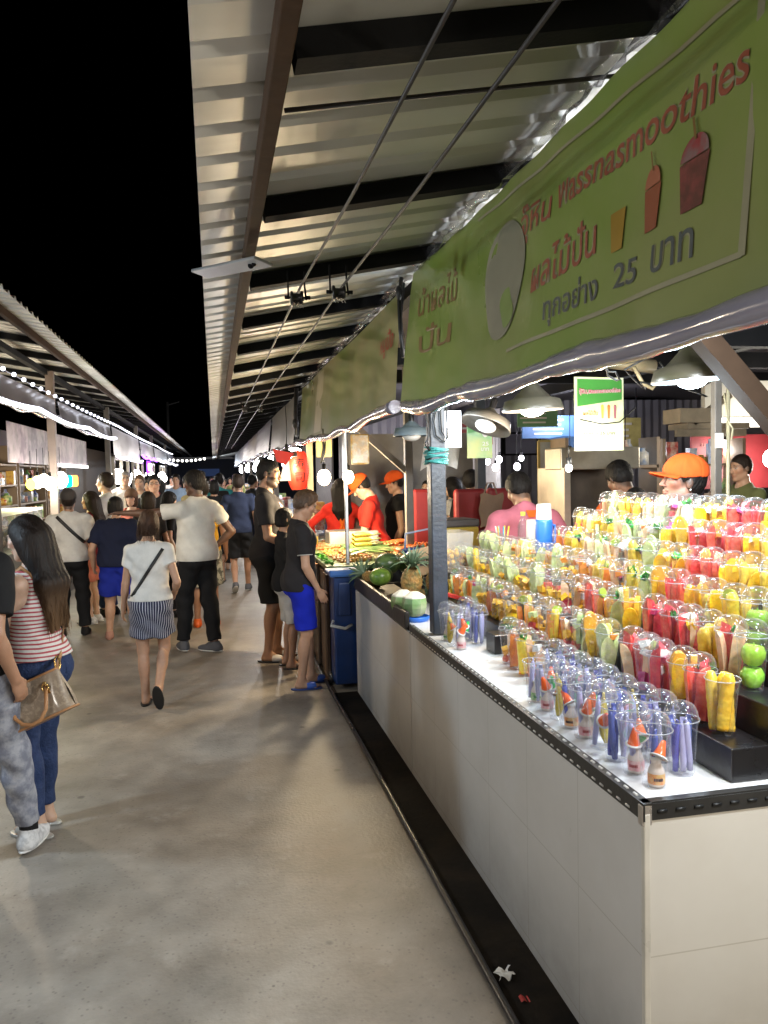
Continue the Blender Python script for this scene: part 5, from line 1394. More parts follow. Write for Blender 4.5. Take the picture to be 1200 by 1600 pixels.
# ------------------------------------------------------------------ opposite row
LX = -1.95
silver = mat('silver_tinsel', (.6, .6, .66), rough=.15, metal=.6, bump=.8, bscale=60)
LT = glow('cool_rope_light', (.86, .88, 1.0), 5)
LTP = glow('violet_rope_light', (.45, .12, 1.0), 7)
def rope_light(label, pts, r, m, n=None, name='rope_light', dots=True, step=.16, dr=.018):
    o = empty(name, (0, 0, 0), 0, label, 'light')
    mb = MB(); mb.tube(pts, r, 6); mb.build('cable', silver, o)
    mb = MB(); mb.ball((0, 0, 0), 1, 8); bead = mb.mesh('light_bead', m); pts = [Vector(p) for p in pts]; d = 0
    for a, b in zip(pts, pts[1:]):
        L = (b - a).length; q = d
        while q < L:
            inst('light_bead', bead, o, a + (b - a) * (q / L) + Vector((.015, 0, 0)), None, (dr, dr, dr)); q += step
        d = q - L
    return o
tarpL = mat('dusky_tarpaulin', (.20, .18, .20), rough=.35, var=.25, bump=.1, bscale=4, coat=.3)
tarpL2 = mat('pale_grey_tarpaulin', (.42, .41, .46), rough=.4, var=.12, bump=.06, bscale=4)
for i, (a, b, m, zt, zb, nm) in enumerate([(5.5, 11.0, tarpL, 2.72, 2.47, 'dusky banner strip on the opposite row nearest the camera'), (11.15, 16.6, tarpL, 2.72, 2.45, 'dusky banner strip on the opposite row, second along'),
                                          (16.8, 22.6, tarpL2, 2.72, 2.15, 'pale grey banner on the opposite row, third along'), (22.9, 28, tarpD, 2.7, 2.3, 'violet-lit grey banner on the opposite row, fourth along'), (28.3, 36, tarpL2, 2.7, 2.3, 'distant pale banner on the opposite row, fifth along'), (36.4, 48, tarpL, 2.7, 2.3, 'most distant banner on the opposite row')]):
    banner(nm, a, b, LX - .03, LX, zt, zb, m, 20 + i, -1, roll_pvc if i in (0, 1) else None, 'banners along the opposite row', nu=36)
def sagline(y0, y1, x, z, s, n): return [(x, y0 + (y1 - y0) * i / n, z - s * abs(math.sin(i / n * math.pi * 3))) for i in range(n + 1)]
rope_light('white rope light swagged along the foot of the nearest opposite banner', sagline(6, 16.7, LX + .05, 2.48, .05, 60), .03, LT, dr=.028, step=.13)
rope_light('string of small white lights along the head of the opposite banners', sagline(6, 40, LX + .03, 2.76, .03, 90), .004, LT, step=.42, dr=.022)
rope_light('white rope light below the pale grey opposite banner', sagline(16.8, 22.6, LX + .05, 2.13, .03, 30), .02, LT, dr=.03, step=.16)
rope_light('violet rope light on the far opposite stalls', sagline(22.9, 29, LX + .05, 2.28, .05, 30), .02, LTP, dr=.035, step=.16)
rope_light('far white rope light on the opposite stalls', sagline(29, 44, LX + .05, 2.3, .05, 40), .02, LT, dr=.04, step=.3)
pur = empty('neon_sign', (LX + .1, 24.5, 1.98), R(90), 'small violet and pink neon sign far along the opposite row', 'sign')
mb = MB(); mb.box((0, .02, 0), (1.2, .03, .36)); mb.build('board', glow('violet_sign_glow', (.30, .06, .9), 3.0), pur)
mb = MB()
for q in range(5): mb.tube([(-.42 + .2 * q + .06 * math.cos(a), -.02, .09 * math.sin(a)) for a in [j * .6 for j in range(9)]], .022, 6)
mb.build('neon_tube', glow('pink_neon', (1, .55, 1), 9), pur)
lamp_s(LX + .5, 24.5, 1.9, 50, (.55, .25, 1))
post(-2.09, 8.25, 0, 3.1, .13, grey_steel, 'thick grey post at the near end of the opposite stall')
mb = MB(); mb.box((-2.17, 8.16, 1.25), (.03, .02, 2.1)); tag(mb.build('strip_light', glow('tall_strip_glow', (1, .93, .8), 4)), 'tall thin strip light beside the thick grey post', 'light')
for i, y in enumerate((11.1, 16.7, 22.8, 28.2, 36)): post(-2.05, y, 0, 3.1, .10, grey_steel if i else mat('pinkish_grey_post', (.30, .24, .22), rough=.5), 'post of the opposite row, %s beyond the thick grey one' % ORD[i])
sp = empty('stall_sign', (0, 0, 0), 0, 'pale mauve printed stall sign washed by white light along its foot', 'sign')
mb = MB(); mb.grid(lambda u, v: (-2.32, 9.9 + 5.9 * u, 1.90 + .48 * v), 10, 4); mb.build('printed_panel', mat('mauve_print', (.34, .27, .29), rough=.5, var=.7, scale=2.2, c2=(.14, .10, .13), c2scale=2.6, c2lo=.46, c2hi=.58, detail=8), sp)
mb = MB(); mb.box((-2.29, 14.2, 1.905), (.02, 2.9, .05)); mb.build('foot_light', glow('sign_foot_glow', (1, .97, .95), 6), sp)
lamp_s(-1.8, 10.4, 1.72, 24, (.95, .93, .9)); lamp_s(-1.8, 14, 1.72, 24, (1, .92, .82)); lamp_s(-2.9, 10.5, 1.75, 40, (1, .84, .6)); lamp_s(-2.9, 13.5, 1.75, 40, (1, .84, .6))
colours = [((.75, .8, .08), 8, .055), ((1, .93, .6), 14, .065), ((1, .93, .65), 14, .07), ((1, .95, .75), 14, .075), ((1, .95, .85), 16, .09), ((1, .96, .9), 16, .10)]
nm = ['yellow-green bulb', 'cream bulb', 'cream bulb', 'cream bulb', 'large white bulb', 'large white bulb']
for i, (c, s_, r) in enumerate(colours):
    bulb(-2.05, 9.75 + .36 * i, 1.64 + .02 * (i % 3), '%s in the row over the opposite counter, %s from the thick post' % (nm[i], ORD[i]), c, 8, r, strength=s_, cord=.3, group='bulbs over the opposite counter')
mb = MB(); mb.box((0, 0, 0), (.06, .38, .17)); tag(mb.build('sign_lamp', glow('teal_glow', (.01, .75, .5), 3.5), None, (-2.02, 12.0, 1.66), bevel=.03), 'glowing teal lamp box over the opposite counter', 'light')
mb = MB(); mb.box((0, 0, 0), (.06, .42, .17)); tag(mb.build('sign_lamp', glow('orange_glow', (1, .38, .07), 4.5), None, (-2.02, 12.45, 1.66), bevel=.03), 'glowing orange lamp box over the opposite counter', 'light')
lamp_s(-1.9, 12.0, 1.6, 6, (.05, .8, .6)); lamp_s(-1.9, 12.5, 1.6, 8, (1, .45, .15))
oc_ = empty('opposite_counter', (0, 0, 0), 0, 'counter of the opposite stall with a steel framed glass case', 'counter')
mb = MB(); mb.box((-2.5, 12.5, .45), (.7, 8.2, .9)); mb.build('base', mat('dull_steel_panel', (.25, .24, .23), rough=.45, metal=.3, var=.3), oc_)
mb = MB(); mb.box((-2.5, 9.9, 1.32), (.6, 2.4, .03)); mb.build('case_top', white_paint, oc_)
mb = MB(); mb.box((-2.5, 9.9, 1.1), (.58, 2.38, .42)); mb.build('case_glass', clear('case_glass_sheet', haze=.15, rough=.05), oc_)
mb = MB()
for i in range(60): mb.ball((-2.5 + rr.uniform(-.25, .25), 9.9 + rr.uniform(-1.1, 1.1), .92 + rr.uniform(0, .2)), rr.uniform(.04, .07), 6)
mb.build('case_contents', mat('packed_food', (.4, .3, .2), var=.6, scale=8, c2=(.1, .08, .08), c2scale=10), oc_)
mb = MB(); mb.box((-4.6, 24, 1.4), (.1, 40, 2.8)); tag(mb.build('back_wall', mat('stall_back_wall', (.075, .052, .036), rough=.6, var=.4, scale=2)), 'dark back wall of the opposite stalls', 'wall')
for i, y in enumerate((9.2, 11.6, 14.0, 16.4, 18.8)):
    o = empty('wall_shelf', (-3.6, y, 0), 0, 'crowded back shelf of the opposite stall, %s from the thick post' % ORD[i], 'shelf', 'back shelves of the opposite stall')
    mb = MB()
    for z in (.9, 1.25, 1.6, 1.95): mb.box((0, 0, z), (.4, 2.2, .03))
    for q in (-1.1, 1.1): mb.box((0, q, 1.2), (.4, .04, 2.2))
    mb.build('boards', mat('shelf_boards', (.20, .14, .09), rough=.6, var=.3), o)
    mb = MB()
    for q in range(46):
        z = rr.choice((.915, 1.265, 1.615)); h_ = rr.uniform(.08, .28); w_ = rr.uniform(.03, .09); p = (rr.uniform(-.1, .15), rr.uniform(-1.0, 1.0))
        if q % 2: mb.lathe([(.001, z), (w_, z), (w_, z + h_ * .7), (w_ * .4, z + h_ * .85), (w_ * .4, z + h_), (.001, z + h_)], (p[0], p[1], 0), 8)
        else: mb.box((p[0], p[1], z + h_ / 2), (w_ * 2, w_ * 2, h_))
    goods_colours(mb, 4); mb.build('goods', GOODS, o)
# glass cases and back shelves of the far opposite stalls
for i, y in enumerate((18.5, 22.5, 27, 33)):
    o = empty('stall_case', (-2.35, y, 0), 0, 'steel framed glass food case on the opposite row, %s beyond the signboard' % ORD[i], 'case', 'food cases along the opposite row')
    mb = MB()
    for a, b in (((.35, -1.4, .0), (.35, -1.4, 2.1)), ((.35, 1.4, 0), (.35, 1.4, 2.1)), ((.35, -1.4, 2.1), (.35, 1.4, 2.1)), ((.35, -1.4, 1.45), (.35, 1.4, 1.45)), ((.35, 0, .9), (.35, 0, 2.1)), ((.35, -1.4, .9), (.35, 1.4, .9))): mb.beam(a, b, .06, .06)
    mb.build('frame', mat('pale_steel_frame', (.5, .46, .38), rough=.4), o)
    mb = MB(); mb.box((.05, 0, .44), (.55, 2.8, .88)); mb.build('base', mat('dull_steel_panel', (.25, .24, .23)), o)
    mb = MB()
    for q in range(24): mb.box((rr.uniform(-.1, .2), rr.uniform(-1.2, 1.2), .98 + rr.uniform(0, .1)), (.2, .2, rr.uniform(.08, .3)))
    goods_colours(mb, 6); mb.build('goods', GOODS, o)
    bulb(-1.98, y - .8, 1.72, 'dazzling white bulb over the opposite food case, %s along' % ORD[i], (1, .95, .88), 130, .14, strength=25, group='dazzling bulbs along the opposite row')
    bulb(-1.98, y + .6, 1.62, 'second dazzling bulb over the opposite food case, %s along' % ORD[i], (1, .93, .85), 0, .12, strength=25, group='dazzling bulbs along the opposite row')
# near row, beyond the lantern
for i, y in enumerate((12, 16.5, 21.5, 27, 33)):
    o = empty('stall_counter', (1.5, y, 0), 0, 'crowded stall counter on the near row, %s beyond the lantern' % ORD[i], 'counter', 'stall counters along the near row')
    mb = MB(); mb.box((0, 0, .45), (.8, 3.8, .9)); mb.build('base', mat('dull_steel_panel', (.25, .24, .23)), o)
    mb = MB()
    for q in range(40): mb.box((rr.uniform(-.35, .1), rr.uniform(-1.8, 1.8), .95 + rr.uniform(0, .25)), (rr.uniform(.06, .2), rr.uniform(.06, .2), rr.uniform(.06, .3)))
    goods_colours(mb, 7); mb.build('goods', GOODS, o)
    mb = MB(); mb.box((2.2, 0, 1.4), (.06, 4.0, 2.8)); mb.build('back_panel', mat('lit_back_panel', (.3, .28, .27), var=.3), o)
    bulb(1.12, y - 1, 1.93, 'dazzling white bulb over the near row, %s beyond the lantern' % ORD[i], (1, .96, .92), 100, .11, strength=25, group='dazzling bulbs along the near row')
    bulb(1.15, y + .7, 1.88, 'smaller white bulb over the near row, %s beyond the lantern' % ORD[i], (.95, .96, 1), 0, .09, strength=25, group='dazzling bulbs along the near row')
# far end of the lane
rope_light('string of white bulbs strung across the far end of the lane', [(-2.2 + 1.9 * i / 12, 38, 2.5 - .10 * math.sin(i / 12 * 3.14)) for i in range(13)], .006, glow('far_bulb_glow', (1, .97, .88), 8), step=.2, dr=.055)
mb = MB(); mb.box((-.4, 46, 2.68), (6, .12, .12)); tag(mb.build('gantry_bar', grey_steel), 'grey bar spanning the far end of the lane', 'bar')
mb = MB(); mb.box((0, 56, 1.5), (14, .3, 3.0)); fe = mb.build('far_building', mat('dark_blue_facade', (.03, .04, .08), rough=.6, var=.5, scale=.6)); tag(fe, 'dark bluish building closing the far end of the lane', 'building')
mb = MB(); mb.box((-.4, 55.8, 1.9), (1.6, .05, .5)); mb.build('lit_signboard', glow('blue_board_glow', (.03, .05, .12), .6), fe)
mb = MB(); mb.tube([(-2.6, 50, 0), (-2.6, 50, 6.2)], .09, 8); mb.beam((-2.6, 50, 6.0), (-1.9, 50, 6.2), .06, .06); tag(mb.build('lamp_mast', grey_steel), 'dim mast rising beyond the far end of the opposite roof', 'mast')
lamp_s(-.3, 40, 2.3, 200, (.8, .88, 1)); lamp_s(-.4, 30, 2.5, 120, (1, .92, .85)); lamp_s(-.5, 21, 2.5, 60, (1, .9, .8))

# lamps of the stalls beside and behind the camera
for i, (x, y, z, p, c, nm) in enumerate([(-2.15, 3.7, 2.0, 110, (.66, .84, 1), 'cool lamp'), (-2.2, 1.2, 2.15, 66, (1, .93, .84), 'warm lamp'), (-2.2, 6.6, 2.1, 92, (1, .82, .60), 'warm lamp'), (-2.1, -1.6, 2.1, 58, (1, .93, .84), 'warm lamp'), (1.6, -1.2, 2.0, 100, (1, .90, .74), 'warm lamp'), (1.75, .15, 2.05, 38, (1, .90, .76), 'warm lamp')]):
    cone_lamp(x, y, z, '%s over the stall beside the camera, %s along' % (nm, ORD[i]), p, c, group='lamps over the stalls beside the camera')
# ------------------------------------------------------------------ fruit pieces (shared meshes)
r3 = random.Random(21)
CUP = clear('cup_plastic', tint=(.985, .99, 1.0), rough=.06, blend=.36, haze=.022, edge=.26, cap=.18)
DOME = clear('dome_plastic', tint=(.985, .99, 1.0), rough=.05, blend=.42, haze=.034, edge=.26, cap=.24)
def fm(name, c, c2=None, **kw): return mat(name, c, rough=kw.pop('rough', .32), var=.22, scale=40, c2=c2, c2scale=kw.pop('c2scale', 35), rand=kw.pop('rand', .12), sss=.0, bump=.15, bscale=90, **kw)
M_ = dict(melon=fm('watermelon_flesh', (.72, .045, .055), (.80, .14, .12)), mango=fm('mango_flesh', (.86, .42, .012), (.88, .52, .03)), pine=fm('pineapple_flesh', (.84, .60, .07), (.80, .48, .03)),
          orange=fm('papaya_flesh', (.80, .22, .025), (.85, .32, .04)), guava=fm('guava_flesh', (.62, .72, .28), (.74, .78, .45)), pale=fm('cantaloupe_flesh', (.86, .52, .28), (.85, .62, .4)),
          dragon=fm('dragonfruit_flesh', (.60, .03, .20), (.5, .02, .14)), white=fm('white_dragonfruit', (.78, .76, .74), (.05, .05, .05), c2scale=160, c2lo=.62, c2hi=.66), green=fm('mint_leaf', (.035, .26, .03), (.06, .36, .05)),
          apple=fm('green_apple_skin', (.28, .58, .04), (.38, .64, .10), c2scale=12, rough=.2), passion=fm('passionfruit_pulp', (.85, .50, .01), (.02, .015, .01), c2scale=70, c2lo=.60, c2hi=.64),
          banana=fm('banana_skin', (.62, .48, .05), (.06, .035, .015), c2scale=26, c2lo=.55, c2hi=.62), blue=mat('indigo_wrapper', (.10, .13, .42), rough=.25, var=.3, rand=.2), lilac=mat('lilac_wrapper', (.42, .42, .66), rough=.3, rand=.2),
          jelly=mat('orange_jelly', (.90, .16, .03), rough=.15, rand=.08), gjelly=mat('green_jelly', (.03, .50, .12), rough=.15), kiwi=fm('kiwi_flesh', (.40, .50, .05), (.06, .08, .02), c2scale=60, c2lo=.58, c2hi=.64),
          berry=fm('purple_berry', (.09, .02, .12), (.14, .04, .18)), straw=fm('strawberry_skin', (.70, .03, .04), (.8, .2, .1), c2scale=90))
def spear(l, w, th, bend=0, tip=.5, n=9, ridges=0):
    mb = MB(); vs = []; k = 8
    for i in range(n + 1):
        q = i / n; z = l * q
        s = math.sqrt(max(.02, 1 - (max(0, q - .80) / .20) ** 2 * (1 - .35 * tip))) - .12 * (1 - q)
        if ridges: s *= 1 + .05 * math.sin(q * ridges * 6.28)
        for j in range(k):
            a = 2 * math.pi * j / k
            x = math.copysign(abs(math.cos(a)) ** .6, math.cos(a)) * w * s; y = math.copysign(abs(math.sin(a)) ** .6, math.sin(a)) * th * s
            vs.append((x + bend * q * q, y, z))
    fs = [(i * k + j, i * k + (j + 1) % k, (i + 1) * k + (j + 1) % k, (i + 1) * k + j) for i in range(n) for j in range(k)] + [tuple(range(k))[::-1], tuple(n * k + j for j in range(k))]
    mb.add(vs, fs, True); return mb
def wedge(l, w, th, lean=.0, slant=.35):
    """cut spear with flat faces: triangular section, slanted pointed tip"""
    mb = MB(); n = 7; vs = []; sec = [(-1, -.75), (1, -.8), (.15, 1.0), (-.35, .85)]
    jx = [r3.uniform(-.06, .06) for _ in range(n + 1)]
    for i in range(n + 1):
        q = i / n; s = .86 + .14 * q if q < .8 else 1 - (q - .8) * 1.2
        for x, y in sec: vs.append(((x * s + jx[i]) * w + lean * q * q, (y * s + jx[n - i]) * th, l * q + (slant * w * x if i == n else 0)))
    k = 4
    mb.add(vs, [(i * k + j, i * k + (j + 1) % k, (i + 1) * k + (j + 1) % k, (i + 1) * k + j) for i in range(n) for j in range(k)] + [(3, 2, 1, 0), tuple(n * k + j for j in range(k))], False); return mb
def slab(l, w, th):
    mb = MB(); n = 18
    out = [(w * math.sin(a) * (1 - .15 * math.cos(a)), l * .5 * (1 - math.cos(a))) for a in [2 * math.pi * i / n for i in range(n)]]
    vs = [(x, -th, z) for x, z in out] + [(x * .94, th, z * .96 + .002) for x, z in out]
    mb.add(vs, [tuple(range(n)), tuple(range(2 * n - 1, n - 1, -1))] + [(i, i + n, (i + 1) % n + n, (i + 1) % n) for i in range(n)], False); return mb
def chunk(s):
    mb = MB(); vs = []
    q = [r3.uniform(.75, 1.15) for _ in range(8)]
    for i, (x, y, z) in enumerate([(-1, -1, -1), (1, -1, -1), (1, 1, -1), (-1, 1, -1), (-1, -1, 1), (1, -1, 1), (1, 1, 1), (-1, 1, 1)]): vs.append((x * s * q[i], y * s * q[i] * .8, z * s * q[i] * .7))
    mb.add(vs, [(0, 3, 2, 1), (4, 5, 6, 7), (0, 1, 5, 4), (1, 2, 6, 5), (2, 3, 7, 6), (3, 0, 4, 7)]); return mb
def leafs(s, n=9):
    mb = MB()
    for i in range(n):
        a = r3.uniform(0, 6.28); t = r3.uniform(.2, 1.2); L = s * r3.uniform(.7, 1.1); w = L * .32
        d = Vector((math.cos(a) * math.sin(t), math.sin(a) * math.sin(t), math.cos(t))); u = d.cross(Vector((0, 0, 1))).normalized(); nn = u.cross(d)
        mb.add([(0, 0, 0), d * L * .5 + u * w - nn * w * .3, d * L, d * L * .5 - u * w - nn * w * .3, d * L * .5 + nn * w * .2], [(0, 1, 4), (1, 2, 4), (2, 3, 4), (3, 0, 4)], True)
    return mb
PM = {}
def pm(key, mb, m):
    PM[key] = mb.mesh(key, m); return PM[key]
for i in range(3):
    pm('watermelon_spear.%d' % i, wedge(.138 + .014 * i, .020, .016, .006 * (i - 1), .6), M_['melon']); pm('mango_slice.%d' % i, slab(.105 + .012 * i, .029, .009), M_['mango'])
    pm('pineapple_spear.%d' % i, spear(.14 + .012 * i, .020, .017, .005, .7, 16, 6), M_['pine']); pm('papaya_spear.%d' % i, wedge(.118 + .012 * i, .018, .013, .006 * (i - 1), .4), M_['orange'])
    pm('guava_slice.%d' % i, slab(.11 + .012 * i, .027, .008), M_['guava']); pm('melon_spear.%d' % i, wedge(.138 + .014 * i, .019, .013, .010 * (i - 1), -.5), M_['pale'])
    pm('fruit_chunk_red.%d' % i, chunk(.017), M_['melon']); pm('fruit_chunk_yellow.%d' % i, chunk(.018), M_['mango']); pm('fruit_chunk_orange.%d' % i, chunk(.018), M_['orange']); pm('fruit_chunk_pink.%d' % i, chunk(.017), M_['dragon'])
    pm('fruit_chunk_white.%d' % i, chunk(.018), M_['white']); pm('fruit_chunk_green.%d' % i, chunk(.018), M_['guava']); pm('pulp_lump.%d' % i, chunk(.02), M_['passion']); pm('mint_sprig.%d' % i, leafs(.036), M_['green']); pm('kiwi_slice.%d' % i, slab(.042, .022, .004), M_['kiwi'])
mb = MB(); mb.lathe([(.001, .004), (.012, 0), (.026, .008), (.0365, .03), (.036, .048), (.026, .064), (.010, .063), (.002, .055)], (0, 0, 0), 18); mb.tube([(0, 0, .055), (.003, 0, .072)], .0015, 5); pm('green_apple', mb, M_['apple'])
mb = MB(); mb.tube([(.016 * math.sin(q * 2.6) , 0, .15 * q) for q in [i / 12 for i in range(13)]], [.006, .011, .0145, .016, .0165, .0165, .0165, .016, .015, .013, .009, .005, .004], 7); pm('banana', mb, M_['banana'])
for key, m in (('indigo_packet', 'blue'), ('lilac_packet', 'lilac')):
    mb = MB(); mb.tube([(0, 0, .0), (.001, 0, .03), (-.001, 0, .08), (.001, 0, .128), (.002, 0, .14)], [.008, .0095, .0095, .009, .004], 6); mb.box((.002, 0, .142), (.014, .003, .016)); pm(key, mb, M_[m])
for key, m in (('jelly_cone', 'jelly'), ('green_jelly_cone', 'gjelly')):
    mb = MB(); mb.lathe([(.001, .05), (.006, .049), (.0175, .004), (.0185, .002)], (0, 0, 0), 14); mb.lathe([(.0235, 0), (.0235, .003), (.001, .0035)], (0, 0, 0), 14, 1); pm(key, mb, [M_[m], white_paint])
mb = MB(); mb.ball((0, 0, 0), .013, 9); pm('purple_berry', mb, M_['berry'])
mb = MB(); mb.lathe([(.001, -.016), (.008, -.012), (.015, .004), (.014, .014), (.006, .019), (.001, .019)], (0, 0, 0), 10); pm('strawberry', mb, M_['straw'])
# yogurt drink bottles: white body, printed label band, foil or green cap
def bottle_mesh(key, lab, cap, capc):
    mb = MB(); mb.lathe([(.001, 0), (.0205, 0), (.0225, .004), (.0225, .036), (.021, .044), (.0135, .060), (.0135, .068), (.0155, .070), (.0155, .074)], (0, 0, 0), 18)
    mb.lathe([(.0228, .008), (.0231, .010), (.0231, .034), (.0228, .036)], (0, 0, 0), 18, 1)
    mb.lathe([(.0158, .0735), (.0158, .078), (.001, .0785)], (0, 0, 0), 16, 2)
    for q in range(6): mb.box((.0236 * math.cos(-2.6 + .17 * q), .0236 * math.sin(-2.6 + .17 * q), .022), (.004, .003, .007), Matrix.Rotation(-2.6 + .17 * q, 3, 'Z'), 3)
    return pm(key, mb, [mat('milky_plastic', (.70, .60, .54), rough=.25, var=.06), lab, cap, capc])
ink_red = mat('red_label_ink', (.35, .02, .02)); ink_dark = mat('dark_label_ink', (.05, .02, .02))
bottle_mesh('yogurt_bottle_orange', mat('orange_label', (.72, .24, .06), rough=.3, c2=(.75, .5, .2), c2scale=60), mat('foil_cap', (.66, .64, .6), rough=.3), ink_dark)
bottle_mesh('yogurt_bottle_pink', mat('pink_label', (.70, .28, .30), rough=.3, c2=(.75, .5, .48), c2scale=60), mat('red_foil_cap', (.55, .05, .05), rough=.3), ink_red)
bottle_mesh('yogurt_bottle_green', mat('green_label', (.2, .42, .12), rough=.3, c2=(.6, .65, .4), c2scale=60), mat('foil_cap', (.66, .64, .6)), mat('green_ink', (.02, .2, .04)))

# the cup and its domed lid
mb = MB(); mb.lathe([(.0005, .003), (.029, .0025), (.031, .0), (.0325, .004), (.0365, .055), (.0405, .105), (.0445, .146), (.0472, .150), (.0492, .1515), (.0492, .1545), (.0470, .1555)], (0, 0, 0), 26); TUM = mb.mesh('tumbler', CUP)
mb = MB(); mb.lathe([(.0488, .1556), (.0498, .158), (.0470, .161), (.0462, .166), (.0450, .176), (.0405, .189), (.0325, .1985), (.022, .204), (.0115, .206), (.0085, .2055)], (0, 0, 0), 26); DOM = mb.mesh('dome_lid', DOME)
mb = MB(); mb.lathe([(.0498, .1548), (.0506, .1563), (.0498, .158), (.0486, .1563), (.0498, .1548)], (0, 0, 0), 26); RIM = mb.mesh('lid_rim', clear('rim_plastic', tint=(.94, .96, .98), haze=.30, rough=.08, blend=.4, edge=.3))

TYPES = {
 'watermelon': ('watermelon spears', [('watermelon_spear', 5, 'ring')]),
 'watermelon_melon': ('watermelon spears and cantaloupe', [('watermelon_spear', 3, 'ring'), ('melon_spear', 2, 'ring')]),
 'mango': ('yellow mango slices', [('mango_slice', 4, 'slab')]),
 'mango_melon': ('mango and watermelon', [('mango_slice', 2, 'slab'), ('watermelon_spear', 3, 'ring')]),
 'pineapple': ('pineapple spears', [('pineapple_spear', 4, 'ring')]),
 'pine_mango': ('pineapple and mango', [('pineapple_spear', 2, 'ring'), ('mango_slice', 2, 'slab')]),
 'apple': ('two whole green apples', [('green_apple', 2, 'stack')]),
 'guava': ('pale green guava slices', [('guava_slice', 4, 'slab'), ('kiwi_slice', 1, 'slab')]),
 'guava_mint': ('guava with mint leaves on top', [('guava_slice', 3, 'slab'), ('fruit_chunk_green', 3, 'heap'), ('mint_sprig', 2, 'top')]),
 'mixed_orange': ('papaya and mixed chunks', [('papaya_spear', 3, 'ring'), ('fruit_chunk_yellow', 4, 'heap'), ('kiwi_slice', 1, 'top')]),
 'mixed_red': ('mixed red and yellow chunks', [('fruit_chunk_red', 5, 'heap'), ('fruit_chunk_yellow', 4, 'heap'), ('melon_spear', 1, 'ring')]),
 'mixed_mint': ('mixed fruit under mint leaves', [('fruit_chunk_orange', 4, 'heap'), ('pineapple_spear', 2, 'ring'), ('mint_sprig', 2, 'top'), ('purple_berry', 1, 'top')]),
 'dragon': ('pink and white dragonfruit', [('fruit_chunk_pink', 5, 'heap'), ('fruit_chunk_white', 3, 'top'), ('melon_spear', 1, 'ring')]),
 'melon_white': ('watermelon topped with white dragonfruit', [('watermelon_spear', 4, 'ring'), ('fruit_chunk_white', 2, 'top')]),
 'papaya': ('orange papaya spears', [('papaya_spear', 5, 'ring')]),
 'strawberry': ('strawberries and cantaloupe', [('melon_spear', 2, 'ring'), ('strawberry', 4, 'heap'), ('fruit_chunk_yellow', 3, 'heap')]),
 'passion': ('yellow passionfruit pulp', [('pulp_lump', 9, 'heap')]),
 'mango_cubes': ('yellow mango cubes', [('fruit_chunk_yellow', 9, 'heap')]),
 'yog_orange': ('an orange labelled yogurt bottle and jelly', [('yogurt_bottle_orange', 1, 'base'), ('jelly_cone', 1, 'jel'), ('indigo_packet', 1, 'ring')]),
 'yog_pink': ('a pink labelled yogurt bottle and jellies', [('yogurt_bottle_pink', 1, 'base'), ('jelly_cone', 2, 'jel'), ('green_jelly_cone', 1, 'jel'), ('lilac_packet', 1, 'ring')]),
 'yog_green': ('a green labelled yogurt bottle and packets', [('yogurt_bottle_green', 1, 'base'), ('lilac_packet', 2, 'ring')]),
 'indigo': ('indigo sachets', [('indigo_packet', 3, 'ring'), ('lilac_packet', 2, 'ring')]),
 'lilac': ('lilac sachets', [('lilac_packet', 3, 'ring'), ('indigo_packet', 1, 'ring')]),
 'banana': ('a speckled banana and jelly', [('banana', 1, 'ring'), ('jelly_cone', 1, 'jel'), ('lilac_packet', 1, 'ring')]),
 'banana_indigo': ('a banana and indigo sachets', [('banana', 1, 'ring'), ('indigo_packet', 3, 'ring')]),
}
NAMEFIX = lambda k: k
n_cups = 0
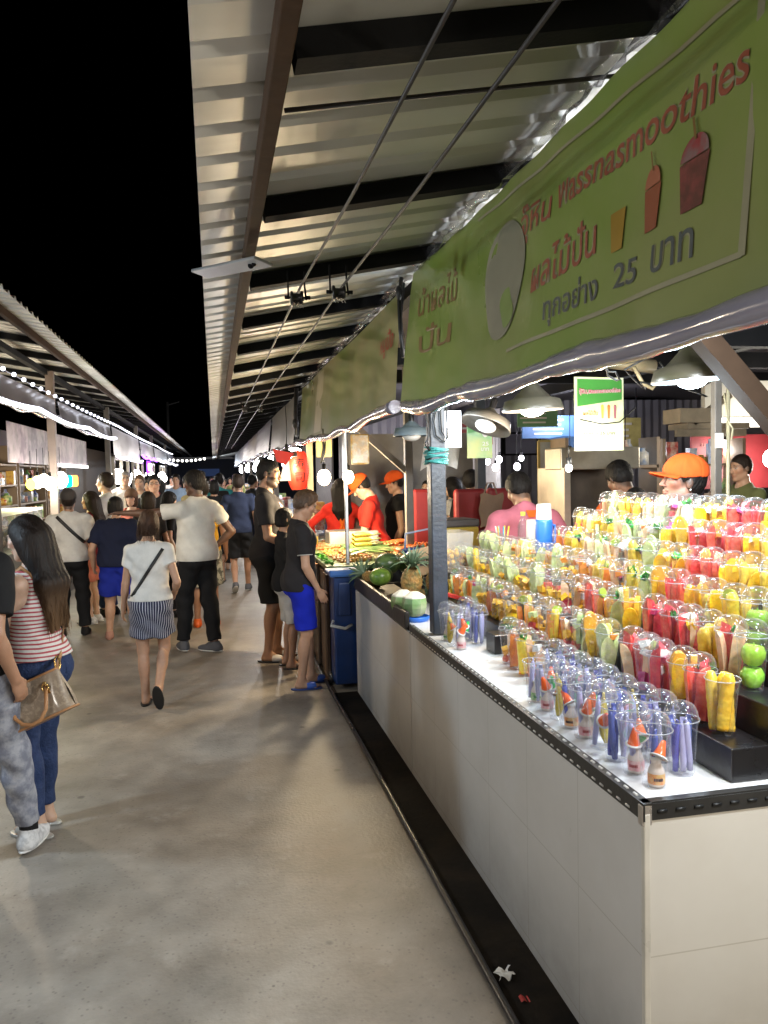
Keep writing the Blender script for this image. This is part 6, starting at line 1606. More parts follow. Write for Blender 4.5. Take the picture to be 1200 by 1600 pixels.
def cup(typ, x, y, z, label, lid=True):
    global n_cups
    n_cups += 1
    extra = []
    if typ not in ('yog_orange', 'yog_pink', 'yog_green', 'indigo', 'lilac', 'banana', 'banana_indigo', 'apple') and lid:
        if r3.random() < .62: extra.append((r3.choice(['fruit_chunk_white', 'fruit_chunk_pink', 'fruit_chunk_yellow', 'fruit_chunk_green', 'fruit_chunk_orange', 'mint_sprig', 'kiwi_slice']), 1, 'top'))
        if r3.random() < .45: extra.append((r3.choice(['fruit_chunk_red', 'fruit_chunk_yellow', 'fruit_chunk_white', 'fruit_chunk_green', 'melon_spear', 'pineapple_spear', 'guava_slice']), 1, 'fill'))
    o = empty('fruit_cup', (x + r3.uniform(-.004, .004), y + r3.uniform(-.006, .006), z), r3.uniform(0, 6.28), label, 'cup', 'cups of fruit on the smoothie counter')
    if typ in ('yog_orange', 'yog_pink', 'yog_green', 'banana', 'apple'): o.rotation_euler = (0, 0, r3.uniform(-.5, .5))
    o.rotation_euler.x = r3.uniform(-.025, .025); o.rotation_euler.y = r3.uniform(-.025, .025)
    s_ = r3.uniform(.97, 1.03); o.scale = (1, 1, s_)
    inst('tumbler', TUM, o); inst('lid_rim', RIM, o)
    if lid: inst('dome_lid', DOM, o)
    tot = sum(n for _, n, a in TYPES[typ][1] if a in ('ring', 'slab')); ki = 0; hz = .012; a0 = r3.uniform(0, 6.28); hp = 0
    for key, n, arr in TYPES[typ][1] + extra:
        for i in range(n):
            me = PM.get(key) or PM['%s.%d' % (key, r3.randrange(3))]
            if arr == 'ring':
                a = a0 + ki * 6.28 / max(3, tot); ki += 1
                rr_ = .0205 if tot > 1 else .008
                inst(key, me, o, (rr_ * math.cos(a), rr_ * math.sin(a), .005 + r3.uniform(0, .012)), (.085 * math.sin(a) * -1, .085 * math.cos(a), a + 1.57))
            elif arr == 'slab':
                a = a0 + ki * 6.28 / max(3, tot) + r3.uniform(-.2, .2); ki += 1
                zz = .006 + .028 * (ki % 3) + r3.uniform(0, .02)
                inst(key, me, o, (.019 * math.cos(a), .019 * math.sin(a), zz), (-.13 * math.sin(a), .13 * math.cos(a), a + 1.57))
            elif arr == 'heap':
                lay = hp // 3; a = a0 + hp * 2.1; hp += 1
                inst(key, me, o, (.0185 * math.cos(a) , .0185 * math.sin(a), .022 + lay * .033 + r3.uniform(-.004, .004)), (r3.uniform(0, 3), r3.uniform(0, 3), r3.uniform(0, 3)))
            elif arr == 'top':
                inst(key, me, o, (r3.uniform(-.018, .018), r3.uniform(-.018, .018), .142 + .012 * i), (r3.uniform(-.5, .5), r3.uniform(-.5, .5), r3.uniform(0, 6)))
            elif arr == 'fill':
                a = r3.uniform(0, 6.28); inst(key, me, o, (.016 * math.cos(a), .016 * math.sin(a), .03 if 'chunk' not in key else .11), (-.1 * math.sin(a), .1 * math.cos(a), a))
            elif arr == 'stack':
                inst(key, me, o, (.001 * i, .002, .004 + .064 * i), (.08 * i, -.06, r3.uniform(0, 6)), (.95 - .02 * (1 - i),) * 3)
            elif arr == 'base':
                inst(key, me, o, (0.002, -.004, .003), (0, 0, 0))
            elif arr == 'jel':
                a = (-1.9, -.7, 1.5)[i % 3] + (1.9 if key == 'green_jelly_cone' else 0)
                inst(key, me, o, (.021 * math.cos(a), .021 * math.sin(a), .085 + .02 * i), (r3.uniform(-.5, .5), r3.uniform(-.5, .5) + .3, r3.uniform(0, 6)))
    return o

F = {}
def lab(typ, where, j): return 'clear cup of %s, %s, %s cup from the corner end' % (TYPES[typ][0], where, ORD[j])
ROWN = ['front shelf row', 'second shelf row', 'lowest black step', 'second black step', 'third black step', 'fourth black step', 'fifth black step', 'top black step']
def row(k, x, z, ys, types, lidless=()):
    for j, y in enumerate(ys):
        t = types[j] if isinstance(types, list) else types(j, y)
        wh = ROWN[k]
        cup(t, x, y, z, 'cup of %s, %s, %s from the corner' % (TYPES[t][0], wh, ORD[j]), j not in lidless)
Z0 = .8405
# first and second rows stand on the white shelf
row(0, 1.135, Z0, [1.90, 2.0, 2.11, 2.21, 2.31, 2.41, 2.51, 2.61, 2.72, 3.62, 3.72, 3.83], ['yog_orange', 'yog_pink', 'indigo', 'banana', 'yog_pink', 'yog_orange', 'banana', 'yog_pink', 'yog_green', 'yog_pink', 'banana', 'yog_green'], (8,))
row(1, 1.255, Z0, [1.96, 2.07, 2.17, 2.28, 2.39, 2.49, 2.60, 2.70, 2.81, 2.98, 3.08, 3.19, 3.29, 3.7, 3.8, 3.9], ['indigo', 'lilac', 'indigo', 'banana_indigo', 'lilac', 'indigo', 'lilac', 'indigo', 'lilac', 'strawberry', 'mixed_mint', 'papaya', 'strawberry', 'lilac', 'indigo', 'lilac'])
row(2, 1.40, .936, [1.99, 2.09, 2.19, 2.29, 2.39, 2.49, 2.66, 2.76, 2.86, 2.96, 3.12, 3.22, 3.33, 3.44, 3.62, 3.72, 3.82, 3.92, 4.02, 4.12, 4.23, 4.34, 4.45, 4.56],
    ['pineapple', 'watermelon', 'mango', 'melon_white', 'dragon', 'watermelon_melon', 'guava', 'mango', 'guava_mint', 'mixed_red', 'mixed_orange', 'strawberry', 'mixed_red', 'mixed_orange', 'passion', 'mango_cubes', 'passion', 'mixed_orange', 'mango_cubes', 'guava', 'papaya', 'mango_cubes', 'papaya', 'passion'], (0,))
zone = [['apple', 'watermelon_melon', 'pineapple', 'melon_white', 'watermelon', 'watermelon', 'mango', 'guava_mint', 'mixed_orange', 'watermelon', 'strawberry', 'mixed_red', 'passion', 'mango_cubes', 'guava', 'mango_cubes', 'passion', 'guava', 'mango_cubes', 'guava', 'mixed_red', 'passion', 'mango_cubes', 'guava', 'papaya'],
        ['apple', 'apple', 'pineapple', 'pine_mango', 'mango', 'watermelon', 'mango', 'guava_mint', 'mixed_mint', 'strawberry', 'mixed_orange', 'mixed_mint', 'papaya', 'mango_cubes', 'mango_cubes', 'guava', 'mixed_red', 'guava', 'mango_cubes', 'guava', 'mixed_red', 'guava', 'mango_cubes', 'guava', 'guava'],
        ['pineapple', 'pineapple', 'pine_mango', 'mango', 'watermelon', 'watermelon', 'mango', 'mango', 'guava_mint', 'mixed_mint', 'dragon', 'strawberry', 'guava_mint', 'strawberry', 'mixed_mint', 'pine_mango', 'mixed_orange', 'strawberry'],
        ['guava', 'pineapple', 'mango', 'watermelon', 'watermelon', 'melon_white', 'mango', 'mango', 'guava_mint', 'dragon', 'guava_mint', 'strawberry', 'mixed_mint', 'pineapple', 'strawberry', 'pine_mango'],
        ['pineapple', 'mango', 'watermelon', 'watermelon', 'mango', 'mango', 'guava_mint', 'dragon', 'guava', 'strawberry', 'pineapple', 'pine_mango', 'guava', 'strawberry'],
        ]
for k, (x, z) in enumerate(STEP[1:]):
    ys = []; y = [2.03, 2.08, 2.16, 2.33, 2.5][k]
    lim = 4.85 if k < 2 else 3.99
    while y < lim:
        ys.append(y); y += .107 + r3.uniform(-.004, .006)
        if k == 0 and len(ys) in (6, 11): y += .05
    zt = zone[k]
    row(3 + k, x + .065, z + .001, ys, lambda j, y, zt=zt: zt[j % len(zt)] if j < len(zt) else r3.choice(['mango_cubes', 'guava', 'mixed_red']))
# the two small black boxes of the far group
for i, (x, y) in enumerate([(1.30, 3.52)]):
    mb = MB(); mb.box((x, y, Z0 + .045), (.10, .12, .09)); tag(mb.build('black_box', black_plastic, bevel=.004), 'small black display box on the white shelf', 'box')

# flask, bottle, straws, paper cups standing behind the far cups
fl = empty('vacuum_jug', (1.93, 4.45, 1.19), R(20), 'blue plastic jug with white lid and handle among the cups', 'jug')
mb = MB(); mb.lathe([(.001, 0), (.05, 0), (.052, .01), (.052, .19), (.048, .205), (.001, .206)], (0, 0, 0), 22); mb.build('jug_body', mat('bright_blue_plastic', (.03, .16, .62), rough=.3, var=.1), fl)
mb = MB(); mb.lathe([(.046, .205), (.047, .21), (.043, .29), (.040, .298), (.001, .30)], (0, 0, 0), 22); mb.build('lid', white_paint, fl)
mb = MB(); mb.tube([(.05, 0, .17), (.085, 0, .165), (.09, 0, .11), (.085, 0, .06), (.05, 0, .05)], .009, 8); mb.build('handle', mat('bright_blue_plastic', (.03, .16, .62)), fl)
mb = MB(); mb.box((1.93, 4.6, 1.015), (.2, .7, .345)); tag(mb.build('black_box', black_plastic, bevel=.004), 'black display box under the blue jug', 'box')
bt = empty('water_bottle', (1.93, 4.78, 1.19), 0, 'clear plastic bottle with yellow-green cap behind the cups', 'bottle')
mb = MB(); mb.lathe([(.001, 0), (.032, 0), (.035, .01), (.035, .13), (.033, .15), (.014, .20), (.013, .215)], (0, 0, 0), 20); mb.build('bottle_body', clear('bottle_plastic', haze=.12, blend=.3), bt)
mb = MB(); mb.lathe([(.016, .21), (.016, .235), (.001, .236)], (0, 0, 0), 14); mb.build('cap', mat('lime_cap', (.5, .6, .08)), bt)
pc = empty('paper_cup', (1.92, 4.60, 1.19), 0, 'white paper cup stack beside the blue jug', 'cup')
mb = MB(); mb.lathe([(.042, 0), (.044, .004), (.036, .19), (.034, .195), (.001, .196)], (0, 0, 0), 20); mb.build('cup_wall', white_paint, pc)
sr = empty('straw_cup', (1.78, 4.75, 1.13), 0, 'cup full of coloured straws behind the yellow fruit', 'straw cup')
mb = MB(); mb.lathe([(.001, 0), (.032, 0), (.040, .12)], (0, 0, 0), 18); mb.build('holder', clear('bottle_plastic'), sr)
for i, c in enumerate([(.75, .2, .03), (.8, .6, .05), (.1, .45, .45), (.75, .75, .7), (.75, .3, .03), (.05, .3, .45), (.8, .5, .05)]):
    mb = MB(); a = i * .9; mb.tube([(.01 * math.cos(a), .01 * math.sin(a), .01), (.045 * math.cos(a), .045 * math.sin(a), .21)], .0045, 6); mb.build('straw', mat('straw_%d_plastic' % i, c, rough=.3), sr)

# ------------------------------------------------------------------ pineapples, melons, coconuts on the low counter
def pineapple(x, y, z, rz, tilt, label, s=1.0):
    o = empty('pineapple', (x, y, z), rz, label, 'pineapple', 'pineapples on the low counter'); o.rotation_euler = (tilt, 0, rz); o.scale = (s, s, s)
    mb = MB(); vs = []; fs = []
    prof = []
    for i in range(25):
        q = i / 24; r = .068 * (math.sin(math.pi * (.08 + .84 * q)) ** .55); prof.append((r, .19 * q))
    n = 26; 
    for i, (r, zz) in enumerate(prof):
        for k in range(n):
            a = 2 * math.pi * k / n; bump = .0045 * (math.sin(a * 9 + i * .9) * math.sin(a * 9 - i * .9))
            vs.append(((r + bump) * math.cos(a), (r + bump) * math.sin(a), zz))
    fs = [(i * n + k, i * n + (k + 1) % n, (i + 1) * n + (k + 1) % n, (i + 1) * n + k) for i in range(24) for k in range(n)]
    mb.add(vs, fs, True); mb.build('fruit', mat('pineapple_skin', (.42, .22, .06), rough=.6, var=.5, scale=45, c2=(.20, .16, .05), c2scale=20, bump=.6, bscale=70), o)
    mb = MB()
    for i in range(34):
        a = i * 2.4; t = .25 + .035 * i if i < 26 else .1 * (i - 25); L = .15 - .001 * i; w = .012
        t = 1.25 * (1 - i / 34) + .08
        pts = []
        for q in range(6):
            u = q / 5; th = t * (.55 + .75 * u)
            rr_ = .012 + L * u * math.sin(th); zz = .185 + L * u * math.cos(th) + .02
            pts.append((rr_, zz, w * (1 - u) ** .7 + .001))
        ca, sa = math.cos(a), math.sin(a); vv = []
        for rr_, zz, ww in pts: vv += [(rr_ * ca - ww * sa, rr_ * sa + ww * ca, zz), (rr_ * ca, rr_ * sa, zz - ww * .5), (rr_ * ca + ww * sa, rr_ * sa - ww * ca, zz)]
        mb.add(vv, [(3 * q + d, 3 * q + d + 1, 3 * q + d + 4, 3 * q + d + 3) for q in range(5) for d in (0, 1)], True)
    mb.build('crown', mat('pineapple_leaf', (.10, .17, .09), rough=.45, var=.35, scale=20, c2=(.20, .26, .17), c2scale=12), o)
    return o
pineapple(1.21, 4.90, .91, 0, R(18), 'pineapple with spiky crown nearest the green coconuts', 1.0)
pineapple(1.30, 5.30, .90, R(70), R(22), 'pineapple behind, its crown leaning over the dark melon', 1.0)
pineapple(1.38, 4.95, .90, R(150), R(30), 'pineapple half hidden by the blue-grey post', .95)
pineapple(1.16, 5.72, .86, R(200), R(70), 'pineapple lying on its side at the end by the blue bin', .95)
pineapple(1.14, 4.95, .87, R(100), R(80), 'pineapple body lying along the black rim', .95)
def round_fruit(name, x, y, z, r, m, label, cat, sq=1.0):
    o = empty(name, (x, y, z), r3.uniform(0, 6), label, cat)
    mb = MB(); mb.lathe([(.001, -r * sq * .96), (r * .3, -r * sq * .94)] + [(r * math.cos(a), r * sq * math.sin(a)) for a in [-1.1 + i * .185 for i in range(13)]] + [(.001, r * sq * .93)], (0, 0, 0), 24); mb.build('rind', m, o)
    mb = MB(); mb.tube([(0, 0, r * sq * .93), (.004, 0, r * sq * 1.08)], .005, 6); mb.build('stalk', mat('brown_stalk', (.12, .08, .04)), o); return o
lime_rind = mat('lime_green_rind', (.24, .40, .05), rough=.3, var=.3, scale=9, c2=(.08, .16, .03), c2scale=7)
dark_rind = mat('dark_green_rind', (.03, .075, .03), rough=.3, var=.4, scale=7, c2=(.10, .16, .05), c2scale=10)
round_fruit('green_mango', 1.12, 5.42, .965, .075, lime_rind, 'big lime green fruit at the black rim', 'fruit', .85)
round_fruit('green_mango', 1.17, 5.55, .955, .07, dark_rind, 'darker green fruit behind the lime green one', 'fruit', .9)
round_fruit('melon', 1.24, 5.72, 1.02, .095, dark_rind, 'dark striped melon under the pineapple leaves', 'melon', .85)
round_fruit('melon', 1.42, 5.55, 1.06, .095, dark_rind, 'dark green melon on top of the heap', 'melon', .8)
round_fruit('melon', 1.44, 5.8, 1.0, .10, dark_rind, 'dark melon at the back of the heap', 'melon', .85)
def coconut(x, y, z, label, s=1.0, rz=0):
    o = empty('green_coconut', (x, y, z), rz, label, 'coconut', 'trimmed coconuts on the low counter'); o.scale = (s, s, s)
    mb = MB(); mb.lathe([(.001, 0), (.045, 0), (.062, .015), (.074, .05), (.075, .075), (.069, .105)], (0, 0, 0), 9, smooth=False); mb.build('husk', mat('green_coconut_husk', (.20, .36, .13), rough=.45, var=.3, scale=10, c2=(.38, .42, .26), c2scale=8), o)
    mb = MB(); mb.lathe([(.069, .105), (.066, .112), (.030, .135), (.028, .137), (.001, .138)], (0, 0, 0), 9, smooth=False); mb.build('cut_top', mat('white_coconut_fibre', (.74, .72, .62), rough=.6, var=.1), o)
coconut(1.10, 4.64, .84, 'green coconut with white cut top, farther of the two', 1.05, .3); coconut(1.115, 4.43, .865, 'green coconut with white cut top next to the roped post', 1.0, .1)
mb = MB(); mb.lathe([(.001, 0), (.06, 0), (.075, .012), (.08, .03), (.074, .034)], (0, 0, 0), 20); tag(mb.build('blue_dish', mat('bright_blue_plastic', (.03, .16, .62)), None, (1.115, 4.40, .835)), 'blue plastic dish under the coconut by the post', 'dish')
bx = empty('blue_crate', (1.62, 6.2, .93), R(10), 'blue basket with a pale handle behind the pineapples', 'basket')
mb = MB(); mb.lathe([(.001, 0), (.12, 0), (.15, .13), (.155, .14)], (0, 0, 0), 20); mb.build('basket', mat('deep_blue_plastic', (.02, .05, .36), rough=.3), bx)
mb = MB(); mb.tube([(-.14, 0, .13), (-.13, 0, .27), (.08, 0, .30), (.14, 0, .13)], .009, 7); mb.build('handle', mat('pale_blue_plastic', (.35, .42, .62)), bx)
mb = MB(); mb.add([(-.14, -.02, 0), (.14, -.02, .03), (.14, .05, .22), (-.12, .05, .17)], [(0, 1, 2, 3)]); pcb = mb.build('price_card', mat('cardboard', (.45, .30, .17), rough=.7, var=.15), None, (1.40, 5.1, 1.0)); tag(pcb, 'cardboard price card leaning among the pineapples', 'card')
mb = MB(); put_letters(mb, '20 บาท', lambda x, y: (-.08 + x, -.01 + .32 * (y + .0) - .006, .07 + y), .16, .05, .01); mb.build('lettering', mat('black_ink', (.01, .01, .01)), pcb)
for i, (y, z) in enumerate(((4.35, 1.0), (4.48, .98))):
    mb = MB(); mb.beam((1.27, y, z), (1.40, y - .12, z - .03), .03, .008); tag(mb.build('red_scoop', mat('red_plastic', (.55, .03, .03), rough=.3)), 'red plastic strip beside the tub, %s of two' % ORD[i], 'utensil')

# ------------------------------------------------------------------ grilled skewers
grill = [mat('grilled_chicken', (.50, .22, .035), rough=.4, var=.5, scale=50, c2=(.16, .06, .015), c2scale=40), mat('golden_batter', (.62, .36, .06), rough=.4, var=.4, scale=50, c2=(.35, .16, .03), c2scale=30), mat('orange_sausage', (.62, .15, .04), rough=.3, var=.3, scale=40, c2=(.4, .1, .03), c2scale=30), mat('pale_dumpling', (.62, .52, .26), rough=.4, var=.3, scale=40)]
wood = mat('bamboo_stick', (.45, .33, .17), rough=.6)
def sk_mesh(kind):
    mb = MB(); n = 4 if kind != 2 else 3
    for i in range(n):
        x = .03 + i * .036
        if kind == 0: mb.ball((x, r3.uniform(-.004, .004), 0), (.023, .018, .013), 8)
        elif kind == 1: mb.ball((x, 0, 0), (.018, .018, .017), 8)
        elif kind == 2: mb.tube([(x - .02, 0, 0), (x - .015, 0, 0), (x + .025, 0, 0), (x + .03, 0, 0)], [.005, .015, .015, .005], 8)
        else: mb.box((x, 0, 0), (.034, .03, .016), Matrix.Rotation(r3.uniform(-.3, .3), 3, 'Z'))
    return mb.mesh('food', grill[kind])
SKM = [sk_mesh(k) for k in (0, 1, 2, 3)]
mb = MB(); mb.tube([(-.06, 0, 0), (.19, 0, 0)], .0022, 5); STK = mb.mesh('stick', wood)
kinds = ['grilled chicken', 'golden ball', 'orange sausage', 'pale dumpling']; cnt = {}
for rI in range(7):
    for c_ in range(17):
        if r3.random() < .08: continue
        kd = (rI + (c_ // 5)) % 4
        y = 6.5 + c_ * .118 + r3.uniform(-.02, .02); x = .98 + rI * .105 + r3.uniform(-.015, .015)
        o = empty('food_skewer', (x, y, .953 + .018 * (rI % 2) + .012 * r3.random()), R(14) + r3.uniform(-.25, .25), 'short skewer of %s heaped on the skewer stall table' % kinds[kd], 'skewer', 'skewers of %s on the skewer stall' % kinds[kd])
        inst('food', SKM[kd], o); inst('stick', STK, o)
mb = MB()
corn_m = mat('corn_kernels', (.78, .52, .05), rough=.35, var=.25, scale=60, c2=(.85, .65, .15), c2scale=50)
def corn_mesh():
    mb = MB(); n = 14; k = 18; vs = []
    for i in range(n * 2 + 1):
        q = i / (n * 2); r = .024 * (math.sin(math.pi * (.12 + .8 * q)) ** .5)
        for j in range(k):
            a = 2 * math.pi * j / k; b = .002 * math.sin(a * 9) * math.sin(q * n * 6.28 * .5)
            vs.append((q * .17, (r + b) * math.cos(a), (r + b) * math.sin(a)))
    mb.add(vs, [(i * k + j, i * k + (j + 1) % k, (i + 1) * k + (j + 1) % k, (i + 1) * k + j) for i in range(n * 2) for j in range(k)], True); return mb.mesh('cob', corn_m)
CM = corn_mesh(); mb = MB(); mb.tube([(.165, 0, 0), (.27, 0, .005)], [.010, .005], 6); CS = mb.mesh('stalk', mat('corn_stalk', (.35, .32, .15)))
for i, (dx, dz) in enumerate([(0, 0), (.052, 0), (.104, 0), (.156, 0), (.208, 0), (.026, .042), (.078, .042), (.13, .042), (.182, .042), (.052, .084), (.104, .084), (.156, .084)]):
    o = empty('corn_cob', (1.24 + dx * .05, 7.12 + dx * 1.0, 1.035 + dz), R(12), 'yellow grilled corn cob in the pile, %s tier, %s from the near side' % (('bottom', 'middle', 'top')[int(dz / .041)], ORD[[0, 1, 2, 3, 4, 0, 1, 2, 3, 0, 1, 2][i]]), 'corn', 'corn cobs piled on the skewer stall')
    inst('cob', CM, o); inst('stalk', CS, o)
mb = MB(); mb.box((1.36, 7.25, .98), (.40, .46, .08)); tag(mb.build('corn_tray', mat('banana_leaf_cover', (.06, .12, .03)), bevel=.01), 'leaf covered tray under the corn pile', 'tray')
lf = mat('banana_leaf_strip', (.10, .20, .05), rough=.4, var=.3, c2=(.32, .36, .16), c2scale=5)
for i in range(7):
    mb = MB(); y = 6.62 + .1 * i; mb.grid(lambda u, v: (1.12 + .5 * u, y + .07 * v + .25 * u, 1.0 + .03 * math.sin(u * 3 + i) + .012 * math.sin(v * 3.1)), 8, 3); tag(mb.build('banana_leaf', lf), 'folded banana leaf strip in front of the corn, %s of seven' % ORD[i], 'leaf')
for i in range(5):
    o = empty('sausage_pack', (1.62 + .13 * (i % 3), 6.75 + .2 * i, .99), R(30 * i), 'orange cured sausage tray toward the back post, %s of five' % ORD[i], 'food')
    mb = MB()
    for q in range(4): mb.tube([(-.08, .035 * q - .05, .02), (0, .035 * q - .05, .035), (.08, .035 * q - .05, .02)], .017, 7)
    mb.build('sausage', grill[2], o)
    mb = MB(); mb.box((0, 0, 0), (.2, .17, .012)); mb.build('tray', wood, o)
mb = MB()
for i in range(60):
    y = 6.35 + r3.random() * .9; mb.add([(v + Vector((.90 + r3.random() * .06, y, .935 + r3.random() * .02))) for v in [Vector((0, 0, 0)), Vector((r3.uniform(-.05, .03), .03, .02)), Vector((r3.uniform(-.06, 0), -.03, .025))]], [(0, 1, 2)])
tag(mb.build('parsley_edge', M_['green']), 'green leaf garnish along the near edge of the skewer table', 'garnish', kind='stuff')
jr = empty('sauce_jar', (.99, 8.1, .94), 0, 'jar of yellow sauce beside the boy', 'jar')
mb = MB(); mb.lathe([(.001, 0), (.045, 0), (.045, .15)], (0, 0, 0), 16); mb.build('jar_glass', clear('bottle_plastic'), jr)
mb = MB(); mb.lathe([(.001, .004), (.041, .004), (.041, .11), (.001, .11)], (0, 0, 0), 16); mb.build('sauce', mat('yellow_sauce', (.7, .45, .03), rough=.3), jr)
mb = MB(); mb.box((1.36, 8.0, 1.03), (.5, .35, .16)); tag(mb.build('steel_box', mat('bright_tray', (.5, .48, .46), rough=.3, metal=.4), bevel=.01), 'shiny box of packed goods behind the skewers', 'box')
# little things under the olive banner
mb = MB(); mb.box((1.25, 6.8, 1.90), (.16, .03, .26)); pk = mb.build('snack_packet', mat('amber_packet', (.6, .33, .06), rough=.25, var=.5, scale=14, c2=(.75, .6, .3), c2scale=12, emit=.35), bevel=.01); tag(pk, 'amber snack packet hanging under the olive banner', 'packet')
mb = MB(); mb.box((1.10, 8.0, 2.02), (.16, .04, .32)); tag(mb.build('meter_box', mat('yellowed_box', (.50, .43, .18), rough=.4), bevel=.01), 'yellowed meter box with a looped cable beside the cream post', 'box')
mb = MB(); mb.tube([(1.07, 7.96, 2.2), (1.09, 7.95, 1.95), (1.06, 7.95, 1.8), (1.10, 7.95, 1.9), (1.12, 7.95, 2.15)], .009, 6); tag(mb.build('loose_cable', cable_black), 'dark cable looped over the yellowed meter box', 'cable')
mb = MB(); mb.grid(lambda u, v: (1.55 + .28 * u + .05 * v, 5.9 + .05 * math.sin(5 * u), 1.70 + .42 * v * (1 - .5 * abs(u - .6)) + .05 * math.sin(3 * u)), 8, 8); tag(mb.build('hanging_bag', mat('grey_white_plastic_bag', (.52, .50, .46), rough=.4, var=.2, bump=.5, bscale=10)), 'crumpled greyish bag hanging beside the roped post', 'bag')
mb = MB(); mb.box((2.3, 9.3, 1.4), (1.6, .08, 1.5)); tag(mb.build('steel_partition', mat('smoky_steel_panel', (.20, .19, .18), rough=.35, metal=.4, var=.4, scale=3)), 'smoky steel partition behind the skewer sellers', 'partition')
# ------------------------------------------------------------------ people
HB = mat('black_hair', (.008, .0065, .006), rough=.6, spec=.25, stretch=(1, 1, .12), scale=70, var=.6, bump=.5, bscale=120)
HD = mat('dark_brown_hair', (.020, .012, .008), rough=.6, spec=.25, stretch=(1, 1, .12), scale=70, var=.6, bump=.5, bscale=120)
HBR = mat('brown_hair', (.062, .028, .014), rough=.6, spec=.25, stretch=(1, 1, .12), scale=70, var=.6, bump=.5, bscale=120)
HS = mat('sandy_hair', (.12, .062, .028), rough=.5, stretch=(1, 1, .2), scale=70, var=.5, bump=.5, bscale=120, c2=(.05, .026, .013), c2scale=8)
HG = mat('grey_hair', (.30, .28, .26), rough=.5, stretch=(1, 1, .12), scale=70, var=.4)
def ombre(nm='ombre_hair', rough=.42):
    if nm in MATS: return MATS[nm]
    m = mat(nm, (.013, .008, .006) if rough < .6 else (.010, .006, .005), rough=max(.55, rough), stretch=(1, 1, .10), scale=80, var=.8, bump=.3, bscale=130, spec=.22)
    nt = m.node_tree; b = [n for n in nt.nodes if n.type == 'BSDF_PRINCIPLED'][0]; src = b.inputs['Base Color'].links[0].from_socket
    tc = nd(nt, 'ShaderNodeTexCoord'); sp = nd(nt, 'ShaderNodeSeparateXYZ'); nt.links.new(tc.outputs['Object'], sp.inputs[0])
    mr = nd(nt, 'ShaderNodeMapRange'); mr.inputs[1].default_value = 1.42; mr.inputs[2].default_value = 1.04; nt.links.new(sp.outputs[2], mr.inputs[0])
    mx = nd(nt, 'ShaderNodeMix', data_type='RGBA'); mx.inputs[7].default_value = (.19, .105, .05, 1); nt.links.new(mr.outputs[0], mx.inputs[0]); nt.links.new(src, mx.inputs[6]); nt.links.new(mx.outputs[2], b.inputs['Base Color'])
    return m
def cloth(name, c, **kw): return mat(name, c, rough=kw.pop('rough', .85), var=kw.pop('var', .16), scale=9, bump=kw.pop('bump', .22), bscale=kw.pop('bscale', 22), spec=.25, **kw)
K = cloth('black_cotton', (.012, .012, .013)); K2 = cloth('charcoal_cotton', (.022, .020, .022)); NV = cloth('navy_cotton', (.012, .016, .040)); NV2 = cloth('slate_navy_cotton', (.018, .026, .055)); WH = cloth('white_cotton', (.68, .66, .62)); CR = cloth('cream_polo_cotton', (.72, .70, .64))
BL = cloth('royal_blue_cotton', (.014, .028, .30)); BL2 = cloth('bright_blue_cotton', (.008, .020, .42)); RD = cloth('scarlet_cotton', (.55, .025, .015)); OR = cloth('orange_cotton', (.62, .11, .012)); CAPO = cloth('orange_cap_cloth', (.62, .085, .012), bump=.1)
PK = cloth('pink_polo_cotton', (.46, .14, .19)); OL = cloth('olive_cotton', (.12, .13, .05)); YE = cloth('yellow_cotton', (.66, .36, .03)); MR = cloth('maroon_cotton', (.20, .02, .03)); GW = cloth('light_grey_cotton', (.50, .49, .47)); TL = cloth('teal_cotton', (.04, .28, .30)); LBL = cloth('pale_blue_cotton', (.35, .48, .66)); CORAL = cloth('coral_cotton', (.6, .2, .14)); LIL = cloth('lilac_cotton', (.42, .38, .52))
DEN = cloth('indigo_denim', (.022, .038, .098), c2=(.035, .055, .13), c2scale=14, bump=.4, bscale=60)
MARL = cloth('grey_marl', (.36, .37, .41), c2=(.20, .21, .26), c2scale=22, bump=.3, c2lo=.40, c2hi=.6)
CAMO = cloth('camouflage_cotton', (.30, .29, .25), c2=(.10, .10, .085), c2scale=16, c2lo=.46, c2hi=.50)
STR = stripe_mat('red_white_stripes', (.70, .66, .62), (.42, .07, .085), 2, 46, .60, jitter=.03)
PIN = stripe_mat('navy_pinstripes', (.022, .028, .070), (.55, .55, .60), 'u', 7.5, .76, jitter=.02)
SOLE_W = mat('white_rubber', (.68, .67, .64), rough=.5); SOLE_K = mat('black_rubber', (.012, .012, .012), rough=.5); LEATH = mat('black_leather', (.013, .012, .012), rough=.4)
SN_G = cloth('grey_mesh_shoe', (.10, .10, .11)); SN_K = cloth('black_canvas_shoe', (.015, .014, .014)); SN_P = cloth('pinkish_shoe', (.38, .20, .15)); SN_W = cloth('white_mesh_shoe', (.68, .68, .68), c2=(.45, .45, .46), c2scale=30)
SILV = mat('silver_leatherette', (.50, .49, .46), rough=.3, metal=.35); BLR = mat('blue_rubber', (.06, .15, .60), rough=.45); ORR = mat('orange_rubber', (.62, .10, .01), rough=.5); WLE = mat('white_leather', (.65, .6, .55), rough=.4)
S1 = (.50, .29, .19); S2 = (.40, .215, .13); S3 = (.27, .135, .080); S4 = (.115, .058, .036); S5 = (.57, .36, .25)

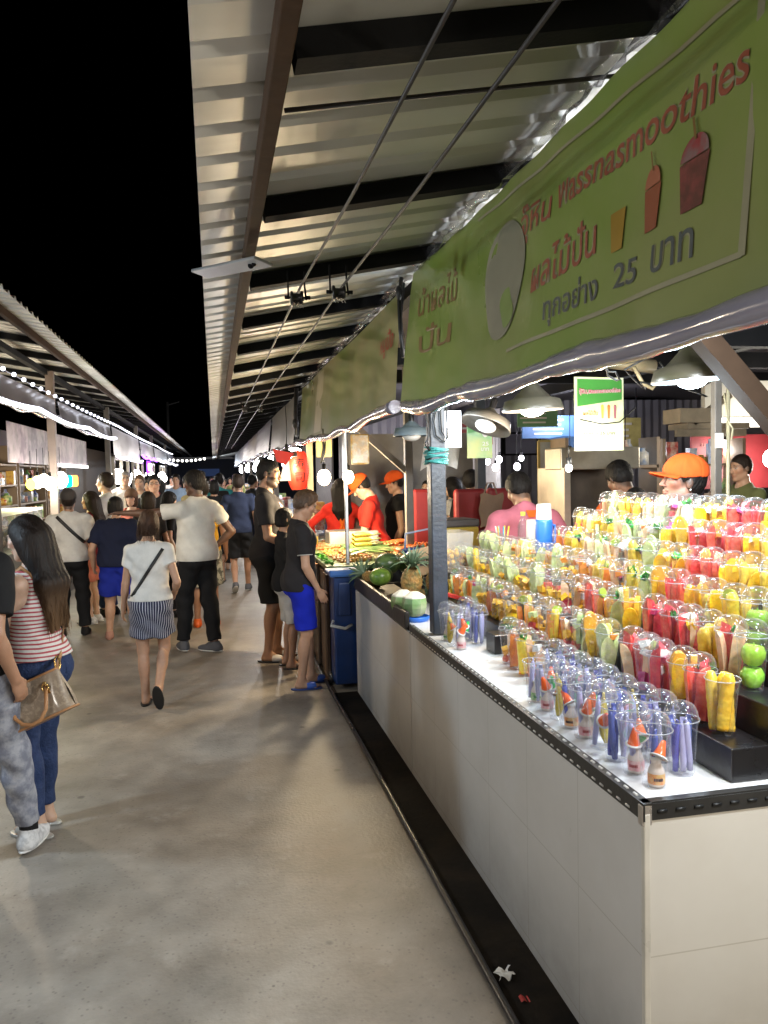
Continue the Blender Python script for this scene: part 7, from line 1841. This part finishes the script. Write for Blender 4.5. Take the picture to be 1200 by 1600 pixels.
# couple at the near left
pp = person('woman in striped sleeveless top and jeans with long hair tipped light brown', -.845, 4.03, 1.53, 64, dict(res=.006, sex='f', w=.98, skin=S5, hair=dict(style='long', m=ombre(), end=.16, vol=.96, c=(.02, .012, .01)),
    top=dict(m=STR, sleeve=0, tank=1, hem=.02, inf=.012, drape=.93, name='striped_top', fold=.0025), bottom=dict(m=DEN, len=1.9, r=(.094, .064), r2=.047, name='jeans', inf=.012, waist=.075, fold=.0035),
    shoe=dict(type='slide', m=SILV, sole=SILV, strap=SILV), Lh=(-.12, .36, 1.06), Le=(-.2, -1, -.5), Rh=(.05, .36, 1.05), Re=(.4, -1, -.4), Lf=(-.075, -.01, .08), Rf=(.085, .06, .08), Lt=2, Rt=4, lean=3, head=(2, 8, 0), Lc=45, Rc=45))
STRIPED = pp
def backside(x, z, o=.003):
    y = STRIPED['botF'].surf(x, z, False); return (x, (y if y is not None else -.12) - o, z)
for q in (-1, 1):
    mb = MB(); mb.grid(lambda u, v: backside(q * .075 + .10 * (u - .5) * (1 - .12 * (1 - v)), .88 + .12 * v - .018 * (1 - v) * (1 - abs(2 * u - 1))), 6, 6); mb.build('back_pocket', cloth('pocket_denim', (.028, .046, .115), bump=.4, bscale=60), pp['bottom'])
ribbon('waistband', pp, path_lin((-.13, 1.018), (.13, 1.018), 16, False), .035, cloth('pocket_denim', (.028, .046, .115)), pp['bottom'], 'botF', .002)
strands(pp, ombre('loose_ombre_hair', .85), 90, .16, random.Random(3), spread=.085)
pp = person('man in black t-shirt, grey marl joggers and white trainers half hidden beside the striped woman', -1.065, 3.78, 1.66, -35, dict(res=.008, w=1.08, skin=S2, hair=dict(style='short', m=HB), top=dict(m=K, sleeve=.7, hem=-.10, sr=(.075, .072)),
    bottom=dict(m=MARL, len=1.9, r=(.105, .075), r2=.055, name='joggers', fold=.006), shoe=dict(m=SN_W, sole=SOLE_W, sock=K), Rf=(.13, .16, .08), Rt=-22, Lf=(-.1, -.05, .08), Lh=(-.20, .20, .95), Rh=(.24, .02, .88)))
mb = MB(); k_ = pp['k']; an = pp['J']['R']['ank']; fmx = Matrix(pp['J']['R']['FM'].tolist())
def shl(x, y): 
    q = Vector(an) + fmx @ Vector((.052 - .004, .0 + x, -.055 + y)); return q
put_letters(mb, 'RUN H', lambda x, y: shl(x, y), .085, .017, .01)

# walkers in the lane
pp = person('woman seen from behind in white tee and navy pinstriped shorts, black strap across her back', -.485, 6.08, 1.455, -2, dict(res=.007, sex='f', w=1.02, skin=S1, hair=dict(style='bob', m=HBR, vol=1.02, drop=.045, c=(.05, .03, .02)), top=dict(m=WH, sleeve=.42, hem=-.0, inf=.014, sr=(.068, .07), drape=.98),
    bottom=dict(m=PIN, skirt=1, len=.66, flare=.152, name='shorts', inf=.012), shoe=dict(type='flip', m=LEATH, sole=SOLE_K), Lf=(-.075, .04, .08), Rf=(.06, -.17, .19), Rp=62, Lt=3, Rt=6, head=(0, 12, 3), Lh=(-.25, .10, .86), Rh=(.20, .12, .98), leg=.98))
body = pp['body']; tp = pp['top']
strands(pp, mat('loose_brown_hair', (.05, .024, .012), rough=.8), 150, .545, random.Random(5), spread=.085, fall=.05, yb=-.105)
ribbon('bag_strap', pp, path_lin((.13, 1.41), (-.145, 1.0), 14, False), .028, LEATH, body)
pp = person('man in white polo and black trousers stretching his arm out to point', -.175, 7.80, 1.75, 30, dict(res=.0075, w=1.1, fat=1.15, skin=S4, hair=dict(style='short', m=HB), top=dict(m=CR, sleeve=.55, hem=-.06, inf=.018, sr=(.072, .074), collar=CR, name='polo_shirt', drape=1.02),
    bottom=dict(m=K, len=1.93, r=(.102, .078), r2=.062), shoe=dict(m=SN_G, sole=SOLE_W), Lh=(-.60, .40, 1.36), Le=(-.2, -.3, -1), Rh=(.21, .07, .98), Re=(1, -.55, .1), Rd=(-.6, .5, -.4), Lc=14, Ln=(0, 0, -1), head=(22, 4, 0), Lf=(-.10, .14, .08), Rf=(.10, -.10, .08), Lt=12, Rt=-30, twist=6))
pp = person('person in yellow tee, camouflage shorts and orange clogs behind the pointing man', -.13, 9.1, 1.66, -4, dict(res=.010, skin=S3, w=1.02, hair=dict(style='short', m=HB), top=dict(m=YE, sleeve=.6, hem=-.10), bottom=dict(m=CAMO, len=.98, r=(.11, .12), name='shorts', fold=.007), shoe=dict(m=ORR, sole=ORR), head=(30, 5, 0)))
pp = person('person in white tee with black strap and cap, back turned, black trousers', -1.53, 9.03, 1.575, 4, dict(res=.008, w=1.12, fat=1.12, skin=S2, hair=dict(style='short', m=HD), cap=dict(m=cloth('dark_grey_cap', (.05, .045, .045)), brim=0), top=dict(m=WH, sleeve=.72, hem=-.05, sr=(.075, .076), inf=.018), bottom=dict(m=K, len=1.92, r=(.105, .082), r2=.066), shoe=dict(m=SN_K, sole=SOLE_K), Rh=(.22, .2, .98), Rf=(.13, .02, .08), Lf=(-.12, -.03, .08)))
ribbon('bag_strap', pp, path_lin((-.13, 1.44), (.19, 1.10), 14, False), .038, LEATH, pp['body'])
pp = person('stout person in navy tee and royal blue shorts with dark bobbed hair, from behind', -1.01, 8.70, 1.50, -6, dict(res=.008, sex='f', w=1.24, fat=1.28, leg=1.22, arm=1.25, skin=S1, hair=dict(style='bob', m=HB, vol=1.04, drop=.035), top=dict(m=NV, sleeve=.74, hem=-.05, inf=.02, sr=(.078, .08), drape=1.04), bottom=dict(m=BL, len=.86, r=(.105, .118), name='shorts', fold=.006), shoe=dict(m=SN_P, sole=SN_P), Lf=(-.13, .0, .08), Rf=(.17, .06, .08), Rt=25, Lh=(-.30, .04, .90), Rh=(.27, .12, .95)))
pp = person('man walking away in slate navy tee, black shorts and grey trainers', .345, 11.64, 1.70, -3, dict(res=.010, skin=S2, w=1.03, hair=dict(style='short', m=HD), top=dict(m=NV2, sleeve=.62, hem=-.06, sr=(.07, .07)), bottom=dict(m=K, len=.92, r=(.098, .10), name='shorts'), shoe=dict(m=SN_G, sole=SOLE_W), Lf=(-.08, -.17, .14), Lp=32, Rf=(.10, .14, .08), Lh=(-.27, .16, .92), Rh=(.26, -.02, .86)))
pp = person('woman in black dress with black hair walking away beside the navy tee', .0, 12.9, 1.63, 0, dict(res=.011, sex='f', skin=S2, w=1.05, hair=dict(style='bob', m=HB, drop=.08), top=dict(m=K, sleeve=.5, hem=-.1), bottom=dict(m=K, skirt=1, len=.95, flare=.17, name='skirt'), shoe=dict(type='flip', m=LEATH, sole=SOLE_K)))

# customers by the skewer stall
pp = person('tall bearded man in black tee with white logo and black shorts, facing the stall', .475, 7.29, 1.835, -102, dict(res=.0065, w=1.03, skin=S2, beard=.88, hair=dict(style='crop', m=HB, c=(.012, .01, .009)), top=dict(m=K2, sleeve=.62, hem=-.07, sr=(.068, .07), inf=.015), bottom=dict(m=K, len=.92, r=(.102, .108), name='shorts', fold=.006),
    shoe=dict(type='slide', m=WLE, sole=SOLE_K, strap=WLE), Rh=(.14, .25, 1.0), Re=(.25, -1, -.35), Lh=(-.06, .30, 1.02), Rc=40, Lc=40, head=(-6, 8, 0), Lf=(-.10, .03, .08), Rf=(.10, -.02, .08)))
TALL = pp
A = pp['topF']; lm = mat('white_print', (.75, .74, .7))
def chest(x, z, o=.004):
    y = A.surf(x, z, True); return (x, (y if y is not None else .12) + o, z)
def worm(strokes):
    mb = MB()
    for s_ in strokes: mb.tube([chest(x, z) for x, z in s_], .0085, 6)
    return mb
sx = lambda q: .12 - q    # reading direction across the chest
def letter_n(x0): return [(sx(x0), 1.215), (sx(x0), 1.255), (sx(x0 + .006), 1.272), (sx(x0 + .018), 1.272), (sx(x0 + .026), 1.255), (sx(x0 + .034), 1.228), (sx(x0 + .046), 1.218), (sx(x0 + .056), 1.232), (sx(x0 + .058), 1.275)]
def letter_a(x0): return [(sx(x0), 1.215), (sx(x0 + .012), 1.25), (sx(x0 + .022), 1.274), (sx(x0 + .032), 1.25), (sx(x0 + .045), 1.215)]
def letter_s(x0): return [(sx(x0), 1.217), (sx(x0 + .03), 1.217), (sx(x0 + .04), 1.23), (sx(x0 + .03), 1.245), (sx(x0 + .012), 1.245), (sx(x0 + .004), 1.258), (sx(x0 + .012), 1.273), (sx(x0 + .04), 1.273)]
worm([letter_n(0), letter_a(.075), letter_s(.135), letter_a(.19)]).build('shirt_logo', lm, pp['top'])
mb = MB(); mb.grid(lambda u, v: chest(.085 - .045 * u, 1.335 + .045 * v, .004), 6, 6); mb.build('shirt_patch', mat('pale_pink_patch', (.62, .40, .40), rough=.6), pp['top'])
pp = person('small child in dark top and white shorts between the tall man and the boy', .60, 6.95, 1.40, -80, dict(res=.009, w=.95, skin=S2, hair=dict(style='bob', m=HB, drop=.02, vol=.95), top=dict(m=K, sleeve=.6, hem=-.10), bottom=dict(m=GW, len=.95, r=(.098, .104), name='shorts'), shoe=dict(type='slide', m=mat('brown_rubber', (.08, .045, .03)), sole=SOLE_K), leg=.9, arm=.9, Rh=(.1, .25, 1.1)))
pp = person('boy in charcoal tee, bright blue shorts and blue slides with hand on hip', .645, 6.27, 1.575, -84, dict(res=.0065, w=.98, skin=S1, hair=dict(style='top', m=HS, c=(.09, .05, .025)), top=dict(m=K2, sleeve=.66, hem=-.09, sr=(.066, .068), trim=GW, inf=.014), bottom=dict(m=BL2, len=.88, r=(.10, .106), name='shorts', fold=.005),
    shoe=dict(type='slide', m=BLR, sole=mat('dark_blue_rubber', (.02, .05, .2)), strap=BLR), Rh=(.17, .125, .875), Re=(.6, -1, .1), Rd=(-.15, .5, -.85), Rc=15, Lh=(-.18, .14, .85), head=(-2, 22, 0), lean=2, Lf=(-.09, .10, .08), Rf=(.09, -.03, .08), leg=.93, arm=.93))
mb = MB(); mb.box((.13, .06, .83), (.012, .03, .03)); mb.build('shorts_tag', lm, pp['bottom'])

# sellers
def apron(pp, m):
    ribbon('apron_strap', pp, path_lin((-.10, 1.44), (.07, 1.02), 10, False), .035, m, pp['body']); ribbon('apron_strap', pp, path_lin((.10, 1.44), (-.07, 1.02), 10, False), .035, m, pp['body'])
pp = person('seller in red long-sleeved top with orange apron straps, back turned to the skewers', 1.40, 8.95, 1.63, 2, dict(res=.008, sex='f', w=1.06, skin=S1, hair=dict(style='long', m=HB, end=.30), top=dict(m=RD, sleeve=1.8, hem=-.05), bottom=dict(m=K, len=1.9), Lh=(-.30, .22, 1.05), Rh=(.30, .22, 1.05), Le=(-1, -.5, -.2), Re=(1, -.5, -.2)))
apron(pp, OR)
pp = person('seller in red tee and orange cap looking down over the corn', 1.63, 8.05, 1.71, 72, dict(res=.007, w=1.08, skin=S5, hair=dict(style='short', m=HB), cap=dict(m=CAPO), top=dict(m=RD, sleeve=.72, hem=-.1), bottom=dict(m=K, len=1.9), Lh=(-.14, .34, 1.05), Rh=(.12, .36, 1.0), head=(4, 34, 0), lean=8))
ribbon('apron_strap', pp, path_lin((.09, 1.42), (.09, 1.05), 8, True), .03, OR, pp['body'])
pp = person('second seller in orange cap and black vest behind the red tee', 2.02, 8.75, 1.70, 78, dict(res=.008, skin=S1, hair=dict(style='short', m=HB), cap=dict(m=CAPO), top=dict(m=K, sleeve=.3, hem=-.05), bottom=dict(m=K, len=1.9), head=(10, 14, 0)))
pp = person('man in pink polo with back turned, head bowed behind the blue jug', 2.07, 5.05, 1.70, 6, dict(res=.007, w=1.14, fat=1.12, skin=S2, hair=dict(style='short', m=HB), top=dict(m=PK, sleeve=.68, hem=-.06, collar=cloth('dark_pink_collar', (.30, .09, .12)), sr=(.076, .08), inf=.02), bottom=dict(m=K, len=1.9), cut=.7, head=(0, 30, 0), lean=6, Rh=(.34, .22, 1.02), Lh=(-.30, .25, 1.0)))
mb = MB(); A = pp['topF']
def backp(x, z, o=.004):
    y = A.surf(x, z, False); return (x, (y if y is not None else -.12) - o, z)
mb.tube([backp(.075 + .02 * math.cos(a) * (1 - a * .06), 1.30 + .02 * math.sin(a) * (1 - a * .06)) for a in [i * .4 for i in range(19)]], .003, 5); mb.tube([backp(.06 + .006 * i, 1.338 + .002 * math.sin(i)) for i in range(6)], .003, 5)
mb.build('back_emblem', mat('grey_purple_ink', (.12, .05, .12)), pp['top'])
mb = MB(); mb.grid(lambda u, v: backp(-.04 + .08 * u * (1 - .35 * v) + .014 * v, 1.465 - .05 * v, .012), 6, 4); mb.build('apron_tie', OR, pp['top'])
pp = person('woman seller in orange cap seen in profile above the top row of cups', 2.34, 3.66, 1.742, 84, dict(res=.0042, sex='f', w=1.05, skin=(.31, .155, .105), hair=dict(style='short', m=HB, res=.0045), cap=dict(m=CAPO), top=dict(m=OR, sleeve=.6, hem=-.05), cut=1.28, head=(-6, -6, 0)))
mb = MB(); mb.ball(pp['hd']((-.083, -.012, -.045)), .005, 8); mb.build('earring', mat('pearl', (.7, .68, .62), rough=.15), pp['body'])
pp = person('person in orange tee with short black hair, back turned by the steel cabinet', 2.83, 5.0, 1.77, 10, dict(res=.010, w=1.05, skin=S3, hair=dict(style='short', m=HB), top=dict(m=OR, sleeve=.65, hem=-.05), bottom=dict(m=K, len=1.9), cut=.8, head=(0, 28, 0), lean=8))
pp = person('dark-haired child in front of the orange tee, mostly hidden by cups', 2.70, 4.74, 1.555, -20, dict(res=.010, w=.95, skin=S1, hair=dict(style='short', m=HB), top=dict(m=CORAL, sleeve=.6, hem=-.05), bottom=dict(m=K, len=1.9), cut=.8))
pp = person('man in olive tee standing beyond the dark post before the red banner', 4.78, 6.5, 1.79, 96, dict(res=.010, w=1.08, skin=S1, hair=dict(style='crop', m=HD), top=dict(m=OL, sleeve=.7, hem=-.05), bottom=dict(m=K, len=1.9), cut=.8, Lh=(-.15, .28, 1.2), head=(0, 5, 0)))

# people in the dining area
pp = person('diner in black jacket with short hair above the red seats', 2.66, 8.0, 1.70, -50, dict(res=.012, skin=S1, hair=dict(style='short', m=HB), top=dict(m=K, sleeve=1.8, hem=-.05), bottom=dict(m=K, len=1.9)))
pp = person('diner with long dark hair and pale top beyond the roped post', 2.74, 9.0, 1.62, 60, dict(res=.012, sex='f', skin=S5, hair=dict(style='long', m=HB), top=dict(m=GW, sleeve=.4, hem=-.05), bottom=dict(m=DEN, len=1.9)))
pp = person('diner in pale blue shirt bending under the white globes', 3.84, 10.0, 1.58, 30, dict(res=.012, skin=S1, hair=dict(style='short', m=HB), top=dict(m=LBL, sleeve=.7, hem=-.05), bottom=dict(m=K, len=1.9), lean=20, head=(0, 25, 0)))
pp = person('diner in white blouse with black hair next to the long-haired one', 2.52, 9.3, 1.6, 150, dict(res=.013, sex='f', skin=S5, hair=dict(style='bob', m=HB), top=dict(m=WH, sleeve=.4, hem=-.05), bottom=dict(m=K, len=1.9)))

# crowd on the left and down the lane
crowd = [
 ('woman in pale yellow top down the lane, left of the lilac one', -.42, 15.2, 1.60, 15, dict(sex='f', skin=S5, hair=dict(style='bob', m=HD), top=dict(m=cloth('pale_yellow_cotton', (.6, .5, .25)), sleeve=.5, hem=-.05))),
 ('man in dark red tee down the lane by the opposite stalls', -1.25, 16.0, 1.72, 30, dict(skin=S2, hair=dict(style='short', m=HB), top=dict(m=MR, sleeve=.6, hem=-.05))),
 ('man in pale blue shirt farther down the lane, facing back', -.75, 16.6, 1.74, 175, dict(skin=S1, hair=dict(style='short', m=HB), top=dict(m=LBL, sleeve=.6, hem=-.05))),
 ('tall man in black cap far down the lane', -.28, 19.5, 1.80, 185, dict(skin=S2, hair=dict(style='short', m=HB), cap=dict(m=K), top=dict(m=GW, sleeve=.6, hem=-.05))),
 ('woman in black top with long hair far down the lane, by the violet lights', -1.3, 20.5, 1.62, 20, dict(sex='f', skin=S5, hair=dict(style='long', m=HB), top=dict(m=K, sleeve=.5, hem=-.05))),
 ('man in olive tee far down the lane toward the near row', .55, 21.0, 1.72, 180, dict(skin=S1, hair=dict(style='short', m=HD), top=dict(m=OL, sleeve=.6, hem=-.05))),
 ('person in bright yellow top in the far distance of the lane', -.05, 26.0, 1.66, 180, dict(skin=S2, hair=dict(style='short', m=HB), top=dict(m=YE, sleeve=.6, hem=-.05))),
 ('person in white top in the far distance beside the opposite stalls', -1.4, 28.0, 1.68, 170, dict(skin=S1, hair=dict(style='short', m=HB), top=dict(m=WH, sleeve=.6, hem=-.05))),
 ('tall man in white shirt with short dark hair, looking toward the opposite stall', -1.30, 10.2, 1.765, 70, dict(skin=S5, hair=dict(style='crop', m=HD), top=dict(m=WH, sleeve=.6, hem=-.05))),
 ('woman with dark ponytail and maroon top in profile beside the white tee', -1.42, 9.75, 1.545, 75, dict(sex='f', skin=S5, hair=dict(style='long', m=HD, end=.3, vol=.95), top=dict(m=MR, sleeve=.6, hem=-.05), bottom=dict(m=CORAL, len=.8, r=(.1, .105), name='shorts'), shoe=dict(m=SN_W, sole=SOLE_W))),
 ('young woman with dark hair and white collar between the maroon top and navy tee', -1.33, 10.35, 1.50, 55, dict(sex='f', skin=S1, hair=dict(style='bob', m=HB), top=dict(m=WH, sleeve=.5, hem=-.05))),
 ('person in brown bucket hat facing the camera behind the navy tee', -1.04, 10.6, 1.54, 170, dict(sex='f', skin=S5, hair=dict(style='bob', m=HBR), cap=dict(m=cloth('brown_hat', (.16, .09, .055))), top=dict(m=CORAL, sleeve=.5, hem=-.05))),
 ('dark-haired woman in grey top seen from behind under the pointing arm', -.74, 9.4, 1.53, 10, dict(sex='f', skin=S2, hair=dict(style='bob', m=HD, vol=1.08), top=dict(m=K2, sleeve=.6, hem=-.05))),
 ('man with glasses and dark cap facing the camera behind the pointing man', -.78, 11.0, 1.72, 185, dict(skin=S1, hair=dict(style='short', m=HB), top=dict(m=K, sleeve=.6, hem=-.05), glasses=1)),
 ('young woman with black hair in profile, looking down, beside the pointing man', -.56, 9.9, 1.52, -70, dict(sex='f', skin=S5, hair=dict(style='bob', m=HB), top=dict(m=K, sleeve=.6, hem=-.05), head=(0, 20, 0))),
 ('man with reddish face and dark hair behind the one with glasses', -.95, 12.5, 1.665, 160, dict(skin=S1, hair=dict(style='short', m=HD), top=dict(m=MR, sleeve=.6, hem=-.05))),
 ('bald man in white shirt under the violet neon glow', -1.46, 14.0, 1.80, 190, dict(skin=S5, hair=dict(style='crop', m=HG), top=dict(m=WH, sleeve=.6, hem=-.05))),
 ('fair-haired man in white tee far down on the opposite side', -1.14, 13.0, 1.73, 175, dict(skin=S5, hair=dict(style='short', m=HS), top=dict(m=WH, sleeve=.6, hem=-.05))),
 ('person in teal tee with black backpack walking away', .10, 14.5, 1.73, 5, dict(skin=S5, hair=dict(style='short', m=HB), top=dict(m=TL, sleeve=.6, hem=-.05))),
 ('child in coral top far down the lane near the bright stall', .48, 19.0, 1.46, 180, dict(sex='f', skin=S5, hair=dict(style='bob', m=HBR), top=dict(m=CORAL, sleeve=.5, hem=-.05))),
 ('woman in lilac top far down the middle of the lane', -.16, 17.0, 1.63, 180, dict(sex='f', skin=S5, hair=dict(style='long', m=HB), top=dict(m=LIL, sleeve=.5, hem=-.05))),
 ('man in black tee far down the lane behind the white polo', -.60, 18.0, 1.70, 10, dict(skin=S2, hair=dict(style='short', m=HB), top=dict(m=K, sleeve=.6, hem=-.05))),
 ('distant man in grey tee in the middle of the lane', -.44, 22.0, 1.68, 175, dict(skin=S1, hair=dict(style='short', m=HB), top=dict(m=GW, sleeve=.6, hem=-.05))),
 ('distant woman in white dress near the near-row stalls', .30, 24.0, 1.60, 185, dict(sex='f', skin=S5, hair=dict(style='bob', m=HD), top=dict(m=WH, sleeve=.4, hem=-.05), bottom=dict(m=WH, skirt=1, len=.9, flare=.18, name='skirt'))),
 ('distant person in navy top at the opposite stalls', -1.08, 26.0, 1.60, 60, dict(skin=S1, hair=dict(style='short', m=HB), top=dict(m=NV, sleeve=.6, hem=-.05))),
 ('man in dark tee standing by the near-row stalls behind the navy walker', .72, 15.0, 1.69, -60, dict(skin=S2, hair=dict(style='short', m=HB), top=dict(m=K, sleeve=.6, hem=-.05))),
 ('very distant person in pale top at the lane end', -.78, 30.0, 1.62, 180, dict(skin=S1, hair=dict(style='short', m=HB), top=dict(m=LIL, sleeve=.6, hem=-.05))),
 ('very distant person in dark top at the lane end', .1, 31.0, 1.70, 0, dict(skin=S1, hair=dict(style='short', m=HB), top=dict(m=NV2, sleeve=.6, hem=-.05))),
 ('very distant person in coral top at the lane end', .55, 28.0, 1.62, 180, dict(sex='f', skin=S1, hair=dict(style='bob', m=HB), top=dict(m=CORAL, sleeve=.6, hem=-.05))),
]
for lb_, x, y, H, fc_, sp_ in crowd:
    d = dict(res=.011 if y < 11.5 else (.014 if y < 16 else .018), bottom=dict(m=rnd.choice([K, DEN, NV, K2]), len=1.9), shoe=dict(m=SN_K, sole=SOLE_K) if y < 12 else None)
    d.update(sp_)
    pp = person(lb_, x, y, H, fc_, d)
    if sp_.get('glasses'):
        mb = MB()
        for q in (-1, 1): mb.tube([pp['hd']((q * .032 + .02 * math.cos(a), .094, .003 + .016 * math.sin(a))) for a in [i * .63 for i in range(11)]], .0025, 5)
        mb.tube([pp['hd']((-.012, .096, .004)), pp['hd']((.012, .096, .004))], .0025, 5); mb.build('glasses', LEATH, pp['body'])
    if 'backpack' in lb_:
        mb = MB(); u = pp['up']; mb.box(u((0, -.19, .28)), (.28, .13, .42)); mb.build('backpack', K, pp['body'], bevel=.05)

# handbag of the striped woman: tan leather tote hanging at her hip
hb = empty('handbag', (-.775, 3.78, .61), R(-8), 'tan monogrammed leather handbag with round handle hanging at the striped woman\'s hip', 'handbag')
hb.rotation_euler = (R(-10), R(-24), R(-8))
bagm = mat('tan_monogram_canvas', (.27, .205, .145), rough=.48, var=.16, scale=5, c2=(.36, .285, .205), c2scale=55, bump=.12, bscale=60, c2lo=.52, c2hi=.58, coat=.2)
tanl = mat('tan_leather', (.42, .21, .09), rough=.38, var=.15); gold = mat('gold_fitting', (.75, .50, .18), rough=.2, metal=.9, var=.05)
mb = MB(); W, D_, Hh = .30, .13, .195
def bagf(u, v):
    a = 2 * math.pi * u; ct, st = math.cos(a), math.sin(a); e = .42
    kx = 1 - .07 * v; ky = 1 - .50 * v ** 1.4
    return (math.copysign(abs(ct) ** e, ct) * W / 2 * kx + .004 * math.sin(5 * v + 3 * u), math.copysign(abs(st) ** e, st) * D_ / 2 * ky, Hh * v + .012 * math.sin(v * 3.14) * math.sin(a * 2))
mb.grid(bagf, 40, 12); mb.add([bagf(u / 40, 0) for u in range(40)], [tuple(range(40))[::-1]]); mb.add([bagf(u / 40, 1) for u in range(40)], [tuple(range(40))])
mb.build('bag_body', bagm, hb)
mb = MB(); mb.tube([bagf(u / 40, .985) for u in range(41)], .006, 6, caps=False); mb.tube([bagf(u / 40, .02) for u in range(41)], .006, 6, caps=False); mb.build('leather_piping', tanl, hb)
mb = MB(); yh = -D_ / 2 - .012
mb.tube([(-.082, yh + .03, .135), (-.086, yh, .10), (-.080, yh - .012, .06), (-.055, yh - .02, .022), (-.015, yh - .024, .003), (.025, yh - .022, .008), (.06, yh - .016, .04), (.078, yh - .006, .09), (.078, yh + .03, .135)], .0085, 10); mb.build('bag_handle', tanl, hb)
for q in (-.082, .078):
    mb = MB(); mb.tube([(q + .014 * math.cos(a), yh + .02, .132 + .016 * math.sin(a)) for a in [i * .63 for i in range(11)]], .005, 7); mb.ball((q, yh + .03, .15), .010, 8); mb.box((q, yh + .03, .10), (.022, .006, .05), None); mb.build('ring', gold, hb)
mb = MB(); mb.tube([(.13, .0, .165), (.145, .02, .20), (.15, .03, .23), (.142, .03, .25), (.13, .02, .23), (.125, .0, .18)], .005, 6); mb.build('strap_clasp', gold, hb)
# its long strap over the shoulder
bw = lambda p: None
bpy.context.view_layer.update()
Mh = hb.matrix_world; Mb = STRIPED['body'].matrix_world
e1 = Mh @ Vector((.125, 0, .19)); e0 = Mh @ Vector((-.13, 0, .175))
def onb(x, z, fr, o=.012):
    y = STRIPED['topF'].surf(x, z, fr)
    if y is None: y = -.12 if not fr else .12
    return Mb @ Vector((x, y + (o if fr else -o), z))
pth = [e1, (e1 + onb(.13, 1.06, False)) / 2, onb(.10, 1.12, False), onb(.05, 1.20, False), onb(-.02, 1.28, False), onb(-.07, 1.36, False), onb(-.105, 1.42, False), Mb @ Vector((-.12, -.01, 1.478)), onb(-.115, 1.42, True), onb(-.11, 1.30, True, .03), onb(-.12, 1.15, True, .05), Mb @ Vector((-.19, .10, 1.0)), e0]
mb = MB(); vs = []
for i, p in enumerate(pth):
    t = (pth[min(i + 1, len(pth) - 1)] - pth[max(i - 1, 0)]).normalized(); nn = (p - Mb @ Vector((0, 0, p.z))); nn.z = 0; nn.normalize(); sd = t.cross(nn).normalized()
    vs += [p + sd * .009, p - sd * .009]
mb.add(vs, [(2 * i, 2 * i + 1, 2 * i + 3, 2 * i + 2) for i in range(len(pth) - 1)], True)
st_ = mb.build('shoulder_strap', tanl, None); so = st_.modifiers.new('thick', 'SOLIDIFY'); so.thickness = .004
st_.parent = hb; st_.matrix_parent_inverse = Mh.inverted()
